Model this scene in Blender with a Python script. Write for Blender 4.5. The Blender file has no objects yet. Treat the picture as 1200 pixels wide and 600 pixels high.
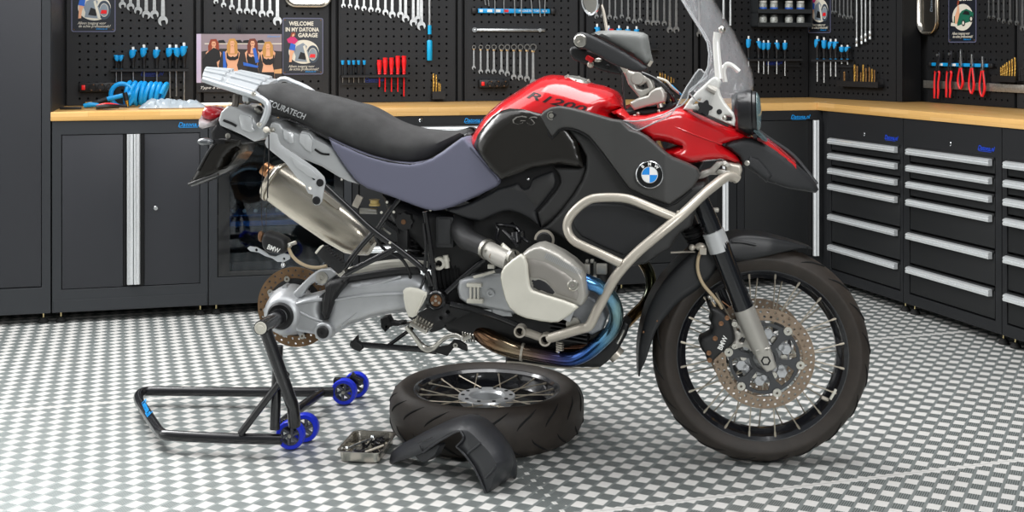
import bpy, bmesh, math, random
from mathutils import Vector, Matrix, geometry
random.seed(7)
PI = math.pi
SC = bpy.context.scene
COL = SC.collection
# ---------------------------------------------------------------- materials
def s2l(c):
    return c/12.92 if c <= 0.04045 else ((c+0.055)/1.055)**2.4
def rgb(h):
    h = h.lstrip('#')
    return tuple(s2l(int(h[i:i+2], 16)/255) for i in (0, 2, 4)) + (1,)
MATS = {}
def mat(name, col, rough=.5, metal=0., spec=.5, coat=0., noise=0., nscale=40., bump=0., bscale=200., emit=0., trans=0., ior=1.45, alpha=1., nstretch=None):
    if name in MATS: return MATS[name]
    m = bpy.data.materials.new(name); m.use_nodes = True
    nt = m.node_tree; b = nt.nodes['Principled BSDF']
    c = rgb(col) if isinstance(col, str) else col
    b.inputs['Base Color'].default_value = c
    b.inputs['Roughness'].default_value = rough
    b.inputs['Metallic'].default_value = metal
    b.inputs['Specular IOR Level'].default_value = spec
    b.inputs['Coat Weight'].default_value = coat
    b.inputs['Coat Roughness'].default_value = .05
    b.inputs['IOR'].default_value = ior
    b.inputs['Transmission Weight'].default_value = trans
    b.inputs['Alpha'].default_value = alpha
    if emit:
        b.inputs['Emission Color'].default_value = c
        b.inputs['Emission Strength'].default_value = emit
    tc = nt.nodes.new('ShaderNodeTexCoord')
    src = tc.outputs['Object']
    if nstretch:
        mp = nt.nodes.new('ShaderNodeMapping'); mp.inputs['Scale'].default_value = nstretch
        nt.links.new(src, mp.inputs[0]); src = mp.outputs[0]
    if noise:
        n = nt.nodes.new('ShaderNodeTexNoise'); n.inputs['Scale'].default_value = nscale; n.inputs['Detail'].default_value = 5
        nt.links.new(src, n.inputs['Vector'])
        r = nt.nodes.new('ShaderNodeValToRGB')
        r.color_ramp.elements[0].position = .3; r.color_ramp.elements[1].position = .7
        r.color_ramp.elements[0].color = tuple(x*(1-noise) for x in c[:3])+(1,)
        r.color_ramp.elements[1].color = tuple(min(1, x*(1+noise)) for x in c[:3])+(1,)
        nt.links.new(n.outputs[0], r.inputs[0]); nt.links.new(r.outputs[0], b.inputs['Base Color'])
    if bump:
        n2 = nt.nodes.new('ShaderNodeTexNoise'); n2.inputs['Scale'].default_value = bscale; n2.inputs['Detail'].default_value = 3
        nt.links.new(src, n2.inputs['Vector'])
        bp = nt.nodes.new('ShaderNodeBump'); bp.inputs['Strength'].default_value = bump; bp.inputs['Distance'].default_value = .002
        nt.links.new(n2.outputs[0], bp.inputs['Height']); nt.links.new(bp.outputs[0], b.inputs['Normal'])
    MATS[name] = m
    return m
# ---------------------------------------------------------------- mesh builder
class MB:
    def __init__(s): s.v = []; s.f = []; s.mi = []; s.cur = 0
    def add(s, vs, fs):
        k = len(s.v); s.v += [Vector(x) for x in vs]
        s.f += [tuple(i+k for i in f) for f in fs]; s.mi += [s.cur]*len(fs); return s
    def box(s, c, d, M=None, ch=0.):
        x, y, z = d[0]/2, d[1]/2, d[2]/2; c = Vector(c)
        if ch <= 0:
            P = [Vector((a*x, b*y, e*z)) for a in (-1, 1) for b in (-1, 1) for e in (-1, 1)]
            F = [(0,1,3,2), (4,6,7,5), (0,4,5,1), (2,3,7,6), (0,2,6,4), (1,5,7,3)]
        else:
            ch = min(ch, x*.9, y*.9, z*.9)
            bm = bmesh.new(); bmesh.ops.create_cube(bm, size=1)
            for q in bm.verts: q.co = Vector((q.co.x*2*x, q.co.y*2*y, q.co.z*2*z))
            bmesh.ops.bevel(bm, geom=bm.edges[:], offset=ch, segments=2, affect='EDGES', profile=.5)
            bm.verts.index_update(); P = [q.co.copy() for q in bm.verts]; F = [tuple(w.index for w in f.verts) for f in bm.faces]; bm.free()
        if M is not None: P = [M @ p for p in P]
        return s.add([p+c for p in P], F)
    def frame(s, p0, p1):
        d = (Vector(p1)-Vector(p0)).normalized()
        a = Vector((0, 0, 1)) if abs(d.z) < .9 else Vector((1, 0, 0))
        u = d.cross(a).normalized(); w = u.cross(d).normalized()
        return d, u, w
    def cyl(s, p0, p1, r0, r1=None, n=16, caps=True):
        if r1 is None: r1 = r0
        p0 = Vector(p0); p1 = Vector(p1); d, u, w = s.frame(p0, p1)
        P = []
        for p, r in ((p0, r0), (p1, r1)):
            for i in range(n):
                t = 2*PI*i/n; P.append(p+u*math.cos(t)*r+w*math.sin(t)*r)
        F = [(i, (i+1) % n, n+(i+1) % n, n+i) for i in range(n)]
        if caps: F += [tuple(range(n-1, -1, -1)), tuple(range(n, 2*n))]
        return s.add(P, F)
    def tube(s, pts, r, n=12, closed=False, sub=0, caps=True, sx=1., sy=1.):
        pts = [Vector(p) for p in pts]
        R = list(r) if hasattr(r, '__len__') else [r]*len(pts)
        if sub: pts, R = smooth_path(pts, R, sub, closed)
        m = len(pts); rings = []; up = None; P = []
        for i in range(m):
            if closed: d = pts[(i+1) % m]-pts[i-1]
            else: d = pts[min(i+1, m-1)]-pts[max(i-1, 0)]
            d.normalize()
            if up is None:
                a = Vector((0, 0, 1)) if abs(d.z) < .9 else Vector((1, 0, 0)); up = d.cross(a).normalized()
            up = (up-d*up.dot(d)).normalized(); w = d.cross(up)
            for k in range(n):
                t = 2*PI*k/n; P.append(pts[i]+(up*math.cos(t)*sx+w*math.sin(t)*sy)*R[i])
        F = []
        for i in range(m if closed else m-1):
            j = (i+1) % m
            for k in range(n): F.append((i*n+k, i*n+(k+1) % n, j*n+(k+1) % n, j*n+k))
        if not closed and caps: F += [tuple(range(n-1, -1, -1)), tuple(range((m-1)*n, m*n))]
        return s.add(P, F)
    def lathe(s, prof, o=(0, 0, 0), ax=(0, 0, 1), n=32, closed=False, arc=None):
        o = Vector(o); d, u, w = s.frame((0, 0, 0), ax); m = len(prof); P = []
        N = n if arc is None else n+1; A = 2*PI if arc is None else arc
        for i in range(N):
            t = A*i/n; q = u*math.cos(t)+w*math.sin(t)
            for (r, h) in prof: P.append(o+q*r+d*h)
        F = []
        for i in range(n):
            j = (i+1) % N
            for k in range(m if closed else m-1):
                l = (k+1) % m; F.append((i*m+k, j*m+k, j*m+l, i*m+l))
        return s.add(P, F)
    def sphere(s, c, r, n=12, sq=(1, 1, 1)):
        prof = [(max(1e-4, math.sin(PI*i/n)), -math.cos(PI*i/n)) for i in range(n+1)]
        t = MB().lathe(prof, n=n*2)
        return s.add([Vector(c)+Vector((v.x*r*sq[0], v.y*r*sq[1], v.z*r*sq[2])) for v in t.v], t.f)
    def plate(s, loops, th, T, ch=0.):
        """outline + holes in 2D, thickness th along local +z, T maps (x,y,z)->3D"""
        L = [[Vector((p[0], p[1], 0)) for p in l] for l in loops]
        tri = geometry.tessellate_polygon(L); flat = [p for l in L for p in l]; n = len(flat)
        P = [T(p.x, p.y, 0) for p in flat]+[T(p.x, p.y, th) for p in flat]
        F = [tuple(t) for t in tri]+[tuple(i+n for i in reversed(t)) for t in tri]
        k = 0
        for l in L:
            m = len(l)
            for i in range(m): F.append((k+i, k+(i+1) % m, n+k+(i+1) % m, n+k+i))
            k += m
        return s.add(P, F)
    def xf(s, M, start=0):
        s.v = s.v[:start]+[M @ v for v in s.v[start:]]; return s
    def join(s, o, M=None): return s.add([M @ v for v in o.v] if M else o.v, o.f)
    def build(s, name, m, parent=None, ang=35, loc=None, rz=0., bevel=0., weld=True):
        me = bpy.data.meshes.new(name)
        me.from_pydata([tuple(v) for v in s.v], [], s.f)
        bm = bmesh.new(); bm.from_mesh(me)
        if len(s.mi) == len(bm.faces):
            bm.faces.ensure_lookup_table()
            for f, q in zip(bm.faces, s.mi): f.material_index = q
        if weld: bmesh.ops.remove_doubles(bm, verts=bm.verts[:], dist=1e-5)
        bmesh.ops.recalc_face_normals(bm, faces=bm.faces[:]); bm.to_mesh(me); bm.free()
        if ang: me.shade_smooth(); me.set_sharp_from_angle(angle=math.radians(ang))
        for q in (m if isinstance(m, (list, tuple)) else [m]): me.materials.append(q)
        o = bpy.data.objects.new(name, me); COL.objects.link(o)
        if parent: o.parent = parent
        if loc is not None: o.location = loc
        o.rotation_euler[2] = rz
        if bevel:
            b = o.modifiers.new('bevel', 'BEVEL'); b.width = bevel; b.segments = 2; b.limit_method = 'ANGLE'; b.angle_limit = math.radians(40)
        return o
def smooth_path(pts, R, sub, closed=False):
    out = []; ro = []; m = len(pts)
    rng = m if closed else m-1
    for i in range(rng):
        g = lambda k: pts[k % m] if closed else pts[max(0, min(m-1, k))]
        h = lambda k: R[k % m] if closed else R[max(0, min(m-1, k))]
        p0, p1, p2, p3 = g(i-1), g(i), g(i+1), g(i+2)
        for j in range(sub):
            t = j/sub; t2 = t*t; t3 = t2*t
            out.append(.5*((2*p1)+(p2-p0)*t+(2*p0-5*p1+4*p2-p3)*t2+(3*p1-p0-3*p2+p3)*t3))
            ro.append(h(i)*(1-t)+h(i+1)*t)
    if not closed: out.append(pts[-1]); ro.append(R[-1])
    return out, ro
def sm2(pts, sub=4, closed=True):
    p, _ = smooth_path([Vector((x, y, 0)) for x, y in pts], [0]*len(pts), sub, closed)
    return [(q.x, q.y) for q in p]
def rounded(pts, r, n=4):
    """round the corners of a closed polygon"""
    out = []; m = len(pts)
    for i in range(m):
        p = Vector(pts[i]); a = Vector(pts[i-1]); b = Vector(pts[(i+1) % m])
        da = (a-p); db = (b-p); ra = min(r, da.length*.45, db.length*.45)
        A = p+da.normalized()*ra; B = p+db.normalized()*ra
        for k in range(n+1):
            t = k/n; q = A*(1-t)**2+p*2*t*(1-t)+B*t*t; out.append((q.x, q.y))
    return out
def circ(cx, cy, r, n=16, a0=0., ry=None):
    return [(cx+r*math.cos(a0+2*PI*i/n), cy+(ry or r)*math.sin(a0+2*PI*i/n)) for i in range(n)]
def tag(o, label=None, cat=None, group=None, kind=None):
    if label: o['label'] = label
    if cat: o['category'] = cat
    if group: o['group'] = group
    if kind: o['kind'] = kind
    return o
def thing(name, label, cat, loc=(0, 0, 0), rz=0., group=None):
    o = bpy.data.objects.new(name, None); COL.objects.link(o); o.location = loc; o.rotation_euler[2] = rz
    o.empty_display_size = .05
    return tag(o, label, cat, group)
def dup(root, loc, rz=None, label=None, group=None):
    def cp(o, par):
        c = o.copy(); COL.objects.link(c)
        if par: c.parent = par
        for ch in kids.get(o.name, []): cp(ch, c)
        return c
    kids = {}
    for o in list(COL.objects):
        if o.parent: kids.setdefault(o.parent.name, []).append(o)
    r = cp(root, None); r.location = loc
    if rz is not None: r.rotation_euler[2] = rz
    if label: r['label'] = label
    if group: r['group'] = group
    return r
def textmesh(txt, size, shear=0., bold=0., ext=0., space=1.):
    cu = bpy.data.curves.new('t', 'FONT'); cu.body = txt; cu.size = size; cu.shear = shear; cu.offset = bold; cu.extrude = ext
    cu.align_x = 'CENTER'; cu.align_y = 'CENTER'; cu.resolution_u = 2; cu.space_character = space
    o = bpy.data.objects.new('t', cu); COL.objects.link(o)
    dg = bpy.context.evaluated_depsgraph_get()
    me = bpy.data.meshes.new_from_object(o.evaluated_get(dg))
    V = [v.co.copy() for v in me.vertices]; F = [tuple(p.vertices) for p in me.polygons]
    bpy.data.objects.remove(o); bpy.data.curves.remove(cu); bpy.data.meshes.remove(me)
    b = MB(); b.add(V, F); return b
def text_obj(txt, size, M, m, parent, name='lettering', shear=0., bold=0., ext=.0004, width=None, space=1.):
    b = textmesh(txt, size, shear, bold, ext, space)
    if width:
        xs = [v.x for v in b.v]; k = width/(max(xs)-min(xs)); b.v = [Vector((v.x*k, v.y, v.z)) for v in b.v]
    b.xf(M); return b.build(name, m, parent, ang=0)
# wall frame: x along the run, y into the wall, z up ; text on it faces the room
WALLM = Matrix(((1, 0, 0, 0), (0, 0, -1, 0), (0, 1, 0, 0), (0, 0, 0, 1)))
def wallM(x, y, z): return Matrix.Translation((x, y, z)) @ WALLM
# ---------------------------------------------------------------- camera and tracing
CH = 1.29; F = 1450.; CX = 600.; CY = 52.
CAM = Vector((0, 0, CH))
def ray(px, py): return Vector(((px-CX)/F, 1, (CY-py)/F))
class Frame:
    """vertical reference frame: x along, y away from the camera, z up"""
    def __init__(s, ox, oy, deg):
        a = math.radians(deg); s.o = Vector((ox, oy, 0)); s.rz = a
        s.x = Vector((math.cos(a), math.sin(a), 0)); s.y = Vector((-math.sin(a), math.cos(a), 0))
    def loc(s, px, py, d=0.):
        r = ray(px, py); t = (d-(CAM-s.o).dot(s.y))/r.dot(s.y); p = CAM+r*t-s.o
        return Vector((p.dot(s.x), p.dot(s.y), p.z))
    def w(s, x, y, z): return s.o+s.x*x+s.y*y+Vector((0, 0, z))
def floor_pt(px, py, z=0.):
    r = ray(px, py); t = (z-CH)/r.z; return CAM+r*t
cam = bpy.data.cameras.new('camera'); co = bpy.data.objects.new('camera', cam); COL.objects.link(co)
cam.sensor_width = 36; cam.lens = 36*F/1200; cam.shift_y = -(300-CY)/1200; cam.shift_x = 0
co.location = CAM; co.rotation_euler = (PI/2, 0, 0); SC.camera = co; cam.clip_start = .05
BR = Frame(-2.124, 5.709, 14.07)
RR = Frame((960-600)/218., 1450/218., -90+17.74)
def plain(k, c, **kw): return mat(k, c, **kw)
M_cab = mat('anthracite_powder_coat', '#303235', rough=.42, spec=.35, bump=.15, bscale=900)
M_cab2 = mat('door_powder_coat', '#303135', rough=.45, spec=.35, bump=.15, bscale=900)
M_cab_shade = mat('shaded_powder_coat', '#1b1c1e', rough=.5, spec=.35, bump=.15, bscale=900)  # same coat as the left cabinets, with shade put into the colour
M_cab2_shade = mat('shaded_door_coat', '#1a1b1c', rough=.55, spec=.35, bump=.15, bscale=900)  # same doors as on the left, colour darkened for shade
M_peg = mat('perforated_panel_coat', '#262729', rough=.5, spec=.3, bump=.1, bscale=900)
M_dark = mat('dark_gap', '#08080a', rough=.8)
M_steel = mat('brushed_steel', '#e4e6e7', rough=.35, metal=.55, noise=.12, nscale=60, nstretch=(1, 1, 12))
M_chrome = mat('polished_chrome', '#d8dadc', rough=.14, metal=1)
M_tool = mat('tool_chrome', '#b2b4b4', rough=.33, metal=.95, noise=.15, nscale=60)
M_blue = mat('tool_blue', '#1397d8', rough=.35)
M_logo = mat('logo_blue', '#0a98e8', rough=.4)
M_logo_d = mat('logo_dark_blue', '#1c46c8', rough=.4)
M_blk = mat('black_plastic', '#141416', rough=.45)
M_red = mat('tool_red', '#e01c22', rough=.3)
M_white = mat('white_print', '#e6e6e2', rough=.5)
# --- floor -----------------------------------------------------------------
def floor_material():
    m = bpy.data.materials.new('checker_tile_floor'); m.use_nodes = True; nt = m.node_tree; N = nt.nodes; L = nt.links
    b = N['Principled BSDF']
    def nd(t, **k):
        n = N.new(t)
        for a, v in k.items(): setattr(n, a, v)
        return n
    def mth(op, a, c=None, d=None):
        n = nd('ShaderNodeMath', operation=op)
        for i, q in enumerate((a, c, d)):
            if q is None: continue
            if isinstance(q, (int, float)): n.inputs[i].default_value = q
            else: L.new(q, n.inputs[i])
        return n.outputs[0]
    g = nd('ShaderNodeNewGeometry'); mp = nd('ShaderNodeMapping', vector_type='TEXTURE')
    a = math.radians(17.5)
    mp.inputs['Rotation'].default_value = (0, 0, a)
    o = Vector((math.cos(a), math.sin(a)))*1.161+Vector((-math.sin(a), math.cos(a)))*3.19
    mp.inputs['Location'].default_value = (o.x, o.y, 0)
    L.new(g.outputs['Position'], mp.inputs[0])
    sp = nd('ShaderNodeSeparateXYZ'); L.new(mp.outputs[0], sp.inputs[0])
    P = .0625
    def tri(v, per, off=.5):   # distance to cell centre in metres
        f = mth('FRACT', mth('ADD', mth('DIVIDE', v, per), off-.5+10))
        return mth('MULTIPLY', mth('ABSOLUTE', mth('SUBTRACT', f, .5)), per)
    x, y = sp.outputs[0], sp.outputs[1]
    D = P*math.sqrt(2)            # period along the diagonals; columns run along p, next to each other along q
    pp = mth('MULTIPLY', mth('ADD', x, y), .70710678); qq = mth('MULTIPLY', mth('SUBTRACT', x, y), .70710678)
    colf = mth('FRACT', mth('ADD', mth('DIVIDE', qq, D), 10.25)); odd = mth('GREATER_THAN', colf, .5)
    dq = tri(qq, D/2, 0.5+.5)
    dp = tri(mth('ADD', pp, mth('MULTIPLY', odd, D/2)), D, 1.0)
    wob = nd('ShaderNodeTexNoise'); wob.inputs['Scale'].default_value = 60; L.new(mp.outputs[0], wob.inputs[0])
    wv = mth('MULTIPLY', mth('SUBTRACT', wob.outputs[0], .5), .004)
    def step(v, e0, e1):
        n = nd('ShaderNodeMapRange', interpolation_type='SMOOTHSTEP'); n.inputs[1].default_value = e0; n.inputs[2].default_value = e1
        n.inputs[3].default_value = 1; n.inputs[4].default_value = 0; L.new(v, n.inputs[0]); return n.outputs[0]
    colm = step(dq, .0170, .0185)
    pad = mth('MULTIPLY', colm, step(mth('ADD', dp, wv), .0205, .0225))
    sx = tri(x, 3.0, 1.0); sy = tri(y, 1.5, 1.0)
    jag = mth('MULTIPLY', mth('ABSOLUTE', mth('SUBTRACT', mth('FRACT', mth('DIVIDE', x, P)), .5)), .034)
    seam = step(mth('ADD', sy, jag), .0155, .0175)
    brk = step(tri(y, P), .010, .012)
    near2 = step(sx, .021, .022)
    seam2 = mth('MULTIPLY', step(sx, .006, .008), brk)
    pads = mth('MAXIMUM', mth('MULTIPLY', pad, mth('SUBTRACT', 1, near2)), mth('MAXIMUM', seam, seam2))
    line = mth('MAXIMUM', step(sy, .0005, .0014), mth('MULTIPLY', step(sx, .0004, .001), .5))
    # fine ribs between the pads
    rib = mth('ABSOLUTE', mth('SUBTRACT', mth('FRACT', mth('DIVIDE', qq, .0065)), .5))
    ribc = step(rib, .10, .30)
    ribmask = mth('MULTIPLY', colm, mth('SUBTRACT', 1, pads))
    ribc = mth('MULTIPLY', ribc, ribmask)
    def mix(f, c1, c2):
        n = nd('ShaderNodeMix', data_type='RGBA')
        if isinstance(f, float): n.inputs[0].default_value = f
        else: L.new(f, n.inputs[0])
        for i, c in ((6, c1), (7, c2)):
            if isinstance(c, tuple): n.inputs[i].default_value = c
            else: L.new(c, n.inputs[i])
        return n.outputs[2]
    nz = nd('ShaderNodeTexNoise'); nz.inputs['Scale'].default_value = 3.; nz.inputs['Detail'].default_value = 6; L.new(mp.outputs[0], nz.inputs[0])
    base = mix(nz.outputs[0], rgb(FLOOR_G1), rgb(FLOOR_G2))
    c = mix(ribc, base, rgb(FLOOR_RIB))
    c = mix(pads, c, rgb(FLOOR_PAD))
    c = mix(mth('MULTIPLY', line, .7), c, rgb('#4a4a46'))
    st = nd('ShaderNodeTexNoise'); st.inputs['Scale'].default_value = 9; st.inputs['Detail'].default_value = 8; L.new(mp.outputs[0], st.inputs[0])
    stm = nd('ShaderNodeMapRange'); stm.inputs[1].default_value = .68; stm.inputs[2].default_value = .8; L.new(st.outputs[0], stm.inputs[0])
    c = mix(mth('MULTIPLY', stm.outputs[0], .35), c, rgb('#9a8f80'))
    L.new(c, b.inputs['Base Color'])
    r = nd('ShaderNodeMapRange'); r.inputs[3].default_value = .47; r.inputs[4].default_value = .30; L.new(pads, r.inputs[0]); L.new(r.outputs[0], b.inputs['Roughness'])
    mm = nd('ShaderNodeMapRange'); mm.inputs[3].default_value = .75; mm.inputs[4].default_value = 0; L.new(pads, mm.inputs[0]); L.new(mm.outputs[0], b.inputs['Metallic'])
    b.inputs['Specular IOR Level'].default_value = .5
    h = mth('ADD', mth('MULTIPLY', pads, 1.), mth('MULTIPLY', ribc, .45))
    bp = nd('ShaderNodeBump'); bp.inputs['Strength'].default_value = .55; bp.inputs['Distance'].default_value = .0018; L.new(h, bp.inputs['Height']); L.new(bp.outputs[0], b.inputs['Normal'])
    return m
FLOOR_G1, FLOOR_G2, FLOOR_RIB, FLOOR_PAD = '#a4acab', '#b2b7b5', '#787e7c', '#d3d1cd'
MB().box((.6, 3.5, -.02), (11, 12, .04)).build('floor', floor_material(), ang=0)['kind'] = 'structure'
M_wall = mat('dark_wall_paint', '#2a2b2d', rough=.8, noise=.05, nscale=3)
M_wall_l = mat('pale_wall_paint', '#cfcfcc', rough=.9, noise=.03, nscale=3)
def wall(name, fr, x0, x1, y, z0=0, z1=3.0, m=None, t=.1):
    o = MB().box(((x0+x1)/2, y+t/2, (z0+z1)/2), (x1-x0, t, z1-z0)).build(name, m or M_wall, ang=0, loc=fr.w(0, 0, 0), rz=fr.rz); o['kind'] = 'structure'; return o
WB = .645
wall('wall_back', BR, -1.6, 4.9, WB)
wall('wall_right', RR, -1.3, 6.5, WB)
for nm, c_, s_ in (('wall_left', (-4.6, 2.2, 1.5), (.1, 9.5, 3.)), ('wall_front', (.8, -2.6, 1.5), (11, .1, 3.))): MB().box(c_, s_).build(nm, M_wall_l, ang=0)['kind'] = 'structure'
# --- cabinets ----------------------------------------------------------------
TOP = CH-.313
def cab_z(y, s): return CH-(y-CY)/s
def body(b, x0, x1, z0=.05, z1=TOP-.042, d=.58, t=.02):
    # carcass: front frame with an open recess
    b.box(((x0+x1)/2, d/2+.02, (z0+z1)/2), (x1-x0, d-.04, z1-z0))
def frame_front(b, x0, x1, z0, z1, ox0, ox1, oz0, oz1, y0=0., t=.022):
    # rectangular ring around the opening
    b.plate([[(x0, z0), (x1, z0), (x1, z1), (x0, z1)], [(ox0, oz0), (ox1, oz0), (ox1, oz1), (ox0, oz1)]], t, lambda x, z, k: (x, y0+k, z))
def feet(root, x0, x1, d=.5):
    for x in (x0+.035, x1-.035):
        for y in (.04, d):
            f = MB(); f.lathe([(0, 0), (.022, 0), (.024, .008), (.012, .024), (0, .024)], (x, y, 0), n=16)
            fo = f.build('foot', mat('rubber', '#1a1a1a', rough=.8), root)
            MB().cyl((x, y, .022), (x, y, .06), .0045).build('threaded_rod', mat('zinc', '#c8b88a', rough=.35, metal=1), fo)
def keyhole(root, x, z, y=-.001):
    k = MB(); k.lathe([(0, 0), (.0095, 0), (.0105, -.002), (.0085, -.004), (0, -.004)], (x, y, z), (0, 1, 0), 20)
    k.build('lock', M_chrome, root)
def logo(root, x, z, w=.11, m=None, y=-.0012, name='logo'):
    b = textmesh('Datona.nl', .03, shear=.4, bold=.0001, ext=.0004)
    xs = [v.x for v in b.v]; k = w/(max(xs)-min(xs)); b.v = [Vector((v.x*k, v.y, v.z)) for v in b.v]
    b.box((-w*.05, -.013, 0), (w*.75, .0018, .0008)); b.xf(wallM(x, y, z)); return b.build(name, m or M_logo, root, ang=0)
def vhandle(root, x, z0, z1, w=.030, name='handle'):
    pr = [(-w/2, 0), (-w/2, -.012), (-w*.25, -.020), (w*.1, -.014), (w*.3, -.019), (w/2, -.012), (w/2, 0)]
    b = MB(); b.plate([pr], z1-z0, lambda a, c, k: (x+a, c, z0+k)); return b.build(name, M_steel, root, ang=20)
def hhandle(root, x0, x1, z, h=.030, y=0.):
    pr = [(0, 0), (0, -.006), (-.004, -.018), (-.010, -.022), (-.016, -.018), (-.020, -.022), (-h, -.020), (-h, 0)]
    b = MB(); b.plate([pr], x1-x0, lambda a, c, k: (x0+k, y+c, z+a)); return b.build('handle', M_steel2, root, ang=20)
M_steel2 = mat('anodised_handle', '#eceff0', rough=.25, metal=.6, noise=.1, nscale=60, nstretch=(12, 1, 1))
# tall cabinet at the left edge
tc = thing('tall_cabinet', 'tall dark grey cabinet at the left edge of the photo, standing on the floor', 'cabinet', BR.w(-.95, 0, 0), BR.rz)
b = MB(); body(b, 0, .945, .05, 2.05, .62); frame_front(b, 0, .945, .05, 2.05, .04, .907, .17, 1.98); b.box((.47, .05, .09), (.93, .02, .06)); b.build('body', M_cab, tc, ang=0, bevel=.002)
for x0, x1 in ((.043, .472), (.476, .904)):
    d = MB().box(((x0+x1)/2, .012, 1.075), (x1-x0, .02, 1.80), ch=.002).build('door', M_cab2, tc, ang=30)
feet(tc, 0, .945)
vhandle(tc, .455, .18, 1.97); vhandle(tc, .493, .18, 1.97)
# double door unit
UE = [0, .702, 1.384, 2.066, 2.748, 3.415, 3.94]
def unit(x0, x1, label, name='base_cabinet', cat='cabinet', fr=BR, group=None):
    return thing(name, label, cat, fr.w(x0, 0, 0), fr.rz, group)
ZD0, ZD1 = .155, .872
def doorcab(i):
    x0, x1 = UE[i], UE[i+1]; w = x1-x0-.004
    u = unit(x0+.002, x1, 'dark grey base cabinet with two doors and long vertical steel handles, left of the motorcycle')
    b = MB(); body(b, 0, w); frame_front(b, 0, w, .05, TOP-.042, .04, w-.036, ZD0, ZD1); b.box((w/2, -.0015, .080), (w-.01, .004, .055)); b.build('body', M_cab, u, ang=0, bevel=.0015)
    c = .345
    for a, e, h in ((.043, c-.033, 1), (c+.064, w-.039, 0)):
        d = MB().box(((a+e)/2, .012, (ZD0+ZD1)/2), (e-a, .02, ZD1-ZD0-.006), ch=.0015).build('door', M_cab2, u, ang=30)
    b = MB().box((c-.026, .016, (ZD0+ZD1)/2), (.012, .02, ZD1-ZD0-.006)); b.box((c+.045, .016, (ZD0+ZD1)/2), (.034, .02, ZD1-ZD0-.006)); b.build('door_edge', M_dark, u, ang=0)
    vhandle(u, c, ZD0+.012, ZD1-.002, .028); vhandle(u, c+.0305, ZD0+.012, ZD1-.002, .028)
    p = BR.loc(182, 244); keyhole(u, p.x-x0, p.z, .0)
    p = BR.loc(222, 146); logo(u, p.x-x0, p.z, .115)
    feet(u, 0, w); return u
doorcab(0)
# glass door unit
x0, x1 = UE[1], UE[2]; w = x1-x0-.004
u = unit(x0+.002, x1, 'dark base cabinet with a glazed door behind the silencer of the motorcycle')
b = MB(); 
for (c, d) in (((.01, .3, .49), (.02, .56, .88)), ((w-.01, .3, .49), (.02, .56, .88)), ((w/2, .57, .49), (w, .02, .88)), ((w/2, .3, .06), (w, .56, .02)), ((w/2, .3, TOP-.052), (w, .56, .02))): b.box(c, d)
frame_front(b, 0, w, .05, TOP-.042, .04, w-.036, .18, .885); b.build('body', M_cab, u, ang=0, bevel=.0015)
b = MB(); frame_front(b, .043, w-.039, .183, .882, .098, w-.085, .205, .86, y0=.002, t=.02); df = b.build('door', mat('gloss_black_frame', '#101113', rough=.15, coat=.5), u, ang=0, bevel=.002)
MB().box((w/2+.005, .012, .53), (w-.17, .004, .66)).build('glass_pane', mat('tinted_glass', '#9fb4c4', rough=.02, trans=1., ior=1.45), df, ang=0)
for z in (.40, .62): MB().box((w/2, .3, z), (w-.05, .48, .012)).build('shelf', mat('cabinet_shelf', '#26282b', rough=.4), u, ang=0)
p = BR.loc(350, 146); logo(u, p.x-x0, p.z, .115)
feet(u, 0, w)
# goods behind the glass
def binbox(x, z, wd, hh, col, lab):
    b = MB(); b.plate([[(0, 0), (wd, 0), (wd, hh), (wd*.0, hh)], [(.006, .006), (wd-.006, .006), (wd-.006, hh-.006), (.006, hh-.006)]], .25, lambda a, c, k: (a, k, c)); b.box((wd/2, .24, hh/2), (wd, .01, hh)); b.box((wd/2, .004, hh*.22), (wd, .006, hh*.44))
    return tag(b.build('storage_tray', mat('tray_'+col, col, rough=.4), loc=BR.w(x0+x, .09, z), rz=BR.rz, ang=0, bevel=.002), lab, 'tray')
binbox(.10, .407, .50, .055, '#1f5fa8', 'blue plastic tray on the lower shelf behind the glazed cabinet door')
for i in range(9):
    b = MB(); b.tube([(0, 0, 0), (.016, .08, .008), (.024, .16, 0)], .010, n=8, sub=3); 
    tag(b.build('chrome_socket_bar', M_tool, loc=BR.w(x0+.12+i*.052, .11, .478), rz=BR.rz), 'chrome bar lying across the blue tray behind the cabinet glass', 'tool', 'chrome bars on the blue tray')
binbox(.12, .072, .42, .12, '#20262e', 'dark tray at the bottom behind the glazed cabinet door')
tag(MB().tube([(0, 0, 0), (.03, -.01, .03), (.08, 0, .05), (.13, .01, .045)], .012, n=8, sub=3).build('spray_hose', M_tool, loc=BR.w(x0+.10, .12, .635), rz=BR.rz), 'bent chrome tube on the upper shelf behind the cabinet glass', 'tube')
# drawer units
def drawercab(fr, x0, x1, label, hz, zb=.10, ztop=.87, key=None, lg=None, lgm=None, group=None, side=True, hx=None):
    w = x1-x0-.004; u = unit(x0+.002, x1, label, 'drawer_cabinet', 'drawer cabinet', fr, group)
    b = MB(); body(b, 0, w); e0, e1 = (hx or (.036, w-.032)); frame_front(b, 0, w, .05, TOP-.042, e0-.006, e1+.006, zb, hz[0]+.006); b.build('body', M_cab_shade, u, ang=0, bevel=.0015)
    for i, z in enumerate(hz):
        zt = z+.003; zz = (hz[i+1]+.016) if i+1 < len(hz) else zb+.008
        d = MB(); d.box(((e0+e1)/2, .012, (zt+zz)/2), (e1-e0, .02, zt-zz), ch=.0015); d.box(((e0+e1)/2, .0, zt-.002), (e1-e0, .01, .012), ch=.002)
        dr = d.build('drawer', M_cab2_shade, u, ang=30)
        hhandle(dr, e0-.002, e1-.010, z, y=-.004)
    if key: keyhole(u, key[0]-x0, key[1])
    if lg: logo(u, lg[0]-x0, lg[1], .11, lgm)
    feet(u, 0, w); return u
HB = [.83, .745, .66, .575, .43, .25]
k = BR.loc(493, 141); l = BR.loc(555, 141)
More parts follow.
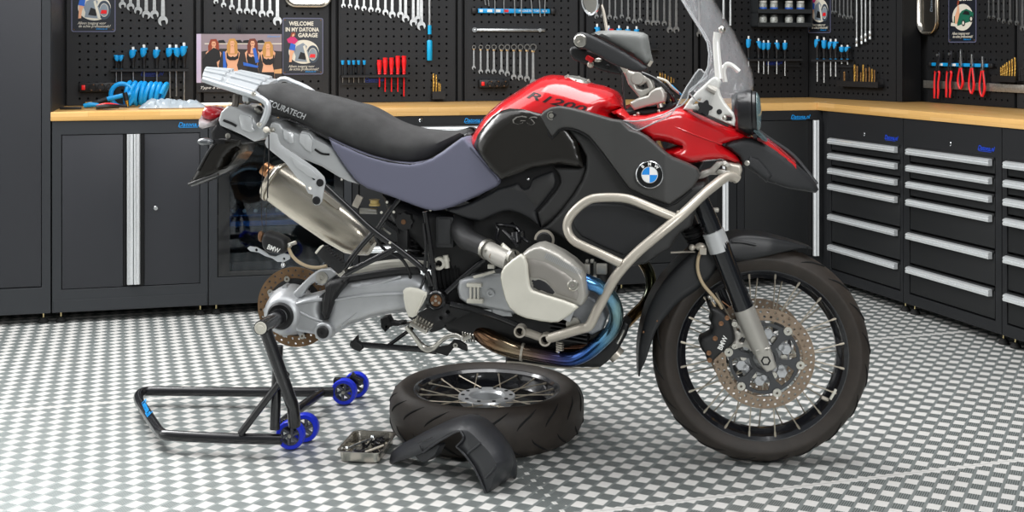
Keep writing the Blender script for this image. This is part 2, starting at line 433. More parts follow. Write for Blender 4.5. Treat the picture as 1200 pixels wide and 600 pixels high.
drawercab(BR, UE[2], UE[3], 'dark drawer cabinet behind the motorcycle seat with one pale handle showing', [BR.loc(520, 148).z, .77, .69, .30, .18], ztop=BR.loc(520, 147).z+.01, key=(k.x, k.z), lg=(l.x, l.z))
drawercab(BR, UE[3], UE[4], 'dark drawer cabinet hidden behind the fuel tank of the motorcycle', [.80, .72, .64, .555, .395, .235])
# plain door unit behind the front forks and the corner unit
def onedoor(x0, x1, label, hx=None, lg=None):
    w = x1-x0-.004; u = unit(x0+.002, x1, label)
    b = MB(); body(b, 0, w); frame_front(b, 0, w, .05, TOP-.042, .04, w-.05, .15, .885); b.build('body', M_cab_shade, u, ang=0, bevel=.0015)
    MB().box(((.043+w-.11)/2, .012, .518), (w-.153, .02, .728), ch=.0015).build('door', M_cab2_shade, u, ang=30)
    MB().box((w-.093, .018, .518), (.028, .01, .728)).build('door_edge', M_dark, u, ang=0)
    vhandle(u, w-.066, .155, .883, .032)
    if lg: logo(u, lg.x-x0, lg.z, .115)
    feet(u, 0, w); return u
onedoor(UE[4], UE[5], 'dark single door cabinet partly hidden behind the front fork')
onedoor(UE[5], UE[6], 'dark corner cabinet with one door and a long steel handle behind the front beak', lg=BR.loc(937, 137))
# right run
def rx(px): return RR.loc(px, 200).x
HR = [CH-(y-CY)/221.7 for y in (161.4, 179, 196.4, 215, 250.4, 286)]
k = RR.loc(1012.5, 157); l = RR.loc(1044, 161.5)
# corner filler
b = MB().box((.5*rx(969), .012, .49), (rx(969), .02, .88)); tag(b.build('corner_filler', mat('filler_black', '#1c1d1f', rough=.5), loc=RR.w(0, .02, 0), rz=RR.rz, ang=0), 'narrow black filler strip in the corner between the door cabinet and the drawers', 'filler panel')
e = [rx(969.5), rx(1058.5), rx(1174)]; e.append(e[2]+(e[2]-e[1]))
drawercab(RR, e[0], e[1], 'dark six-drawer cabinet nearest the corner, leftmost of the drawer cabinets on the right', HR, key=(k.x, k.z), lg=(l.x, l.z), lgm=M_logo_d, hx=(rx(974)-e[0], rx(1054)-e[0]))
k = RR.loc(1113.5, 168.5); l = RR.loc(1155, 174)
drawercab(RR, e[1], e[2], 'dark six-drawer cabinet in the middle of the right-hand run', HR, key=(k.x, k.z), lg=(l.x, l.z), lgm=M_logo_d, hx=(rx(1066)-e[1], rx(1165)-e[1]))
drawercab(RR, e[2], e[3], 'dark six-drawer cabinet cut off by the right edge of the photo', HR, hx=(rx(1180.5)-e[2], e[3]-e[2]-.03))
drawercab(RR, e[3], e[3]+.68, 'dark six-drawer cabinet at the near end of the right-hand run', HR)
# worktops
def wood():
    m = bpy.data.materials.new('beech_worktop'); m.use_nodes = True; nt = m.node_tree; b = nt.nodes['Principled BSDF']; L = nt.links
    tc = nt.nodes.new('ShaderNodeTexCoord')
    br = nt.nodes.new('ShaderNodeTexBrick'); mp = nt.nodes.new('ShaderNodeMapping')
    cx = nt.nodes.new('ShaderNodeSeparateXYZ'); L.new(tc.outputs['Object'], cx.inputs[0])
    ad = nt.nodes.new('ShaderNodeMath'); ad.operation = 'ADD'; L.new(cx.outputs[1], ad.inputs[0]); L.new(cx.outputs[2], ad.inputs[1])
    cb = nt.nodes.new('ShaderNodeCombineXYZ'); L.new(cx.outputs[0], cb.inputs[0]); L.new(ad.outputs[0], cb.inputs[1])
    L.new(cb.outputs[0], br.inputs['Vector'])
    br.inputs['Scale'].default_value = 1; br.inputs['Brick Width'].default_value = .32; br.inputs['Row Height'].default_value = .043; br.inputs['Mortar Size'].default_value = .0004
    br.inputs['Color1'].default_value = rgb('#deb374'); br.inputs['Color2'].default_value = rgb('#d0a25c'); br.inputs['Mortar'].default_value = rgb('#ac8048')
    mp.inputs['Scale'].default_value = (2.5, 60, 60); L.new(tc.outputs['Object'], mp.inputs[0])
    n = nt.nodes.new('ShaderNodeTexNoise'); n.inputs['Scale'].default_value = 1.2; n.inputs['Detail'].default_value = 6; L.new(mp.outputs[0], n.inputs[0])
    r = nt.nodes.new('ShaderNodeValToRGB'); r.color_ramp.elements[0].position = .35; r.color_ramp.elements[0].color = (.88, .84, .78, 1); r.color_ramp.elements[1].position = .6; r.color_ramp.elements[1].color = (1, 1, 1, 1)
    L.new(n.outputs[0], r.inputs[0])
    mx = nt.nodes.new('ShaderNodeMix'); mx.data_type = 'RGBA'; mx.blend_type = 'MULTIPLY'; mx.inputs[0].default_value = .8
    L.new(br.outputs[0], mx.inputs[6]); L.new(r.outputs[0], mx.inputs[7]); L.new(mx.outputs[2], b.inputs['Base Color'])
    b.inputs['Roughness'].default_value = .38; return m
M_wood = wood()
def wtop(fr, x0, x1, d0, d1, lab):
    b = MB().box(((x0+x1)/2, (d0+d1)/2, TOP-.0205), (x1-x0, d1-d0, .041), ch=.003)
    return tag(b.build('worktop', M_wood, loc=fr.w(0, 0, 0), rz=fr.rz, ang=30), lab, 'worktop')
wtop(BR, -.004, 2.36, -.008, .618, 'long beech worktop on the left part of the back run of cabinets')
dd_ = lambda t: (RR.w(t, .60, 0)-BR.o).dot(BR.y)
tt_ = (.62-dd_(0))/(dd_(1)-dd_(0))
pw = [BR.w(2.362, -.008, 0), RR.w(-.010, -.008, 0), RR.w(-.010, .60, 0), RR.w(tt_, .60, 0), BR.w(2.362, .618, 0)]
pl = [((p-BR.o).dot(BR.x), (p-BR.o).dot(BR.y)) for p in pw]
b = MB(); b.plate([pl], .041, lambda x, y, k: Vector((x, y, TOP-.041+k)))
tag(b.build('worktop', M_wood, loc=BR.w(0, 0, 0), rz=BR.rz, ang=0, bevel=.002), 'beech worktop of the back run reaching into the corner behind the windscreen', 'worktop')
wtop(RR, -.008, 3.2, -.008, .60, 'beech worktop over the drawer cabinets of the right-hand run')
# --- perforated wall panels ------------------------------------------------------
PD = .60
M_peg_shade = mat('shaded_panel_coat', '#17181a', rough=.55, spec=.3, bump=.1, bscale=900)  # same panel coat, right-hand shade put into the colour
def pegpanel(fr, x0, x1, z0, z1, d, label, group=None, sp=.0415, M_peg=M_peg):
    w = x1-x0; root = thing('perforated_panel', label, 'tool panel', fr.w(x0, d, z0), fr.rz, group)
    h = z1-z0; b = MB(); m = .045; nx = int((w-2*m+sp)/sp); nz = int((h-.03)/.040)
    ox = (w-(nx-1)*sp)/2; 
    r = .0062
    X = [0]+[ox+sp*(i-.5) for i in range(nx+1)]+[w]; Z = [0]+[.034+.040*(i-.5) for i in range(nz+1)]+[h]
    idx = {}
    def V(x, y, z):
        k = (round(x, 6), round(y, 6), round(z, 6))
        if k not in idx: idx[k] = len(b.v); b.v.append(Vector((x, y, z)))
        return idx[k]
    for i in range(len(X)-1):
        for j in range(len(Z)-1):
            xa, xb, za, zb = X[i], X[i+1], Z[j], Z[j+1]
            if i in (0, len(X)-2) or j in (0, len(Z)-2):
                b.f.append((V(xa, 0, za), V(xb, 0, za), V(xb, 0, zb), V(xa, 0, zb))); b.mi.append(0); continue
            cx, cz = (xa+xb)/2, (za+zb)/2
            I = [V(cx+r*math.cos(PI/4*k+PI/8), 0, cz+r*math.sin(PI/4*k+PI/8)) for k in range(8)]
            D = [V(cx+r*math.cos(PI/4*k+PI/8), .006, cz+r*math.sin(PI/4*k+PI/8)) for k in range(8)]
            O = [V(xb, 0, cz), V(xb, 0, zb), V(cx, 0, zb), V(xa, 0, zb), V(xa, 0, cz), V(xa, 0, za), V(cx, 0, za), V(xb, 0, za)]
            O = [V(xb, 0, zb), V(xa, 0, zb), V(xa, 0, za), V(xb, 0, za)]
            # corners k: 45,135,225,315 deg ; inner pairs
            for q in range(4):
                a0 = I[(2*q) % 8]; a1 = I[(2*q+1) % 8]; a2 = I[(2*q+2) % 8]
                b.f.append((O[q], a1, a0)); b.mi.append(0)
                b.f.append((O[q], O[(q+1) % 4], a2, a1)); b.mi.append(0)
            for k in range(8): b.f.append((I[k], I[(k+1) % 8], D[(k+1) % 8], D[k])); b.mi.append(0)
    b.build('panel_sheet', M_peg, root, ang=0, weld=False)
    fr_ = MB(); t = .012
    for (c, s) in (((.004, .014, h/2), (.008, .030, h)), ((w-.004, .014, h/2), (.008, .030, h)), ((w/2, .014, .004), (w-.016, .030, .008)), ((w/2, .014, h-.004), (w-.016, .030, .008))): fr_.box(c, s)
    fr_.build('folded_edge', M_peg, root, ang=0)
    MB().box((w/2, .026, h/2), (w-.02, .002, h-.02)).build('backing', M_dark, root, ang=0)
    return root
edges = [75.5, 232.5, 391, 539, 682, 816]
def bx(px, d=PD): return BR.loc(px, 60, d).x
EX = [bx(p) for p in edges]; EX[0] = max(EX[0], .006); EX.append(BR.loc(947, 60, PD).x)
names = ['perforated dark panel with the air hose and blue screwdrivers, leftmost above the worktop', 'perforated dark panel behind the calendar and the garage sign', 'perforated dark panel with the red screwdrivers above the seat', 'perforated dark panel with the short ratchet wrenches left of the tank filler', 'perforated dark panel behind the handguard', 'perforated dark panel with the jar rack behind the windscreen']
ZT = 1.66
for i in range(6):
    xa, xb = EX[i], EX[i+1]
    if i: MB_ = MB().box((xa, PD+.014, (TOP+ZT)/2), (.024, .02, ZT-TOP)); tag(MB_.build('upright_rail', M_peg, loc=BR.w(0, 0, 0), rz=BR.rz, ang=0, bevel=.002), ['', 'dark upright rail between the leftmost tool panel and the calendar panel', 'dark upright rail right of the garage sign', 'dark upright rail right of the long blue handled bar', 'dark upright rail left of the handguard', 'dark upright rail behind the windscreen'][i], 'rail')
    pegpanel(BR, xa+(.027 if i else .0), xb-(.027 if i < 5 else .0), TOP+.002, ZT, PD, names[i], M_peg=M_peg_shade if i > 4 else M_peg)
# corner panel, return panel, deeper panels
cA = BR.w(EX[-1]+.003, PD, 0); cB = RR.w(RR.loc(1050, 60, .44).x, .44, 0); cd_ = cB-cA
CF = Frame(cA.x, cA.y, math.degrees(math.atan2(cd_.y, cd_.x))); cL = cd_.length
pegpanel(CF, .006, cL, TOP+.002, ZT, .0, 'perforated dark corner panel with hanging wrenches and gold drill bits', sp=.036, M_peg=M_peg_shade)
xe = CF.loc(1057, 60, 0).x; PR = PD-.012; pe = CF.w(xe, .0, 0)-RR.o; xr2 = pe.dot(RR.x)+.004; yr2 = pe.dot(RR.y)
tag(MB().box(((cL+xe)/2+.001, .010, (TOP+ZT)/2), (xe-cL-.002, .020, ZT-TOP-.004)).box((xe-.006, .085, (TOP+ZT)/2), (.012, .13, ZT-TOP-.004)).build('return_panel', M_peg_shade, loc=CF.w(0, 0, 0), rz=CF.rz, ang=0, bevel=.002), 'dark upright return panel between the corner tool panel and the plier panel', 'panel')
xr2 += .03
pegpanel(RR, xr2, xr2+.68, TOP+.002, ZT, PR, 'perforated dark panel with the red pliers near the right edge', M_peg=M_peg_shade)
pegpanel(RR, xr2+.70, xr2+1.38, TOP+.002, ZT, PR, 'perforated dark panel beyond the right edge of the photo')
# ---------------------------------------------------------------- motorcycle frame of reference
FP = Vector((.770, 3.836)); RP = Vector((-.715, 4.10))
_d = FP-RP; BK = Frame(RP.x, RP.y, math.degrees(math.atan2(_d.y, _d.x)))
FW = Frame(FP.x, FP.y, -2.0)
Mb = Matrix.Translation(BK.o) @ Matrix.Rotation(BK.rz, 4, 'Z'); Mbi = Mb.inverted()
Mf = Matrix.Translation(FW.o) @ Matrix.Rotation(FW.rz, 4, 'Z')
def Pb(px, py, off=0.): return BK.loc(px, py, -off)
def Pf(px, py, off=0.): return Mbi @ (Mf @ FW.loc(px, py, -off))
def proj(p):
    q = Mb @ p if True else p
    return CX+F*q.x/q.y, CY-F*(q.z-CH)/q.y
LAT_B = Vector((0, -1, 0)); LAT_F = (Mbi.to_3x3() @ Mf.to_3x3()) @ Vector((0, -1, 0))
bike = thing('motorcycle', 'red and black touring motorcycle with its rear wheel removed, held on a black paddock stand', 'motorcycle', BK.o, BK.rz)
def ff(t):
    t = max(0., min(1., t)); return math.sqrt(max(0., 1-(1-t)**2))
def seg_d(x, y, P):
    m = 1e9; n = len(P)
    for i in range(n):
        ax, ay = P[i]; bx_, by = P[(i+1) % n]; dx, dy = bx_-ax, by-ay; L = dx*dx+dy*dy
        t = 0 if L == 0 else max(0, min(1, ((x-ax)*dx+(y-ay)*dy)/L))
        d = (x-ax-dx*t)**2+(y-ay-dy*t)**2
        if d < m: m = d
    return math.sqrt(m)
def inside(x, y, P):
    c = False; n = len(P); j = n-1
    for i in range(n):
        if (P[i][1] > y) != (P[j][1] > y) and x < (P[j][0]-P[i][0])*(y-P[i][1])/(P[j][1]-P[i][1])+P[i][0]: c = not c
        j = i
    return c
def val(f, x, y): return f(x, y) if callable(f) else f
def ramp(x, pts):
    if x <= pts[0][0]: return pts[0][1]
    for (a, u), (b, v) in zip(pts, pts[1:]):
        if x <= b: return u+(v-u)*(x-a)/(b-a)
    return pts[-1][1]
class Solid:
    """closed body whose side outline was traced: near and far faces at their own distances, rounded edges"""
    def __init__(s, pts, near, far, edge=.01, R=6, m=None, step=4, P=Pb, lat=LAT_B, holes=(), on=None, fedge=None, smooth=0):
        if smooth: pts = sm2(pts, smooth)
        s.o = [tuple(p) for p in pts]; s.near = near; s.far = far; s.edge = edge; s.R = R; s.P = P; s.lat = lat; s.on = on
        s.fedge = edge if fedge is None else fedge
        s.m = near if m is None else m; s.h = holes
        loops = [s.o]+[list(h) for h in holes]
        V = []; E = []
        for l in loops:
            k = len(V); l2 = []
            for i in range(len(l)):
                a = Vector(l[i]); b = Vector(l[(i+1) % len(l)]); n = max(1, int((b-a).length/step))
                for j in range(n): l2.append(a+(b-a)*j/n)
            V += l2; E += [(k+i, k+(i+1) % len(l2)) for i in range(len(l2))]
        xs = [p[0] for p in s.o]; ys = [p[1] for p in s.o]
        fine = min(step, R/2.5) if edge > .004 else step
        x = min(xs)+fine*.5; row = 0
        while x < max(xs):
            y = min(ys)+fine*.5+(fine*.5 if row % 2 else 0)
            while y < max(ys):
                if inside(x, y, s.o):
                    d = s.dist(x, y)
                    if d > fine*.45 and (d < R*1.1 or (int((x-min(xs))/fine) % 2 == 0 and int((y-min(ys))/fine) % 2 == 0) or fine >= step*.9):
                        if not any(inside(x, y, h) for h in holes): V.append(Vector((x, y)))
                y += fine
            x += fine; row += 1
        r = geometry.delaunay_2d_cdt([Vector((v[0], v[1])) for v in V], E, [], 1, 1e-4)
        V2, F2 = r[0], r[2]; tri = []
        for f in F2:
            cx = sum(V2[i].x for i in f)/len(f); cy = sum(V2[i].y for i in f)/len(f)
            if inside(cx, cy, s.o) and not any(inside(cx, cy, h) for h in holes): tri.append(tuple(f))
        s.V2 = V2; s.tri = tri
    def dist(s, x, y):
        d = seg_d(x, y, s.o)
        for h in s.h: d = min(d, seg_d(x, y, h))
        return d
    def pt(s, x, y, back=False):
        e = 1-ff(s.dist(x, y)/s.R) if inside(x, y, s.o) else 1.
        if s.on:
            q = s.on[0].hit(x, y); lift = s.on[1]
            return q+s.lat*((lift-s.edge*e) if not back else -.012)
        p = s.P(x, y, val(s.m, x, y)); base = p-s.lat*val(s.m, x, y)
        return base+s.lat*((val(s.near, x, y)-s.edge*e) if not back else (val(s.far, x, y)+s.fedge*e))
    def hit(s, px, py):
        a, b = px, py
        for _ in range(5):
            q = s.pt(a, b); u, v = proj(q); a += px-u; b += py-v
        return s.pt(a, b)
    def build(s, name, m, parent=None, ang=40, both=False):
        b = MB(); n = len(s.V2)
        fr = [s.pt(v.x, v.y) for v in s.V2]; bk = [s.pt(v.x, v.y, True) for v in s.V2]
        F = list(s.tri)+[tuple(i+n for i in reversed(t)) for t in s.tri]
        cnt = {}
        for t in s.tri:
            for i in range(len(t)):
                e = (t[i], t[(i+1) % len(t)]); cnt[tuple(sorted(e))] = cnt.get(tuple(sorted(e)), [])+[e]
        for k, l in cnt.items():
            if len(l) == 1: a, c = l[0]; F.append((c, a, a+n, c+n))
        b.add(fr+bk, F); s.obj = b.build(name, m, parent or bike, ang=ang)
        if both: mirror(s.obj)
        return s.obj
    def lift(s, px, py, d=.0012): return s.hit(px, py)+s.lat*d
def mirror(o, parent=None):
    me = o.data.copy(); bm = bmesh.new(); bm.from_mesh(me)
    for v in bm.verts: v.co.y = -v.co.y
    bmesh.ops.reverse_faces(bm, faces=bm.faces[:]); bm.to_mesh(me); bm.free()
    c = o.copy(); c.data = me; COL.objects.link(c); c.parent = parent or o.parent; return c
def text_on(sol, txt, px, py, hpx, rot, m, parent, shear=0., width=None, name='lettering', bold=0., hook=None, squash=1., lift=.0012):
    t = textmesh(txt, 1., shear, bold, 0); xs = [v.x for v in t.v]; ys = [v.y for v in t.v]
    kx = width/(max(xs)-min(xs)); ky = hpx/(max(ys)-min(ys)); a = math.radians(rot)
    # subdivide long faces so that the letters follow the surface
    bm = bmesh.new(); vs = [bm.verts.new(v) for v in t.v]
    for f in t.f:
        try: bm.faces.new([vs[i] for i in f])
        except ValueError: pass
    bmesh.ops.triangulate(bm, faces=bm.faces[:]); bmesh.ops.subdivide_edges(bm, edges=bm.edges[:], cuts=1)
    bm.verts.index_update(); b = MB(); V = []
    for v in bm.verts:
        x = v.co.x*kx; y = -v.co.y*ky; X = px+x*math.cos(a)-y*math.sin(a); Y = py+x*math.sin(a)+y*math.cos(a)
        V.append(sol.lift(X, Y, lift))
    b.add(V, [tuple(v.index for v in f.verts) for f in bm.faces]); bm.free()
    return b.build(name, m, parent, ang=0, weld=False)
def Z(x0, y0, s=6.): return lambda *pts: [(x0+a/s, y0+b/s) for a, b in pts]
def T(pts, r, name=None, m=None, parent=None, P=Pb, n=10, sub=4, b=None, closed=False, **k):
    """tube through traced points (px, py, off)"""
    b2 = b or MB(); b2.tube([P(*p) for p in pts], r, n=n, sub=sub, closed=closed, **k)
    return b2.build(name, m, parent or bike) if name else b2
C1, C2, C3, C4 = Z(210, 70), Z(210, 150), Z(390, 110), Z(390, 200)
C5, C6, C7, C8 = Z(540, 80), Z(540, 170), Z(700, 110), Z(700, 190)
D1, D2, D3, D4, D5, D6, D7, D8 = Z(650, 0), Z(760, 0), Z(700, 60), Z(820, 130), Z(740, 250), Z(780, 330), Z(780, 400), Z(540, 260)
E1, E2, E3, E4, E5 = Z(540, 340), Z(400, 270), Z(400, 350), Z(280, 300), Z(280, 220)
# materials
M_redp = mat('red_paint', '#c90f18', rough=.22, coat=.9)
M_gblk = mat('satin_black_panel', '#1b1916', rough=.22, coat=.15, bump=.05, bscale=700)
M_pblk = mat('grained_black_plastic', '#222325', rough=.5, bump=.35, bscale=1500)
M_pblk2 = mat('dark_grey_plastic', '#2a2a2a', rough=.45, bump=.3, bscale=1500)
M_tube = mat('black_frame_paint', '#161618', rough=.22, coat=.4)
M_blkm = mat('matt_black_metal', '#19191a', rough=.5, noise=.1)
M_seat = mat('suede_seat', '#3d3d3d', rough=.85, noise=.2, nscale=18, bump=.4, bscale=900, spec=.3)
M_seat2 = mat('slate_seat_side', '#646576', rough=.6, bump=.35, bscale=1800, spec=.3)
M_silp = mat('silver_paint', '#bfc1c2', rough=.33, metal=.35, coat=.2)
M_silw = mat('satin_silver_rack', '#c2c6c9', rough=.32, metal=.35)
M_alu = mat('cast_aluminium', '#b4b6b8', rough=.38, metal=.55, noise=.05, nscale=20, bump=.15, bscale=700)
M_aluw = mat('painted_aluminium', '#aaa7a0', rough=.36, metal=.45, noise=.04, nscale=12, bump=.1, bscale=700)
M_guard = mat('ivory_coated_guard', '#cfccc0', rough=.42, metal=.15, noise=.05, nscale=15)
M_bar = mat('crash_bar_coat', '#b9b2a6', rough=.33, metal=.4)
M_rub = mat('tyre_rubber', '#2d2722', rough=.55, noise=.2, nscale=25, bump=.2, bscale=500)
M_fork = mat('fork_tube', '#121418', rough=.18, coat=.5)
M_bolt = mat('bolt_steel', '#b9b6ae', rough=.3, metal=1)
M_brz = mat('bronze_cap', '#7a5a42', rough=.4, metal=.7)
M_cable = mat('braided_hose', '#b5a284', rough=.5)
M_disc = mat('brake_disc_steel', '#8a7a6a', rough=.4, metal=.75, noise=.12, nscale=40)
M_discr = mat('worn_disc_steel', '#7c6248', rough=.5, metal=.6, noise=.2, nscale=30)
M_muf = mat('stainless_silencer', '#c3bcae', rough=.27, metal=.85, noise=.10, nscale=8, nstretch=(1, 1, 1))
M_cop = mat('heat_tinted_tip', '#a87a56', rough=.35, metal=.9, noise=.15)
M_glass = mat('clear_acrylic', '#d8dde0', rough=.04, spec=1., coat=1., alpha=.10, bump=1., bscale=5, nstretch=(3., 3., .7))
for _n in M_glass.node_tree.nodes:
    if _n.type == 'BUMP': _n.inputs['Distance'].default_value = .035
# ================================================================ bodywork
tank = Solid(C5((62,545),(66,520),(85,470),(120,410),(165,345),(220,288),(280,238),(350,192),(420,148),(480,110),(540,76),(590,55),(630,47),(690,50),(780,64),(860,85),(940,113),(1000,124),(1060,148),(1098,168),(1130,210),(1152,262),(1150,290),(1085,306),(1125,345),(1090,420),(1000,520),(800,590),(560,610),(300,640),(140,640)),
    .172, -.172, edge=.15, R=32, m=.02, step=5)
tank.build('fuel_tank', M_redp, ang=50)
tref = Solid(C5((62,545),(66,520),(85,470),(120,410),(165,345),(220,288),(280,238),(350,192),(420,148),(480,110),(540,76),(590,55),(630,47),(690,50),(780,64),(860,85),(940,113),(1000,124),(1060,148),(1098,168),(1130,210),(1152,262),(1200,500),(1200,1100),(200,1100),(40,700)),
    .172, -.172, edge=.15, R=32, m=.02, step=12)
gs = Solid([(555.5,170),(560,158),(568,147),(578,136),(588,129.5),(597,127),(612,127.8),(636,133.5),(662,146),(676,165),(684,196),(660,192),(647,193),(623,197),(588,211),(576,200),(564,184)], 0, 0, edge=.010, R=8, on=(tref, .014), step=5)
g_ = gs.build('tank_side_panel', M_gblk, ang=40); mirror(g_)
text_on(gs, 'GS', 612, 141.5, 10.5, 3, mat('embossed_grey', '#8d8a85', rough=.3, metal=.6), g_, shear=.25, width=29, name='model_lettering')
text_on(gs, 'GS', 612.4, 142.2, 8.6, 3, M_gblk, g_, shear=.25, width=26, name='model_lettering', lift=.0016)
text_on(tref, 'R1200', 650, 119.3, 9.0, 14.8, mat('dark_red_print', '#2a1618', rough=.35), tank.obj, shear=.35, bold=.018, width=72, name='model_lettering')
fillr = Solid([(566,176),(600,168),(660,160),(690,175),(694,200),(690,240),(660,262),(640,262),(600,246),(560,250),(548,240),(572,222)], .135, -.135, edge=.02, R=6, m=.12, step=9); fillr.build('dark_filler', M_dark)  # added dark filler closing the see-through gap below the side panel
# filler cap
cp = MB(); fcp = Pb(676, 95.5, .015); fn = Vector((.22, -.12, 1)).normalized()
cp.lathe([(0, .012), (.030, .012), (.034, .008), (.042, .009), (.046, .004), (.052, .002), (.052, -.012), (0, -.012)], fcp, fn, 36)
for k in range(6):
    u, w_ = cp.frame((0, 0, 0), fn)[1:]; t = k*PI/3; cp.cyl(fcp+(u*math.cos(t)+w_*math.sin(t))*.039+fn*.008, fcp+(u*math.cos(t)+w_*math.sin(t))*.039+fn*.012, .004, n=8)
cp.build('filler_cap', mat('filler_cap_metal', '#b9b7b0', rough=.35, metal=.9), bike, ang=30)
# front red fairing
red = Solid([(716,131),(729,127),(737,136),(757,136),(776,131),(793,127),(802,128),(826,138),(850,147.5),(868,155),(884,163),(866,165),(847,170),(858,177),(867,185),(870.5,194.5),(858,191),(845,187.5),(827,189.5),(807,192.5),(797,190),(788,185),(778,178),(767,167.5),(757,160),(748,153),(735,146)],
    lambda x, y: ramp(x, [(716,.165),(760,.20),(800,.175),(845,.125),(885,.07)]), lambda x, y: -ramp(x, [(716,.165),(760,.20),(800,.175),(845,.125),(885,.07)]), edge=.035, R=9, m=lambda x, y: ramp(x, [(716,.13),(760,.17),(800,.15),(845,.10),(885,.06)]),
    holes=[[(765,165.5),(772,165),(783,167.2),(797,172),(787,175),(779,177)]])
red.build('front_fairing', M_redp, ang=40)
# raised crease on the red fairing
T([(778,143,.182),(812,157,.168),(846,169,.13)], .0022, 'crease', M_redp, red.obj)
# upper beak fairing ridge towards the headlight
beak = Solid([(846,170),(856,166.5),(866,164),(878,162.5),(889,166),(898,170),(910,177),(922,185),(936,196),(948,206.5),(957,217),(960,223),(956,227),(945,225),(925,222),(900,214),(890,208),(882,202),(876,198),(870,195),(869,190),(866,184),(857,177)],
    lambda x, y: ramp(x, [(846,.122),(880,.085),(930,.06),(960,.03)]), lambda x, y: -ramp(x, [(846,.11),(880,.085),(930,.06),(960,.03)]), edge=.018, R=6)
beak.build('beak', M_pblk)
# red strip and dark ridge along the top of the beak (centre)
def beaktop(pxs, hw, z0, name, m):
    b = MB(); rows = []
    for (x, y) in pxs:
        c = Pb(x, y, 0); rows.append([c+Vector((0, -hw(x), -.003)), c+Vector((0, 0, z0)), c+Vector((0, hw(x), -.003)), c+Vector((0, hw(x), -.022)), c+Vector((0, -hw(x), -.022))])
    V = [p for r_ in rows for p in r_]; Fs = []
    for i in range(len(rows)-1):
        for k in range(5): Fs.append((i*5+k, i*5+(k+1) % 5, (i+1)*5+(k+1) % 5, (i+1)*5+k))
    Fs += [tuple(range(5)), tuple(range(len(rows)*5-5, len(rows)*5))]
    b.add(V, Fs); return b.build(name, m, beak.obj, ang=30)
beaktop([(887,158),(900,163.5),(915,175),(932,190)], lambda x: .055, .004, 'red_strip', M_redp)
T([(886,152,-.055),(903,164,-.055),(930,183,-.05),(957,216,-.02)], .007, 'far_edge', M_pblk, beak.obj)
b = MB(); b.lathe([(0, 0), (.008, 0), (.008, .004), (0, .006)], beak.hit(875.5, 191), (0, -1, 0), 14); b.build('screw', M_bolt, beak.obj)
scoop = Solid([(879,183),(889,186),(899,197),(905,206),(898,214),(888,205),(880,198),(874,194)], 0, 0, edge=.006, R=4, on=(beak, .007)); scoop.build('beak_scoop', M_pblk, beak.obj)
# wing panel with the emblem
wn = lambda x, y: ramp(x, [(631,.183),(660,.20),(720,.245),(780,.262),(820,.225)])
wing = Solid([(631,136),(638,129.5),(645,125.8),(655,124.3),(668,126.5),(685,130.8),(700,135),(717,140),(728,141.5),(738,152),(748,154.8),(757.5,160),(766.7,167.5),(778,178),(788,185),(807,192.5),(817,198),(821,206),(812,220),(800,230),(785,240.5),(755,230),(737,221),(725,205),(706.7,180),(697,168),(690,160),(682,155),(672,151),(662,150),(655,152),(647,161),(641,152),(636,144)],
    wn, lambda x, y: wn(x, y)-.05, edge=.010, R=2.6, step=4)
wing.build('side_wing_panel', mat('wing_panel_plastic', '#3b3b3a', rough=.42, bump=.3, bscale=1500), ang=40)
mirror(wing.obj)
T([(x, y, wn(x, y)-.006) for x, y in ((641,153),(647,162.5),(655,153),(662,151),(672,152),(682,156),(690,161),(697,169),(706.7,181),(725,206),(737,222),(755,231.2),(783,241.3),(800,231.5),(811,222))], .0035, 'panel_gap_shade', M_dark, wing.obj, sub=2)  # dark tube put along the joint for the shade in the gap
b = MB()
q = wing.hit(646, 135.5); b.lathe([(0, -.004), (.0135, -.004), (.0135, .001), (.0105, .001), (.0105, -.002), (.008, -.002), (.0075, .003), (0, .003)], q, (0, -1, 0), 18); b.build('screw', M_bolt, wing.obj)
rc = Solid([(636,130),(645,126.5),(654,135),(650,139.5),(641,139)], 0, 0, edge=.002, R=2, on=(wing, .0012)); rc.build('screw_recess', mat('recess_black', '#121213', rough=.5), wing.obj)
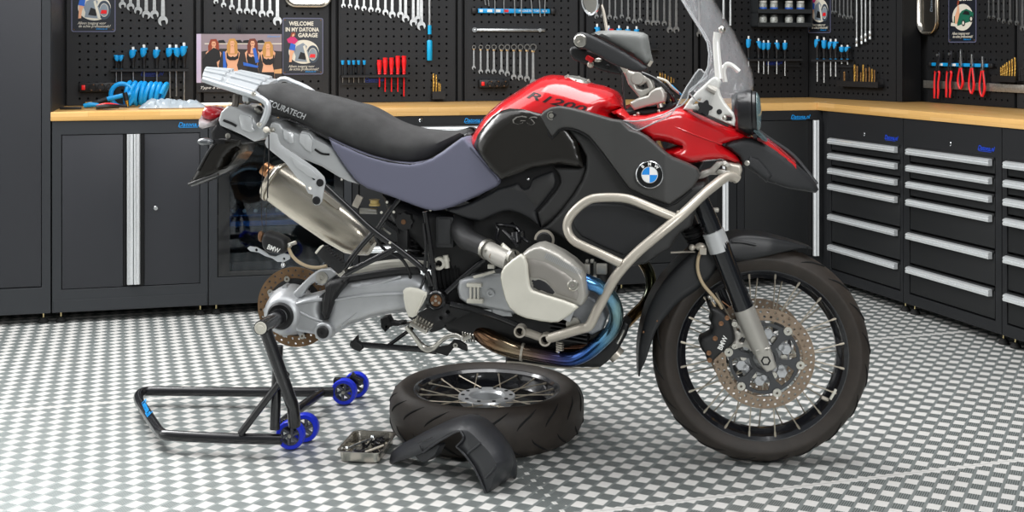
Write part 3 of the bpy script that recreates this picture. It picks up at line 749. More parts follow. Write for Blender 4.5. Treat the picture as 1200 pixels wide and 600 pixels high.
# roundel
EM = wing.hit(761.5, 204.5); EN = Vector((-.08, -1, .16)).normalized()
def emblem(c, nrm, r, parent, name='emblem'):
    nrm = nrm.normalized(); zx = Vector((0, 0, 1)); up = (zx-nrm*zx.dot(nrm)).normalized(); rt = up.cross(nrm).normalized()
    if rt.x < 0: rt = -rt
    M = Matrix.Identity(4); o3 = c+nrm*.002
    for i in range(3): M[i][0] = rt[i]; M[i][1] = up[i]; M[i][2] = nrm[i]; M[i][3] = o3[i]
    e = MB().lathe([(0, -.010), (r, -.010), (r, .001), (r*.96, .0022), (r*.93, .0015), (0, .0015)], (0, 0, 0), (0, 0, 1), 48); e.xf(M); eo = e.build(name, M_chrome, parent, ang=25)
    e = MB().lathe([(0, .0016), (r*.92, .0016), (r*.92, .0022), (0, .0022)], n=48); e.xf(M); e.build('black_ring', mat('emblem_black', '#0c0d0f', rough=.25), eo, ang=20)
    e = MB().lathe([(0, .0022), (r*.60, .0022), (r*.60, .0030), (0, .0030)], n=48); e.xf(M); e.build('white_ring', mat('emblem_silver', '#dcdedf', rough=.3, metal=.4), eo, ang=20)
    for k in range(4):
        q = MB(); a0 = k*PI/2; pts = [(0, 0)]+[(r*.55*math.cos(a0+PI/2*i/10), r*.55*math.sin(a0+PI/2*i/10)) for i in range(11)]
        q.plate([pts], .0006, lambda x, y, z: Vector((x, y, .0030+z))); q.xf(M)
        q.build('quadrant', mat('emblem_blue', '#2a8de0', rough=.25) if k in (1, 3) else mat('emblem_white', '#eeeeec', rough=.25), eo, ang=0)
    for ch, a in (('B', 130), ('M', 90), ('W', 50)):
        t = textmesh(ch, r*.30, 0, .0006, .0003); R = Matrix.Rotation(math.radians(a-90), 4, 'Z')
        t.xf(M @ R @ Matrix.Translation((0, r*.76, .0027))); t.build('letter', M_white, eo, ang=0)
    return eo
emblem(EM+Vector((0, -.006, 0)), Vector((.02, -1, .03)), .0405, wing.obj)
# shroud behind the crash bar
sn = lambda x, y: ramp(x, [(633,.145),(680,.185),(760,.21),(828,.18)])
shr = Solid([(658,147),(672,149),(692,158),(712,178),(730,203),(742,214),(760,222),(785,232),(808,216),(826,214),(829,226),(822,236),(817,242),(813,256),(811,264),(805,268),(798,272),(792,280),(786,291),(773,298),(765,304),(757,309),(735,313),(712,307),(685,296),(657,277),(633,267.5),(645,259),(658,246),(672,228),(682,212),(687,198),(687,183),(680,170),(669,157)],
    sn, lambda x, y: -sn(x, y), edge=.02, R=5, step=4, m=lambda x, y: sn(x, y)-.02)
shr.build('radiator_shroud', M_pblk2, ang=40)
lo = Solid([(672,246),(684,240),(700,238),(730,239),(760,248),(782,255),(768,270),(750,287),(731,299),(706,289),(682,277),(674,268),(670,256)], 0, 0, edge=.006, R=3, on=(shr, .008), step=6); lo.build('lower_side_panel', M_pblk, shr.obj)
# side covers under the tank
cov = Solid([(519,246),(535,244),(552,238),(568,230),(583,221),(598,217),(606,214),(610,219),(615,221),(620,219),(624,209),(636,204),(647,200),(650,203),(652,212),(651,219),(645,227),(635,240),(628,248),(630,256),(633,267),(626,262),(618,256),(608,251),(597,248),(590,248.5),(578,253),(563,260),(548,257),(532,251)],
    .145, .09, edge=.012, R=4, step=4); cov.build('air_intake_cover', M_pblk, ang=40, both=True)
cv2 = Solid([(648,196),(660,196),(678,196),(688,190),(689,200),(684,212),(674,228),(659,247),(646,260),(634,268),(630,254),(629,249),(640,237),(652,222),(656,214),(655,206)], .155, .07, edge=.014, R=5, step=4); cv2.build('intake_duct', M_pblk2, ang=40, both=True)
ed = Solid([(596,222),(608,217),(611,222),(615.5,224),(620,222),(625,212),(647,204.5),(650,210),(649,216),(628,243),(613,224)], 0, 0, edge=.003, R=2, on=(cov, .004)); ed.build('raised_edge', M_pblk2, cov.obj)
b = MB(); b.sphere(cov.hit(619.5, 209.5)+Vector((0, -.004, 0)), .006); b.build('fastener', M_chrome, cov.obj)
# black inner core: air box, frame and gearbox mass
core = Solid([(452,226),(470,232),(495,243),(525,246),(560,240),(600,232),(640,240),(680,262),(700,290),(715,310),(722,340),(705,392),(660,405),(610,404),(560,395),(530,385),(505,365),(500,340),(510,318),(505,296),(494,284),(478,272),(462,252)], .075, -.075, edge=.03, R=12, m=0, step=9)
core.build('inner_frame_and_airbox', M_blkm, ang=50)
eb = Solid([(538,327),(548,324),(562,322),(580,318),(600,318),(640,330),(690,335),(700,345),(690,368),(640,372),(600,368),(580,364),(548,357),(538,350),(535,338)], .135, -.135, edge=.02, R=7, m=.12, step=5); eb.build('crankcase', M_alu, ang=40)
# ================================================================ seat
sh = lambda x, y: ramp(x, [(300,.125),(400,.14),(470,.135),(520,.11),(556,.07)])
seat = Solid([(297,104),(303,100.5),(315,98.5),(330,98),(345,103),(368,109.5),(393,115.5),(410,120.5),(422,123),(434,127),(448,134.5),(462,142.5),(480,149),(503,153),(528,154),(540,152.3),(548,149.5),(554,150.5),(556,154),(553,158),(546,160),(542,161.5),(532,169),(520,178),(507,186),(493,191),(480,193),(457,190),(432,183),(407,173),(390,165),(378,159),(366,151),(350,142),(333,137),(317,133),(309,122),(303,113)],
    sh, lambda x, y: -sh(x, y), edge=.085, R=26, m=.03, step=5, smooth=2); seat.build('seat', M_seat, ang=60)
s2 = Solid([(384,161),(390,164),(407,172),(432,182),(457,189),(480,191.7),(493,190),(507,185),(520,177),(532,168),(541,161.5),(545,161),(548,164),(560,178),(573,192),(585,205),(587.5,210),(586,215),(582,218.5),(565,227),(548,235),(532,242),(518,246),(508,247),(498,245),(483,240),(457,230),(430,221),(422,216),(415,210),(402,193),(390,175)],
    lambda x, y: ramp(x, [(390,.145),(480,.15),(585,.16)]), lambda x, y: -ramp(x, [(390,.145),(480,.15),(585,.16)]), edge=.014, R=4, m=.14, step=5); s2.build('seat_side', M_seat2, ang=40)
T([(552,172,.158),(566,187,.162),(582,205,.165),(585,211,.165)], .0045, 'seat_edge_piping', M_seat2, s2.obj)
text_on(seat, 'TOURATECH', 336, 129, 7.2, 21.5, mat('grey_print', '#c4c6c8', rough=.6), seat.obj, width=46, shear=.1, bold=.012)
T([(318,134,.115),(353,146,.125),(390,165,.135),(432,183,.142),(480,192.5,.143),(507,185.5,.14),(532,168.5,.12),(543,161,.11)], .0025, 'seat_seam', M_blk, seat.obj)
b = Solid([(545,156),(552,152),(558,154),(557,160),(552,168),(547,164)], .06, -.06, edge=.03, R=5, m=0); b.build('seat_nose', M_blk)
# ================================================================ tail
nearL = [(237,92,.115),(249,95,.12),(262,100,.125),(276,103.5,.128),(290,108,.13),(302,113,.132)]
farL = [(243,81.5,-.11),(262,81.5,-.115),(281,84,-.12),(296,87,-.125),(312,90.5,-.13),(326,93,-.132)]
b = MB()
rows = []
for (a, c) in zip(nearL, farL):
    A, B = Pb(*a), Pb(*c); rows.append((A, B))
V = []; Fs = []
K = 8
for A, B in rows:
    for k in range(K+1):
        t = k/K; p = A.lerp(B, t); p.z += .012*math.sin(PI*t); V.append(p)
    for k in range(K+1):
        t = k/K; p = A.lerp(B, t); p.z += .012*math.sin(PI*t)-.010; V.append(p)
W = 2*(K+1)
for i in range(len(rows)-1):
    for k in range(K):
        Fs += [(i*W+k, i*W+k+1, (i+1)*W+k+1, (i+1)*W+k), (i*W+K+1+k, (i+1)*W+K+1+k, (i+1)*W+K+2+k, i*W+K+2+k)]
    Fs += [(i*W, (i+1)*W, (i+1)*W+K+1, i*W+K+1), (i*W+K, i*W+2*K+1, (i+1)*W+2*K+1, (i+1)*W+K)]
e_ = len(rows)-1
for i in (0, e_):
    for k in range(K): Fs.append((i*W+k, i*W+k+1, i*W+K+2+k, i*W+K+1+k))
b.add(V, Fs); rack = b.build('luggage_rack', M_silw, bike, ang=30)
for j, (ta, tb) in enumerate(((.05, .22), (.32, .45), (.55, .68), (.78, .95))):
    for (i0, i1) in ((0, 1.7), (2.1, 4.6)):
        b = MB(); P8 = []
        for ii in (i0, i1):
            i = min(int(ii), len(rows)-2); fr_ = ii-i
            for t in (ta, tb):
                p = rows[i][0].lerp(rows[i+1][0], fr_).lerp(rows[i][1].lerp(rows[i+1][1], fr_), t); p.z += .012*math.sin(PI*t)
                P8 += [p, p+Vector((0, 0, .009))]
        b.add(P8, [(0, 1, 3, 2), (4, 6, 7, 5), (0, 4, 5, 1), (2, 3, 7, 6), (1, 5, 7, 3), (0, 2, 6, 4)]); b.build('rack_slat', M_silw, rack, ang=0, bevel=.003)
grab = [(238,93,.135),(256,99,.137),(276,105,.14),(296,111.5,.142),(308,117,.142),(313.5,123,.14),(313,132,.138),(309,142,.135),(305,149,.132)]
T(grab, [.011,.013,.014,.014,.013,.0135,.0145,.014,.012], 'grab_rail', M_silw, rack, n=14, sy=.8)
T([(x+2, y-8.5, -o) for x, y, o in grab[:5]]+[(330,93,-.14),(345,97,-.14),(358,102.5,-.14),(367,108.5,-.135),(369,112,-.13)], .012, 'far_grab_rail', M_silw, rack, n=12, sy=.8)
b = MB(); b.box(Pb(303, 112, 0)+Vector((0, 0, .0)), (.022, .23, .030), ch=.004); b.box(Pb(296, 105, 0), (.05, .10, .02), ch=.004); b.build('rack_end_block', M_silw, rack, ang=30)
for off in (.09, -.09): T([(277, 111, off), (276, 122, off), (273, 128, off)], .011, 'rack_support', mat('dark_steel_bracket', '#55504b', rough=.4, metal=.6), rack, n=6, sub=0)
for (x, y, o) in ((290, 118, .05), (303, 129, .05)): MB().sphere(Pb(x, y, o), .014).build('mount_bolt', M_bolt, rack)
for (x, y, o) in ((304, 146, .15), (297.5, 110, .158)):
    b = MB(); b.lathe([(0, 0), (.008, 0), (.008, .003), (.004, .005), (0, .003)], Pb(x, y, o), (0, -1, 0), 14); b.build('bolt', M_bolt, rack)
tl = Solid([(258,147),(256,141),(259,131),(267,124),(276,125),(288,131.5),(295,134.5),(300,143),(305,148),(311,152),(310,161),(304,164.5),(298,166),(283,158),(268,151.5)], .105, -.105, edge=.007, R=2.6, m=.1, step=4); tl.build('tail_panel', M_silp, ang=35)
T([(262,141,.108),(272,145,.110),(277,148,.108)], .004, 'groove', M_dark, tl.obj)
kx = Solid([(281,137),(283,134),(291,135.5),(296,138),(297,149),(300,153),(294,155),(284,151)], 0, 0, edge=.004, R=1.6, on=(tl, .013)); kx.build('raised_pad', M_silp, tl.obj)
fr3 = Solid([(316,149),(318,144),(322,142.5),(328,144.5),(332,150),(341,153),(351,157),(354,153),(363,155),(368,161),(380,167),(390,173),(402,192),(412,206),(421,216),(409,213),(398,208),(377,195),(352,185),(330,172),(324,161)], .115, -.115, edge=.007, R=2.6, m=.11, step=4); fr3.build('rear_side_panel', M_silp, ang=35)
for pts in ([(333,151),(345,155),(345,167),(341,168),(334,162)], [(353,156),(363,157.5),(367,165),(366,178),(360,175),(352,166)]):
    q = Solid(pts, 0, 0, edge=.004, R=1.6, on=(fr3, .014)); q.build('moulded_pad', M_silp, fr3.obj)
T([(369,175,.118),(377,180,.119),(386,181,.117)], .0035, 'strap_slot', M_dark, fr3.obj)
C2h = lambda x, y, r: circ(210+x/6, 150+y/6, r, 12)
hg = Solid(C2((600,105),(612,68),(645,30),(680,40),(692,80),(705,115),(780,170),(870,225),(960,290),(1015,345),(1025,385),(1012,450),(1000,520),(980,543),(950,543),(935,520),(938,470),(905,460),(888,425),(880,400),(830,355),(740,240),(640,160),(612,135)), .150, .138, edge=.003, R=2, holes=[C2h(945,352,2.6), C2h(915,425,2.0)], step=4); hg.build('pillion_peg_hanger', M_silp, ang=35)
for (x, y, r) in ((990, 385, .0085), (965, 510, .0095)):
    b = MB(); X, Y = 210+x/6, 150+y/6; b.lathe([(0, 0), (r+.004, 0), (r+.003, .003), (r, .004), (0, .002)], Pb(X, Y, .150), (0, -1, 0), 18); b.build('cap_bolt', M_blk, hg.obj)
ri = Solid([(341,183),(352,190),(366,199),(373,207),(370,210),(360,205),(346,194)], 0, 0, edge=.002, R=1.2, on=(hg, .005), step=3); ri.build('raised_rib', M_silp, hg.obj)
b = MB(); q = Pb(319, 152.5, .125); b.lathe([(0, 0), (.010, 0), (.010, .006), (.005, .008), (0, .006)], q, (0, -1, 0), 16); b.build('hanger_bolt', M_bolt, hg.obj)
b = MB(); b.sphere(Pb(312, 152, .15), .010); b.build('tied_knot', mat('knot_cream', '#d8d2c4', rough=.6), bike)
# tail light
tlr = Solid([(239,134),(243,124.5),(250,126),(259,130),(258,137),(250,141),(243,139)], .075, -.075, edge=.03, R=6, m=.03, step=3); tlr.build('tail_light', mat('red_lens', '#b01520', rough=.12, coat=.8), ang=50)
t2 = Solid([(236,141),(239,134),(243,139),(250,141),(258,137),(258,140),(251,147),(240,151),(237,149)], .078, -.078, edge=.03, R=6, m=.03, step=3); t2.build('clear_lens', mat('clear_lens', '#d8cfd0', rough=.1, coat=.8), tlr.obj, ang=50)
nb = Solid(C1((220,505),(245,470),(285,420),(300,420),(290,450),(310,470),(420,525),(500,562),(560,580),(480,590),(430,600),(360,620),(300,620),(250,600),(225,550)), .08, -.08, edge=.015, R=4, m=.07, step=4); nb.build('number_plate_bracket', M_blk, ang=35)
fl = Solid([(219,216.5),(222,212),(228,203),(236,188),(243,174),(248,164),(258,160),(272,160),(287,161),(284,168),(279,179),(272,190),(264,198),(257,204),(240,212),(223,219)], .085, -.085, edge=.02, R=6, m=.075, step=4, holes=[[(264,185),(272,176),(278,174),(274,184),(266,194),(259,197)]]); fl.build('mudflap', M_gblk, nb.obj, ang=35)
T([(221,216.5,.088),(238,210,.088),(256,204,.088)], .005, 'flap_edge', M_pblk2, nb.obj); T([(232,200,.088),(244,178,.088),(252,168,.088)], .004, 'flap_rib', M_pblk2, nb.obj)
b = MB(); b.sphere(Pb(265.5, 181, .06), .007); b.build('reflector', mat('amber_reflector', '#e08a10', rough=.3), nb.obj)
b = MB(); b.lathe([(0, 0), (.009, 0), (.009, .004), (0, .006)], Pb(267.5, 159, .082), (0, -1, 0), 14); b.build('screw', M_bolt, nb.obj)
b = MB(); b.sphere(Pb(240.5, 166, .17), .022, sq=(1.25, .9, .55)); ind = b.build('rear_indicator', mat('smoked_lens', '#4a4d50', rough=.12, coat=.8), bike); T([(250,166,.16),(262,166,.10)], .008, 'indicator_stem', M_blk, ind)
# ================================================================ subframe tubes
sf = MB()
for pts, r in ((((381,218,.13),(410,245,.128),(437,270,.125),(470,294,.12),(500,318,.12)), .0095), (((438,272,.125),(420,292,.13),(404,314,.14)), .009), (((463,291,.122),(430,308,.13),(404,321,.14)), .009), (((468,234,.10),(455,250,.11),(443,268,.12)), .0085), (((498,248,.12),(503,280,.12),(507,308,.12),(511,342,.12)), .009), (((568,304,.10),(545,323,.11),(523,343,.12)), .0095), (((500,318,.12),(506,335,.12)), .009)):
    T(pts, r, b=sf, n=12)
sfo = sf.build('rear_subframe', M_tube, bike)
T([(528,356,.12),(560,364,.12),(590,374,.12),(612,384,.12)], .0095, 'lower_frame_rod', M_tube)
T([(496,262,.13),(499,290,.13),(497,320,.13)], .0045, 'cable', M_blk); T([(440,272,.09),(448,290,.09),(470,303,.1),(480,320,.1),(481,338,.1)], .005, 'brake_line', M_blk)
T([(497,310,.1),(499,322,.1),(493,338,.12)], .004, 'cable', M_blk)
b = MB(); q = Pb(506.5, 312, .125); b.lathe([(.007, -.02), (.013, -.02), (.013, .006), (.007, .006)], q, (0, -1, 0), 20, closed=True); b.build('tube_eye', M_tube, sfo)
b = MB(); q = Pb(515, 308.5, .09); b.lathe([(.011, -.01), (.020, -.01), (.020, .01), (.011, .01)], q, (0, -1, 0), 24, closed=True); b.build('pale_ring', M_guard, bike)
b = MB(); q = Pb(511, 352, .14); b.lathe([(0, -.05), (.030, -.05), (.030, 0), (.026, .004), (.021, .004), (.020, -.002), (0, -.002)], q, (0, -1, 0), 32); pv = b.build('swingarm_pivot', M_tube, bike)
b = MB(); b.lathe([(0, -.002), (.020, -.002), (.018, .003), (0, .003)], q, (0, -1, 0), 28); b.build('pivot_cap', M_brz, pv)
for a in (90, 215, 330): MB().cyl(q+Vector((.0125*math.cos(math.radians(a)), -.002, .0125*math.sin(math.radians(a)))), q+Vector((.0125*math.cos(math.radians(a)), -.007, .0125*math.sin(math.radians(a)))), .0042, n=10).build('cap_screw', M_bolt, pv)
MB().cyl(q+Vector((0, -.002, 0)), q+Vector((0, -.007, 0)), .0045, n=10).build('cap_screw', M_bolt, pv)
# shock, preload knob, box, small parts between the tubes
b = MB(); k0, k1 = Pb(484, 258, .02), Pb(488, 300, .02); b.cyl(k0, k1, .02); n = 60; b.tube([k0.lerp(k1, i/n)+Vector((.03*math.cos(i*.75), .03*math.sin(i*.75), 0)) for i in range(n+1)], .005, n=8); b.build('shock_spring', mat('spring_black', '#1d1d1f', rough=.25, metal=.4), bike)
b = MB(); q = Pb(473, 260, .10); b.plate([[(.028*(1+.08*math.cos(8*t))*math.cos(t), .028*(1+.08*math.cos(8*t))*math.sin(t)) for t in [2*PI*i/64 for i in range(64)]]], .035, lambda x, y, z: Vector((q.x+x, q.y+z, q.z+y))); b.build('preload_knob', M_blkm, bike, ang=40)
MB().cyl(q+Vector((0, -.003, 0)), q, .008, n=14).build('knob_bolt', M_brz, bike)
b = MB(); b.box((Pb(473, 279, .07)), (.036, .04, .07), ch=.004); b.build('knob_bracket', M_blkm, bike, ang=30)
b = MB(); c = Pb(523, 271, .09); b.box(c, (.058, .05, .098), ch=.005); b.box(c+Vector((0, -.027, .004)), (.042, .006, .08), ch=.002); b.build('control_unit', M_pblk, bike, ang=30)
MB().cyl(Pb(422, 247, .06), Pb(442, 247.5, .06), .0095, n=16).build('metal_canister', M_bolt, bike)
MB().lathe([(0, 0), (.018, 0), (.018, .005), (.014, .008), (.014, .018), (.018, .02), (0, .02)], Pb(439, 241, .05), (0, 0, 1), 20).build('fluid_reservoir', mat('yellowed_plastic', '#c9b070', rough=.4), bike)
b = MB(); b.box(Pb(419, 236, .08), (.022, .01, .04), Matrix.Rotation(.45, 4, 'Y'), ch=.002); b.build('mounting_bracket', M_bar, bike)
for x, y in ((453.5, 237), (461.5, 248.5), (447, 249), (400.5, 210.5), (504.5, 246), (457, 284.5)): MB().sphere(Pb(x, y, .13), .0045).build('small_bolt', M_guard if x > 440 else M_bolt, bike)
b = MB(); b.box(Pb(453, 271, .1), (.032, .008, .006), Matrix.Rotation(.6, 4, 'Y'), ch=.001); b.build('metal_clip', M_bolt, bike)
b = MB()
for i in range(7): b.box(Pb(454+i*2.2, 260+i*1.6, .09), (.003, .03, .022), Matrix.Rotation(-.3, 4, 'Y'))
b.build('cable_comb', M_blk, bike)
# bellows
b = MB(); p0, p1 = Pb(512, 325, .05), Pb(541, 322, .05); pr = []
for i in range(25): pr.append((.052+.006*math.sin(i*1.6)-.0006*i, i/24*(p1-p0).length))
b.lathe(pr, p0, p1-p0, 28); b.build('drive_bellows', M_blkm, bike, ang=60)
b = MB(); b.cyl(Pb(522, 299, .09), Pb(524, 314, .09), .009); b.cyl(Pb(522, 303, .09), Pb(523, 307, .09), .012); b.build('brake_light_switch', M_guard, bike)
# ================================================================ swingarm and final drive
AX = Pb(346, 360, 0); 
def ax(off): return Vector((AX.x, -off, AX.z))
an = lambda x, y: ramp(x, [(340,.125),(380,.12),(500,.11)])
sw = Solid([(386,340),(396,335.5),(405,331.5),(430,327),(463,322.5),(478,320.5),(492,324),(502,331),(507,345),(502,360),(492,366),(473,366.5),(450,370),(430,374.5),(412,381),(398,388),(391,393),(386,388),(382,375),(385,356)], an, .03, edge=.035, R=12, m=.10, step=4); sw.build('swingarm', M_alu, ang=60)
T([(389,352,.121),(420,347,.122),(450,345,.121),(476,344,.118)], .0045, 'swingarm_rib', M_alu, sw.obj); T([(398,341,.11),(440,333,.11),(470,324,.105)], .004, 'swingarm_rib', M_alu, sw.obj)
T([(400,383,.118),(410,374,.12),(418,367,.121)], .0016, 'casting_line', M_alu, sw.obj)
fd = Solid([(338,348),(347,350),(362,346),(377,342),(381,342),(379,352),(377,363),(379,374),(389,378),(392.5,385),(391,393),(385,397),(377,397),(370,393),(350,390),(338,388),(330,380),(328,362)], .118, .03, edge=.03, R=9, m=.10, step=4); fd.build('final_drive_housing', M_alu, ang=60)
T([(346,357,.119),(360,353,.121),(378,351,.120)], .0055, 'housing_rib', M_alu, fd.obj); T([(352,366,.12),(366,373,.12),(378,377,.12)], .004, 'housing_rib', M_alu, fd.obj); T([(348,385,.116),(344,372,.12),(344,358,.12)], .004, 'housing_rib', M_alu, fd.obj)
b = MB(); b.lathe([(.0, .02), (.082, .02), (.082, .045), (.078, .06), (.073, .085), (.066, .11), (.056, .128), (.045, .135), (0, .135)], ax(0), (0, -1, 0), 48); b.build('bevel_drive_hub', M_alu, fd.obj, ang=40)
for a in range(20, 380, 40):
    t = math.radians(a); c = ax(.05)+Vector((.078*math.cos(t), 0, .078*math.sin(t))); b = MB(); b.cyl(c+Vector((0, -.014, 0)), c+Vector((0, .02, 0)), .009); b.build('hub_lug', M_alu, fd.obj)
b = MB(); b.lathe([(.024, .12), (.044, .12), (.044, .139), (.038, .145), (.030, .14), (.024, .14)], ax(0), (0, -1, 0), 40, closed=True); b.build('seal_ring', M_blkm, fd.obj)
q = Pb(380, 388, .12); b = MB(); b.lathe([(0, -.04), (.030, -.04), (.030, .010), (.026, .014), (.020, .014), (0, .010)], q, (0, -1, 0), 32); b.build('torque_arm_boss', M_alu, fd.obj)
b = MB(); b.lathe([(0, .008), (.020, .008), (.020, .017), (.016, .021), (.006, .021), (.005, .018), (0, .018)], q, (0, -1, 0), 28); b.build('rubber_cap', M_blkm, fd.obj)
bt = Solid([(379,334),(386,329),(398,327),(406,327.5),(404,336),(397,345),(391,355),(387,366),(383,375),(379,376),(376.5,367),(377,352),(380,342)], .145, .05, edge=.025, R=6, m=.13, step=3); bt.build('rubber_boot', M_blkm, ang=60)
for pts in ([(383,336,.142),(381,355,.142),(381,372,.14)], [(389,334,.143),(386,350,.143),(383,368,.14)], [(396,332,.14),(392,343,.143),(387,358,.14)]): T(pts, .003, 'boot_fold', M_blkm, bt.obj)
ta = Solid([(343,343),(350,336),(360,326),(369,318.5),(376,315),(387,315),(394,319),(397,322),(390,327),(383,333),(377,335),(371,334),(362,341),(352,349),(346,351)], .10, .07, edge=.006, R=3, m=.1, step=3, holes=[[(355,345),(361,336),(368,331),(372,333),(364,340)]]); ta.build('torque_arm', M_alu, ang=40)
b = MB(); q = Pb(377.5, 325.5, .10); b.lathe([(0, 0), (.020, 0), (.020, .004), (.010, .006), (.010, .010), (.005, .010), (.004, .006), (0, .006)], q, (0, -1, 0), 24); b.build('pivot_bolt', M_bolt, ta.obj)
T([(398,328,.09),(430,323,.09),(465,318,.09),(492,317,.09)], .0125, 'reaction_strut', M_blkm)
T([(398,322,-.03),(430,314,-.03),(470,309,-.03),(500,312,-.03)], .016, 'exhaust_link_pipe', M_guard)
hc = Solid([(472,341),(475,338),(480,337),(488,338),(500,343),(499.5,348),(496,355),(491,363),(488,370),(483,372.5),(478,371),(475,362),(473,352)], .16, .15, edge=.003, R=2.5, step=3); hc.build('heel_guard', M_guard, ang=40)
T([(497,346,.163),(493,356,.163),(488,367,.163)], .003, 'guard_lip', M_guard, hc.obj)
# rear disc
def disc(parent, c, lat, R, r0, th, m, nh=36, rows=2, hr=.004, name='brake_disc', rot=0.):
    zx = Vector((0, 0, 1)); xx = zx.cross(lat).normalized()
    hl = []
    for k in range(nh):
        for j in range(rows):
            a = 2*PI*(k+.5*j+rot)/nh; rr = r0+(R-r0)*(.3+.42*j); hl.append(circ(rr*math.cos(a), rr*math.sin(a), hr, 8))
    b = MB(); b.plate([circ(0, 0, R, 96), circ(0, 0, r0, 72)]+hl, th, lambda x, y, z: c+xx*x+zx*y+lat*(z-th/2)); return b.build(name, m, parent, ang=30)
rd = disc(bike, ax(-.005), LAT_B, .1325, .094, .005, M_discr, 30, name='rear_brake_disc')
b = MB(); b.lathe([(.045, -.01), (.075, -.006), (.096, -.002), (.084, .002), (.045, .004)], ax(0), (0, -1, 0), 36, closed=True); b.build('disc_carrier', M_blkm, rd)
for k in range(8):
    a = 2*PI*(k+.35)/8; c = ax(.004)+Vector((.097*math.cos(a), 0, .097*math.sin(a))); b = MB(); b.lathe([(.0035, 0), (.010, 0), (.010, .004), (.0035, .004)], c, (0, -1, 0), 14, closed=True); b.build('disc_bobbin', M_bolt, rd)
# hanging rear caliper
cal = Solid([(306,280),(308,274),(313,272),(318,274),(325,276),(333,280),(336,285),(336,292),(330,298),(322,297),(315,297),(309,293),(306,287)], .11, .04, edge=.02, R=5, m=.1, step=3, smooth=2); cal.build('hanging_rear_caliper', M_blkm, ang=60)
text_on(cal, 'BMW', 320.5, 291.8, 6., 22, M_white, cal.obj, width=15, bold=.02)
cb = Solid([(289.5,291),(292,289),(300,290),(310,295),(316,300),(322,301),(332,297),(340,299),(339,304),(333,307),(325,307),(319,303),(310,300),(303,296),(293,294.5)], .09, .08, edge=.002, R=2, step=3, holes=[circ(300,293.2,1.9,10), circ(332.5,303.5,1.7,10)]); cb.build('caliper_bracket', M_silw, cal.obj)
b = MB(); b.cyl(Pb(331.5, 307, .085), Pb(331.5, 313.5, .085), .004); b.sphere(Pb(332, 310.5, .085), .008); b.build('guide_pin', M_chrome, cal.obj)
b = MB(); b.sphere(Pb(306, 277, .07), .013, sq=(.8, 1, 1.4)); b.build('bleed_cap', M_brz, cal.obj)
T([(338,290,.09),(342,299,.09),(350,307,.09),(362,312.5,.09),(374,313.5,.09),(383,311.5,.09)], .0055, 'brake_hose', M_cable, cal.obj)
b = MB(); b.cyl(Pb(336, 288, .09), Pb(347, 284, .09), .006); b.sphere(Pb(339, 287.5, .09), .009); b.build('banjo_fitting', M_bolt, cal.obj)
T([(315,158,.16),(315,190,.17),(313.5,225,.17),(314,232,.17)], .0022, 'hanging_cord', M_blk, sub=3); T([(312,165,.1),(308,200,.1),(306,240,.1),(308,273,.1)], .0012, 'hanging_wire', M_blkm, sub=3); T([(313,232,.15),(312,255,.13),(312,273,.11)], .0012, 'hanging_wire', M_blkm, sub=3)
# ================================================================ silencer
p0, p1 = Pb(318, 210, -.20), Pb(433, 290, -.16); d_ = (p1-p0).normalized(); b = MB()
up_ = Vector((0, 1, 0)).cross(d_).normalized(); 
if up_.z < 0: up_ = -up_
lat_ = d_.cross(up_)
def mufring(p, a, h, n=32): 
    return [p+up_*h*(abs(math.sin(t))**.75)*(1 if math.sin(t) >= 0 else -1)+lat_*a*(abs(math.cos(t))**.75)*(1 if math.cos(t) >= 0 else -1) for t in [2*PI*i/n for i in range(n)]]
secs = [(-.008, .040, .048), (0, .052, .062), (.02, .056, .068), (.15, .058, .071), (.30, .056, .069), (.37, .052, .062), (.40, .042, .050), (.44, .024, .026)]
V = []; Fs = []
for i, (t, a, h) in enumerate(secs): V += mufring(p0+d_*t-up_*(.0 if i else 0), a, h)
for i in range(len(secs)-1):
    for k in range(32): Fs.append((i*32+k, i*32+(k+1) % 32, (i+1)*32+(k+1) % 32, (i+1)*32+k))
Fs += [tuple(range(31, -1, -1)), tuple(range(7*32, 8*32))]
b.add(V, Fs); mu = b.build('silencer', M_muf, bike, ang=40)
b = MB(); b.lathe([(.019, 0), (.026, 0), (.027, .018), (.024, .022), (.024, .045), (.020, .045), (.019, .01)], p0+up_*.018+d_*0, -d_, 28, closed=True); b.build('tail_pipe', M_cop, mu)
for t in (.012,):
    V = []; Fs = []
    for i in range(2): V += mufring(p0+d_*(t+.012*i), .060, .073)
    bb = MB().add(V, [(k, (k+1) % 32, 32+(k+1) % 32, 32+k) for k in range(32)]); o = bb.build('silencer_band', M_muf, mu); md = o.modifiers.new('s', 'SOLIDIFY'); md.thickness = .002
b = MB(); b.box(p0+d_*.24+up_*.066+lat_*0+Vector((0, -.04, .004)), (.075, .012, .020), Matrix.Rotation(.62, 4, 'Y'), ch=.003); b.build('silencer_bracket', M_bar, mu)
# pillion peg
pg = MB(); c = Pb(389, 304, .19); R_ = Matrix.Rotation(math.radians(40), 4, 'Y')
pg.box(c, (.095, .03, .036), R_, ch=.004)
for i in range(9): pg.box(c+R_ @ Vector((-.04+i*.010, -.004, .019)), (.005, .034, .006), R_)
pgo = pg.build('pillion_footpeg', M_blkm, bike, ang=30)
MB().box(c+R_ @ Vector((-.050, -.002, -.002)), (.008, .028, .030), R_, ch=.003).build('peg_end', M_guard, pgo)
b = MB(); b.box(Pb(401, 318, .15), (.022, .04, .026), R_, ch=.003); b.build('peg_joint', M_bolt, pgo)
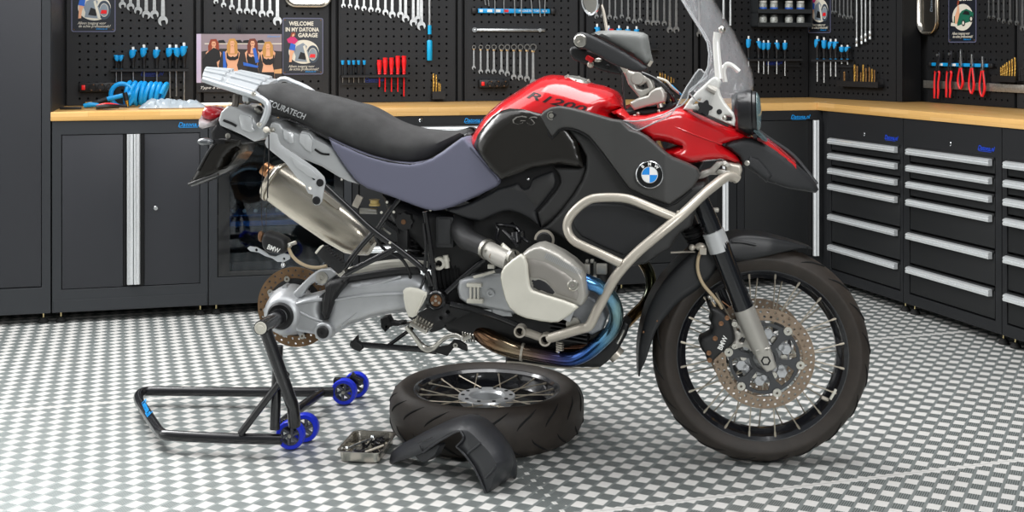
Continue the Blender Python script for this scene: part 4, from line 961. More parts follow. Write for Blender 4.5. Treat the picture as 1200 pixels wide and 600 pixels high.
# ================================================================ engine
gd = Solid([(610,297.5),(600,304),(590,313),(586.5,320),(586,327),(588,337),(592,352),(597,362),(606,369.5),(616,373.5),(633,377),(645,378.5),(654,378),(661,374),(668,369),(678,360.5),(673,357),(660,352),(647,348),(634,344),(624,340.5),(621,336),(619.5,326),(618,310),(615,301)], .385, .368, edge=.010, R=3.5, step=3); gd.build('cylinder_guard', M_guard, ang=50)
vc = Solid([(612,297.5),(620,292),(627,289),(634,288),(645,292),(658,298.5),(671,307.5),(680,316),(685,325),(687,337),(687.5,348),(685,355),(681,359),(672,357),(655,351),(640,346),(625,341),(618,328),(614,310)], .365, .25, edge=.016, R=4, m=.355, step=3); vc.build('valve_cover', M_aluw, ang=50)
rc = Solid([(621,327),(626,328),(631,326.8),(638,329),(644,334),(651,343),(648,345.5),(636,342),(625,339),(622,333)], 0, 0, edge=.002, R=1.5, on=(vc, .0015), step=3, smooth=2); rc.build('spark_plug_cap', mat('plug_cap_black', '#232326', rough=.35), vc.obj)
fs = Solid([(617,302),(640,307),(660,318),(675,330),(678,345),(676,352),(664,348),(652,344),(640,330),(630,326),(621,325),(618,312)], 0, 0, edge=.004, R=2.5, on=(vc, .006), step=4, holes=[[(620,326),(631,325.5),(640,328.5),(652,343),(648,346),(623,339)]]) 
fs.build('cover_face', mat('dull_cover_face', '#908c86', rough=.4, metal=.4), vc.obj)
b = MB()
for i in range(22):
    t = i/21; x = 640+t*40; y = 297+t*20+3*math.sin(PI*t)*.0; q = vc.hit(x, y+2.5); b.box(q+Vector((0, -.001, 0)), (.0025, .005, .016), Matrix.Rotation(.45, 4, 'Y'))
b.build('cooling_rib', M_alu, vc.obj, ang=0)
q = vc.hit(671.7, 334)+Vector((0, -.004, 0)); b = MB(); b.lathe([(0, -.01), (.017, -.01), (.017, .003), (.013, .006), (.012, .003), (.006, .003), (.005, 0), (0, 0)], q, (0, -1, 0), 28); b.build('cover_bolt', M_bolt, vc.obj)
# cylinder with fins
b = MB()
for i in range(9):
    off = .14+i*.012; c = Pb(646+i*.6, 333+i*.8, off); b.box(c, (.150, .0035, .150), Matrix.Rotation(.35, 4, 'Y'), ch=.0015)
b.box(Pb(646, 335, .19), (.12, .13, .12), Matrix.Rotation(.35, 4, 'Y')); b.build('cylinder', M_alu, bike, ang=0)
b = MB()
for i in range(9):
    off = -.14-i*.016; b.box(Vector((Pb(646, 333, 0).x, -off, Pb(646, 333, 0).z)), (.150, .0035, .150), Matrix.Rotation(.35, 4, 'Y'))
b.box(Vector((Pb(646, 333, 0).x, .24, Pb(646, 333, 0).z)), (.12, .24, .12), Matrix.Rotation(.35, 4, 'Y')); b.build('left_cylinder', M_alu, bike, ang=0)
hd = Solid([(664,340),(690,345),(706,356),(712,372),(706,386),(694,392),(680,388),(668,378),(660,366)], .21, .10, edge=.012, R=5, m=.20, step=4); hd.build('cylinder_head', mat('dull_cast_metal', '#85878a', rough=.45, metal=.5, noise=.1))
b = MB()
for i in range(6): b.box(Pb(668, 372+i*4.6, .16), (.115, .09, .004), Matrix.Rotation(.12, 4, 'Y'))
b.box(Pb(668, 385, .12), (.10, .05, .07)); b.build('oil_cooling_fins', M_blkm, bike, ang=0)
b = MB(); b.lathe([(0, 0), (.024, 0), (.022, .008), (.010, .010), (0, .010)], Pb(672, 380, .212), (0, -1, 0), 20); b.build('head_bolt', M_bolt, hd.obj)
# connectors in front of the cylinder
for (x, y, w_, h_) in ((688, 315, .018, .030), (705, 315, .032, .030), (697, 325, .012, .012), (694, 306, .01, .01), (688, 306, .008, .008)): MB().box(Pb(x, y, .22), (w_, .02, h_), ch=.002).build('connector', M_aluw, bike)
MB().cyl(Pb(697, 307, .215), Pb(697, 327, .215), .004).build('connector_clip', M_bolt, bike)
# crankcase details
b = MB(); b.box(Pb(556, 334, .145), (.048, .02, .012), ch=.003); b.box(Pb(557, 352.5, .145), (.052, .02, .014), ch=.003)
for dx in (-4.5, 0, 4.5): b.cyl(Pb(556+dx, 335, .15), Pb(556+dx, 352, .15), .0035)
b.build('injector_clamp', M_guard, bike, ang=30)
b = MB(); q = Pb(575, 343.5, .14); b.lathe([(0, .0), (.012, 0), (.012, .004), (.006, .005), (.005, .001), (0, .001)], q, (0, -1, 0), 20); b.build('filler_plug', M_alu, bike)
T([(555,325,.14),(566,322,.14),(580,318,.14)], .005, 'crankcase_rib', M_guard); T([(576,304,.13),(590,312,.13)], .006, 'crankcase_rib', M_guard)
for pts in ([(563,363),(576,363),(576,370),(563,368)], [(577,361),(598,364),(600,371),(577,370)]): Solid(pts, .125, .09, edge=.003, R=2, step=5).build('crankcase_block', M_alu)
# intake
T([(543,256,.08),(541,270,.11),(548,281,.15),(560,287,.18),(570,291.5,.20)], [.033,.036,.034,.031,.029], 'intake_elbow', mat('intake_rubber', '#222223', rough=.42), n=24)
def clamp(px, py, off, r, dirv, name='hose_clamp'):
    q = Pb(px, py, off); b = MB(); b.lathe([(r, -.006), (r+.003, -.006), (r+.003, .006), (r, .006)], q, dirv, 32, closed=True); b.box(q+Vector((.0, -r-.004, .0)), (.010, .006, .010)); return b.build(name, M_bolt, bike)
dv = Pb(598, 306, .27)-Pb(570, 291.5, .20)
clamp(571, 292, .203, .029, dv); T([(571,292,.20),(584,300,.23),(598,307,.26)], [.027,.030,.027], 'throttle_body', M_aluw, n=24)
clamp(601, 301, .27, .020, dv)
b = MB(); q = Pb(578, 300, .245); b.lathe([(0, 0), (.011, 0), (.011, .006), (0, .007)], q, (0, -1, 0), 20); b.build('bronze_plug', mat('plug_bronze', '#a08a72', rough=.35, metal=.8), bike)
b = MB(); b.cyl(Pb(590, 290, .22), Pb(600, 298, .24), .010); b.cyl(Pb(588, 286, .22), Pb(595, 292, .22), .006); b.box(Pb(576, 312, .2), (.02, .02, .012)); b.build('injector', M_guard, bike)
for pts in ([(581,262,.12),(584,270,.13),(582,281,.16),(590,287,.2)], [(581,263,.12),(592,264,.14),(604,266,.14),(610,272,.16)], [(600,262,.1),(608,275,.14),(620,284,.18)], [(590,270,.14),(600,280,.17),(606,288,.2)]): T(pts, .006, 'engine_hose', M_tube)
b = MB(); b.cyl(Pb(604, 273, .15), Pb(605, 285, .16), .016); b.cyl(Pb(611, 271, .15), Pb(612, 279, .15), .010); b.build('ignition_plug', M_tube, bike)
b = MB(); q = Pb(638, 281, .17); b.lathe([(0, -.02), (.024, -.02), (.024, .006), (.020, .010), (0, .010)], q, (0, -1, 0), 28); fo = b.build('horn', M_blkm, bike)
b = MB(); b.lathe([(.024, -.004), (.031, -.004), (.031, .004), (.024, .004)], q, (0, -1, 0), 20, closed=True, arc=4.2); b.build('horn_ring', M_bar, fo)
# exhaust headers with heat colours
def heat(name, stops):
    m = bpy.data.materials.new(name); m.use_nodes = True; nt = m.node_tree; b = nt.nodes['Principled BSDF']; b.inputs['Metallic'].default_value = .95; b.inputs['Roughness'].default_value = .17
    tc = nt.nodes.new('ShaderNodeTexCoord'); n = nt.nodes.new('ShaderNodeTexNoise'); n.inputs['Scale'].default_value = 14; nt.links.new(tc.outputs['Object'], n.inputs['Vector'])
    sp = nt.nodes.new('ShaderNodeSeparateXYZ'); nt.links.new(tc.outputs['Object'], sp.inputs[0])
    mr = nt.nodes.new('ShaderNodeMapRange'); mr.inputs[1].default_value = stops[0][0]; mr.inputs[2].default_value = stops[-1][0]
    ad = nt.nodes.new('ShaderNodeMath'); ad.operation = 'MULTIPLY_ADD'; ad.inputs[1].default_value = .07; nt.links.new(n.outputs[0], ad.inputs[0]); nt.links.new(sp.outputs[0], ad.inputs[2])
    nt.links.new(ad.outputs[0], mr.inputs[0]); r = nt.nodes.new('ShaderNodeValToRGB'); nt.links.new(mr.outputs[0], r.inputs[0])
    s0, s1 = stops[0][0], stops[-1][0]
    while len(r.color_ramp.elements) < len(stops): r.color_ramp.elements.new(.5)
    for e, (x, c) in zip(r.color_ramp.elements, stops): e.position = (x-s0)/(s1-s0); e.color = rgb(c)
    nt.links.new(r.outputs[0], b.inputs['Base Color']); return m
X = lambda px: Pb(px, 400, .1).x+.035
M_heat = heat('heat_tinted_header', [(X(545), '#4a3428'), (X(575), '#7a5f48'), (X(600), '#a8987e'), (X(625), '#8a7468'), (X(645), '#6a5a72'), (X(665), '#4a5a9c'), (X(690), '#3f6ab0'), (X(712), '#5a8fb8'), (X(730), '#7fa0a4')])
T([(680,326,.30),(690,331,.30),(702,336,.29),(714,346,.27),(721,360,.25),(722,374,.22),(716,388,.19),(705,400,.17),(691,412,.14),(676,419.5,.12),(662,421,.11),(645,418.5,.10),(628,415.5,.10),(612,412.5,.10)], .0215, 'exhaust_header', M_heat, n=20, sub=5)
T([(612,412.5,.10),(598,409,.10),(584,403,.09),(572,396,.07),(560,386,.04),(548,376,.0)], [.024,.027,.030,.031,.031,.030], 'collector_pipe', M_heat, n=20)
b = MB(); q = Pb(612, 412.5, .10); b.lathe([(.024, -.004), (.028, -.004), (.028, .004), (.024, .004)], q, Pb(628, 415.5, .1)-q, 24, closed=True); b.build('header_clamp', M_bar, bike)
M_heat2 = heat('dark_heat_header', [(X(725), '#6a4a3a'), (X(740), '#8a7048'), (X(755), '#3c4038'), (X(770), '#5a5a30')])
T([(745,300,-.16),(754,308,-.16),(762,324,-.14),(762,342,-.12),(755,357,-.09),(742,370,-.05),(730,382,-.02)], .0185, 'left_exhaust_header', M_heat2, n=18)
T([(570,384,.0),(600,396,.0),(640,404,-.01),(690,404,-.02),(728,384,-.02)], .022, 'rear_header', M_heat2, n=16)
sk = Solid([(592,414),(612,419),(650,424),(690,420),(708,407),(722,392),(731,376),(738,380),(734,393),(728,404),(722,414),(712,424),(703,431),(680,431),(650,430.5),(600,427),(592,425)], .06, -.06, edge=.008, R=4, step=5, m=.06); sk.build('skid_plate', M_blkm, ang=40)
T([(594,424,.07),(610,425,.075),(640,429,.075),(680,432,.075),(702,431,.07)], .0035, 'skid_plate_edge', M_bar, sk.obj)
T([(733,382,.05),(728,393,.06),(723,402,.06)], .006, 'tie_bracket', M_bolt, sk.obj)
b = MB(); q = Pb(717, 410, .03); b.cyl(q+Vector((-.02, 0, .02)), q+Vector((.02, 0, -.02)), .026, n=20); b.build('exhaust_flange', M_bar, bike)
b = MB(); k0, k1 = Pb(656, 396, .13), Pb(656, 412, .13); b.tube([k0.lerp(k1, i/40)+Vector((.010*math.cos(i*.9), .010*math.sin(i*.9), 0)) for i in range(41)], .003, n=6); b.build('stand_spring', M_bar, bike)
# ================================================================ crash bars
T([(864,210,.12),(861,208,.125),(855,206.5,.135),(848,209,.15),(838,216.5,.18),(824,228,.215),(800,251,.27),(775,272,.30),(750,293,.315),(735,308,.32),(724,321,.315),(716,333,.305),(706,352,.285),(699,365,.28),(693,378,.27),(688,383.5,.265),(680,385.5,.26),(660,391.5,.24),(643,396.5,.22)], .0148, 'crash_bar', M_bar, n=18, sub=5)
T([(793,256,.275),(770,246.5,.285),(745,236,.29),(733,232.5,.29),(718,231.3,.29),(700,232,.29),(690,234.5,.29),(680,241,.29),(671,250,.29),(666,258,.29),(664.5,266,.29),(667,275,.295),(673,282.5,.30),(683,288,.305),(706,298.5,.315),(728,309,.32)], .0132, 'crash_bar_loop', M_bar, n=18, sub=4)
T([(612,388,.20),(622,391,.20),(634,395.5,.205)], .0125, 'crash_bar_stay', M_bar, n=16)
for (x, y, o) in ((639.5, 397.5, .215), (610, 387.5, .205)):
    b = MB(); q = Pb(x, y, o); b.lathe([(.0, -.02), (.018, -.02), (.018, .018), (.0125, .018), (.0125, -.01), (0, -.01)], q, (0, -1, 0), 28); o_ = b.build('open_tube_end', M_bar, bike)
    b = MB(); b.lathe([(0, -.0095), (.0122, -.0095), (.0122, -.007), (0, -.007)], q, (0, -1, 0), 20); b.build('tube_bore', M_dark, o_)
clamp2 = T([(794,247,.28),(796,253,.28),(794,259,.28)], .004, 'weld_collar', M_bar)
br = Solid([(818,207),(822,201),(832,198),(840,190),(850,189),(858,195),(852,196),(845,194),(838,202),(846,199),(856,201),(862,206),(850,207),(840,205),(832,205),(824,209),(819,210)], .14, .10, edge=.004, R=2, step=3); br.build('crash_bar_bracket', M_aluw, ang=40)
Solid([(848,190),(868,194),(870,200),(866,212),(856,214),(852,206)], .13, .06, edge=.008, R=3, step=4).build('bracket_bush', M_bar)
b = MB(); b.lathe([(0, 0), (.007, 0), (.007, .004), (0, .005)], Pb(843, 201, .142), (0, -1, 0), 14); b.build('bolt', M_bolt, br.obj)
# ================================================================ stands, pegs, pedals
T([(411,403,.06),(430,404.5,.06),(460,407,.06),(490,409,.06),(512,412,.06)], .0095, 'centre_stand_leg', M_tube)
ft = Solid([(410,402),(413,399),(417.5,394),(418.5,401),(424,404),(425,409),(421,412.5),(416,411),(411,408)], .075, .045, edge=.005, R=2, step=3); ft.build('centre_stand_foot', M_blkm)
ft2 = Solid([(445,374),(449,371.5),(455,370.5),(458,377),(463,378),(473,377),(475,383),(460,382.5),(456,384),(451,389.5),(446,384)], -.05, -.09, edge=.005, R=2, step=3, holes=[[(451.5,382.5),(454,382),(452,386)]]); ft2.build('far_stand_foot', M_blkm)
T([(470,381,-.05),(478,380,0),(486,378,.02)], .008, 'far_stand_leg', M_tube); T([(484,384,.02),(470,394,.04),(455,405,.05)], .006, 'stand_strut', M_tube)
st = Solid([(505,409),(525,405),(531,399),(538,399.5),(546,405),(547,412),(541,410),(533,406),(528,412),(524,417.5),(512,414)], .07, .05, edge=.003, R=2, step=3); st.build('stand_bracket', M_blkm)
b = MB(); b.lathe([(.003, 0), (.008, 0), (.008, .005), (.003, .005)], Pb(534, 404.5, .072), (0, -1, 0), 14, closed=True); b.build('bolt', M_bolt, st.obj)
fp = Solid([(478,372),(488,368),(500,362),(520,356),(545,360),(558,363),(540,372),(528,379),(516,387),(505,390),(498,384),(488,380)], .12, .10, edge=.004, R=2.5, step=4, holes=[circ(524.5,366,2.6,10), circ(516.5,373,2.2,10), [(520,382),(533,372),(536,373),(523,384)]]); fp.build('footrest_plate', M_blkm, ang=35)
pm = MB()
R_ = Matrix.Rotation(.45, 4, 'Y')
pc = Pb(494, 381, .22)
pm.box(pc, (.058, .09, .010), R_, ch=.002)
for i in range(6):
    for j in (-1, 1): pm.box(pc+R_ @ Vector((-.025+i*.010, j*.03, .008)), (.005, .012, .010), R_)
pm.build('rider_footpeg', M_bolt, bike, ang=30)
T([(476,383,.21),(483,391,.20),(489,399,.19),(495,406,.18),(502,409.5,.18),(509,407,.18),(517,399.5,.19),(526,394,.19),(534,393,.19),(541,396,.19)], [.007,.007,.008,.010,.011,.009,.007,.007,.007,.006], 'brake_pedal', M_bolt, n=12, sx=.6)
b = MB(); b.box(Pb(548, 395, .20), (.030, .03, .012), Matrix.Rotation(-.5, 4, 'Y'), ch=.002)
for i in range(5): b.cyl(Pb(542+i*3, 391+i*.8-2, .21), Pb(544+i*3, 400+i*.2, .19), .0025, n=6)
b.build('pedal_toe_piece', M_bolt, bike)
# ================================================================ cockpit
yk = Solid([(727,78.5),(731,78),(738,83),(748,86),(757,88),(763,92),(766,98),(767,104),(762,108.5),(756,113),(750,115.5),(746,111),(741,105),(736,99),(733,90)], .10, .04, edge=.008, R=3, step=3, holes=[[(745,98),(750,101),(757,97),(759,103),(753,105),(747,103)]]); yk.build('handlebar_riser', M_aluw, ang=40)
MB().lathe([(0, 0), (.020, 0), (.018, .006), (0, .007)], Pb(747, 92, .10), (0, -1, 0), 24).build('riser_cap', M_aluw, yk.obj)
ly = Solid([(738,120),(748,115),(759,112),(762,107),(768,103.5),(775,102),(779,107),(780,114),(779,120),(768,123),(755,126),(743,129.5),(740,126)], .13, .02, edge=.010, R=3, step=3); ly.build('top_yoke', M_aluw, ang=40)
MB().cyl(Pb(772, 119, .10), Pb(774, 126, .10), .011, n=14).build('fork_cap', M_bolt, ly.obj)
MB().cyl(Pb(775, 102, .09), Pb(779, 109, .09), .010, n=14).build('adjuster', M_bolt, ly.obj)
ck = Solid([(718,132),(735,128),(760,126),(778,124),(790,118),(795,122),(788,130),(770,136),(752,137),(735,136)], .10, -.10, edge=.02, R=4, m=.08, step=4); ck.build('cockpit_tray', M_blk)
for (x, y) in ((731, 134), (748, 133), (744, 136), (772, 130)): MB().sphere(Pb(x, y, .12), .006).build('cockpit_bolt', M_bolt, ck.obj)
T([(752,86,.09),(766,92,.1),(778,101,.1),(787,112,.1),(790,122,.08)], .0065, 'throttle_cable', M_tube); T([(770,91,.06),(781,95,.06),(788,103,.05),(797,110,.0)], .004, 'white_cable', M_guard); T([(787,100,.03),(793,106,.02),(799,112,.0)], .003, 'blue_cable', M_blue)
T([(729.5,78,.1),(730.5,100,.1),(732.5,130,.1)], .0035, 'brake_cable', M_blk)
T([(748,92,.06),(762,95,.06),(776,108,.05),(784,122,.04)], .009, 'cable_bundle', M_blk)
# handlebar, grip, guard
hb = T([(680,50,.44),(684,51,.36),(692,54,.28),(712,64,.18),(735,84,.08),(742,90,.0)], .011, 'handlebar', M_tube, n=14)
g2 = [(x, y, -o) for x, y, o in [(725,52,.44),(728,53,.36),(735,56,.28),(742,64,.18),(744,84,.08),(742,90,.0)]]
T(g2, .011, 'handlebar_left_end', M_tube, n=14)
T([(725,52,-.43),(729,53,-.34)], .017, 'left_grip', M_blkm, sub=0, n=14)
T([(679,50,.43),(684,51.5,.34),(688,53,.30)], .017, 'grip', M_blkm, hb, sub=0, n=16)
b = MB(); q = Pb(680, 47.7, .452); b.lathe([(0, -.02), (.0185, -.02), (.0185, .002), (.016, .005), (.008, .005), (.007, .002), (.004, .002), (.003, -.002), (0, -.002)], q, (0, -1, 0), 32); b.build('bar_end_weight', M_bolt, hb)
hgd = Solid([(691,39.5),(700,36),(715,35.3),(730,35.2),(742,36.4),(753,38),(758,41),(760,50),(762,62),(764.5,72),(761,77),(758,80),(747,71),(733,62),(720,54),(706,46.5)], .43, .36, edge=.03, R=10, step=4); hgd.build('handguard', mat('handguard_grey', '#6c6e6c', rough=.45, bump=.2, bscale=1500), ang=40)
hgb = Solid([(671.5,48),(672.5,42.5),(676,38.5),(681,37.5),(687,39),(697,43.5),(713,51.5),(723,56.5),(733,62),(745,70),(759,79.5),(757,83),(750,84.5),(742,84),(728,79),(717,75),(703,67),(690,60),(680,56),(674,53)], .445, .40, edge=.012, R=4, step=3); hgb.build('handguard_frame', M_pblk, hgd.obj, ang=40)
b = MB(); b.box(Pb(762, 74.5, .41), (.016, .03, .008), Matrix.Rotation(-1.0, 4, 'Y')); b.build('guard_screw', M_bar, hgd.obj)
lv = Solid([(666.5,59),(669,55),(675,54),(686,57.5),(700,61),(715,69),(724,76),(729,84),(728,88),(715,85.5),(700,81),(684,75),(672,70),(667.5,65)], .34, .30, edge=.01, R=4, step=3); lv.build('brake_lever_and_switchgear', M_blkm)
MB().box(Pb(691, 69, .35), (.022, .02, .014), Matrix.Rotation(.5, 4, 'Y'), ch=.003).build('red_switch', M_red, lv.obj)
MB().sphere(Pb(692, 75.5, .34), .010, sq=(1, 1, 1)).build('switch_screw', M_bar, lv.obj)
MB().sphere(Pb(701, 70.5, .35), .010, sq=(1.2, 1, .7)).build('switch_button', M_bolt, lv.obj)
MB().sphere(Pb(712, 78, .345), .007).build('lever_bolt', M_dark, lv.obj)
MB().box(Pb(730, 81, .2), (.03, .03, .016), Matrix.Rotation(.5, 4, 'Y'), ch=.003).build('bar_clamp', M_bar, hb)
MB().box(Pb(716.5, 35, .39), (.012, .01, .006)).build('red_mark', M_red, hgd.obj)
# mirror
T([(711.5,38,.38),(708.5,20,.37),(705,7,.36),(700,0,.355)], .0048, 'mirror_stem', M_bar)
mp_ = Pb(692.5, .5, .35); mn = Vector((-.72, -.62, -.12)).normalized(); b = MB()
b.lathe([(0, -.030), (.018, -.028), (.034, -.016), (.042, 0), (.042, .004), (.038, .004)], mp_, mn, 36); mo = b.build('mirror', M_pblk2, bike, ang=50)
b = MB(); b.lathe([(.037, .0), (.043, .0), (.043, .005), (.037, .005)], mp_, mn, 36, closed=True); b.build('mirror_rim', M_chrome, mo)
b = MB(); b.lathe([(0, .001), (.038, .001), (.038, .003), (0, .003)], mp_, mn, 36); b.build('mirror_glass', mat('mirror_glass', '#b0aea8', rough=.03, metal=1), mo)
# headlight
q = Pb(877, 132, .055); b = MB(); b.lathe([(0, -.04), (.05, -.04), (.064, -.03), (.070, 0), (.070, .010), (.066, .014), (.066, .022), (.062, .026), (.054, .022), (.0, .02)], q, (1, -.04, .03), 44); hl = b.build('headlight', mat('headlight_black', '#141416', rough=.28, coat=.3), bike, ang=40)
b = MB(); b.lathe([(.062, .018), (.062, .028), (.045, .036), (.0, .040), (0, .036), (.045, .032)], q, (1, -.04, .03), 40); b.build('headlight_lens', mat('lens_glass', '#a8c8cc', rough=.05, trans=.7, ior=1.45), hl)
q2 = q+Vector((0, .11, 0)); b = MB(); b.lathe([(0, -.05), (.05, -.05), (.064, -.02), (.064, .012), (0, .014)], q2, (1, .0, .03), 32); b.build('second_headlight', mat('headlight_black', '#141416'), bike, ang=40)
b = MB()
for i in range(7):
    b.box(Pb(886+i*1.6, 153+i*1.6, .05-.0*i), (.016, .10, .006), Matrix.Rotation(.4, 4, 'Y'))
b.build('air_vent', mat('vent_teal_grey', '#4e5f62', rough=.35), bike, ang=0)
# screen bracket
sb = Solid([(800,128.5),(807,118),(817,107),(827,98),(834,91.5),(838,90),(843,92),(845,96),(843,104),(845,112),(850,121),(855,127),(860,133),(862,141),(860.5,148),(852,144.5),(838,139),(822,133),(811,129)], .155, .125, edge=.006, R=3, step=3, holes=[[(847,138),(850,135),(855,135),(858,138),(857,142),(851,142)], [(813,122),(817,117),(821,116),(819,121)]]); sb.build('screen_bracket', mat('white_coated_bracket', '#d0cfca', rough=.35, metal=.15), ang=40)
T([(829,101,.16),(833,104,.16),(839,107,.16)], .012, 'bracket_rib', M_aluw, sb.obj)
b = MB(); q = Pb(826, 126, .16); b.plate([[((.020+.004*math.cos(5*t))*math.cos(t), (.020+.004*math.cos(5*t))*math.sin(t)) for t in [2*PI*i/50 for i in range(50)]]], .022, lambda x, y, z: Vector((q.x+x, q.y-z, q.z+y))); b.build('adjuster_knob', M_blk, sb.obj, ang=50)
b = MB(); b.lathe([(0, 0), (.008, 0), (.008, .002), (.0055, .002), (.0055, .004), (0, .004)], Pb(843, 131, .156), (0, -1, 0), 16); b.build('bolt', M_blk, sb.obj)
MB().sphere(Pb(849, 138, .15), .008).build('bolt', M_bolt, sb.obj)
T([(812,129.5,.158),(830,137,.155),(853,147.5,.14)], .004, 'rubber_trim', M_blk, sb.obj)
M_clrp = mat('clear_bracket_plastic', '#d6d4ce', rough=.25, metal=.2)
T([(843,93,.12),(841,72,.11),(839.5,50,.10),(841,38,.10)], [.013,.012,.011,.013], 'screen_arm', M_clrp, sb.obj, sx=.6)
T([(866,84,.1),(858,77,.1),(851,76,.1),(848,84,.1),(850,96,.1)], .008, 'screen_arm_loop', M_clrp, sb.obj)
MB().sphere(Pb(846, 34.5, .11), .011).build('screen_screw', M_bolt, sb.obj)
# windscreen
rowsW = [((793,-95),(742,-98),.10), ((812,-50),(768,-52),.13), ((828,-20),(786,-20),.15), ((838,2),(799,0),.165), ((849,21),(811,20),.175), ((860,38),(822,37),.18), ((869,57),(829,50),.185), ((877,73),(831,63),.19), ((882,88),(830,78),.19), ((883,100),(824,91),.19), ((881,110),(811,106),.19)]
b = MB(); K = 16; V = []
for (c, e, hw) in rowsW:
    Cc = Pb(c[0], c[1], 0); Ee = Pb(e[0], e[1], hw)
    for k in range(-K, K+1):
        a = k/K; aa = abs(a)**2.2
        p = Vector((Cc.x+(Ee.x-Cc.x)*aa, -hw*a, Cc.z+(Ee.z-Cc.z)*aa)); V.append(p)
Wd = 2*K+1
nr = len(rowsW)
# last row dips between the edge and the centre
for k in range(-K, K+1):
    a = abs(k/K); c = Pb(878, 116, 0); e = Pb(807, 109, .19); p = Vector((c.x+(e.x-c.x)*a**1.9, -.19*k/K, c.z+(e.z-c.z)*a**1.9-.085*(a*(1-a))**.8*2)); V.append(p)
nr += 1
V, Fs = [tuple(v) for v in V], [(i*Wd+k, i*Wd+k+1, (i+1)*Wd+k+1, (i+1)*Wd+k) for i in range(nr-1) for k in range(Wd-1)]
b.add(V, Fs); ws = b.build('windscreen', M_glass, bike, ang=0); ws.data.shade_smooth(); md = ws.modifiers.new('s', 'SOLIDIFY'); md.thickness = .004; md.offset = 0
b = MB(); b.tube([Vector(V[i*Wd+Wd-1]) for i in range(nr)]+[Vector(V[(nr-1)*Wd+k]) for k in range(Wd-2, 0, -1)]+[Vector(V[i*Wd]) for i in range(nr-1, -1, -1)], .0028, n=8)
M_edge = mat('acrylic_edge', '#cfd2d4', rough=.12, trans=.5, ior=1.45); b.build('windscreen_edge', M_edge, ws, ang=60)
def sheet(pts, off, name, rim=True):
    s = Solid(pts, off, lambda x, y: val(off, x, y)-.0035, edge=0.0, R=2, step=5); o = s.build(name, M_glass, bike, ang=30)
    if rim:
        b = MB(); b.tube([Pb(x, y, val(off, x, y)-.002) for x, y in pts], .0022, n=8, closed=True); b.build('deflector_edge', M_edge, o, ang=60)
sheet(sm2([(729,141.5),(737,147.5),(746,153),(756,149),(770,142.5),(784,135.5),(791,128),(797,117),(803,105),(810,94),(819,81.5),(824,84),(829,89),(820,97),(811,103),(807,108),(806,115),(799,123),(791,127),(776,135),(755,141),(740,142)], 2), lambda x, y: ramp(x, [(729,.20),(770,.215),(829,.20)]), 'side_deflector')
# ================================================================ front end (steered)
FC = Pf(891, 413, 0)
FX = (Mbi.to_3x3() @ Mf.to_3x3()) @ Vector((1, 0, 0)); FZ = Vector((0, 0, 1))
def fpt(r, ang, off): return FC+FX*r*math.cos(ang)+FZ*r*math.sin(ang)+LAT_F*off
TR = FC.z-.001
def tyre_profile(R, W, rim):
    return [(rim-.004, -W*.34), (rim+.004, -W*.40), (rim+.022, -W*.47), (rim+(R-rim)*.5, -W*.5), (R-.028, -W*.455), (R-.012, -W*.35), (R-.003, -W*.18), (R, 0), (R-.003, W*.18), (R-.012, W*.35), (R-.028, W*.455), (rim+(R-rim)*.5, W*.5), (rim+.022, W*.47), (rim+.004, W*.40), (rim-.004, W*.34), (rim+.012, W*.30), (R-.03, W*.3), (R-.018, 0), (R-.03, -W*.3), (rim+.012, -W*.30)]
def finer(pr, n=3):
    p, _ = smooth_path([Vector((a, b_, 0)) for a, b_ in pr], [0]*len(pr), n, True); return [(q.x, q.y) for q in p]
def grooves(b, R, W, nb, put, sc=1.3):
    """tread sipes: slim curved inlays following the crown"""
    for k in range(nb):
        for sgn in (-1, 1):
            a0 = 2*PI*(k+(.5 if sgn < 0 else 0))/nb; pts = []
            for i in range(8):
                t = i/7; lt = sgn*W*(.10+.33*t); a = a0+.19*sc*(t**1.5)
                u = abs(lt)/W; rr = R-(.0005 if u < .1 else 0)-ramp(u, [(0,0),(.18,.003),(.35,.012),(.455,.028),(.5,.05)])+.0006
                pts.append(put(rr, a, lt))
            b.tube(pts, [.001,.0024,.0034,.0036,.0036,.0034,.0024,.001], n=6)
M_grv = mat('tread_groove', '#0e0e0e', rough=.9)
def wheel(parent, put, R, W, rimR, rimW, hub, name_t, spokes=40, hubw=.05, axd=None, C=None):
    b = MB(); b.lathe(finer(tyre_profile(R, W, rimR), 2), C, axd, 96, closed=True); ty = b.build('tyre', M_rub, parent, ang=60)
    b = MB(); grooves(b, R, W, 20, put); b.build('tread_groove', M_grv, ty)
    b = MB(); pr = [(rimR+.006, -rimW/2), (rimR+.006, -rimW/2+.006), (rimR-.004, -rimW/2+.010), (rimR-.008, -rimW*.25), (rimR-.022, -rimW*.12), (rimR-.022, rimW*.12), (rimR-.008, rimW*.25), (rimR-.004, rimW/2-.010), (rimR+.006, rimW/2-.006), (rimR+.006, rimW/2), (rimR-.002, rimW/2), (rimR-.012, rimW/2-.008), (rimR-.016, rimW*.25), (rimR-.030, rimW*.10), (rimR-.030, -rimW*.10), (rimR-.016, -rimW*.25), (rimR-.012, -rimW/2+.008), (rimR-.002, -rimW/2)]
    b.lathe(pr, C, axd, 96, closed=True); rm = b.build('rim', mat('rim_black', '#121318', rough=.2, coat=.5), parent, ang=30)
    for k in range(spokes):
        sd = 1 if k % 2 else -1; a = 2*PI*k/spokes; dr = .30 if (k//2) % 2 else -.30
        p0_ = put(hub, a+dr*1.3, sd*hubw); p1_ = put(rimR-.006, a, sd*rimW*.40)
        s = MB(); s.cyl(p0_, p1_, .0022, n=6); s.cyl(p1_-(p1_-p0_).normalized()*.018, p1_, .0036, n=6); s.build('spoke', M_spoke, parent)
    return ty, rm
M_spoke = mat('spoke_steel', '#c9bfae', rough=.3, metal=.8)
fwp = MB(); fwp.cyl(fpt(0, 0, -.10), fpt(0, 0, .10), .012, n=20); fwh = fwp.build('front_wheel', M_bolt, bike)
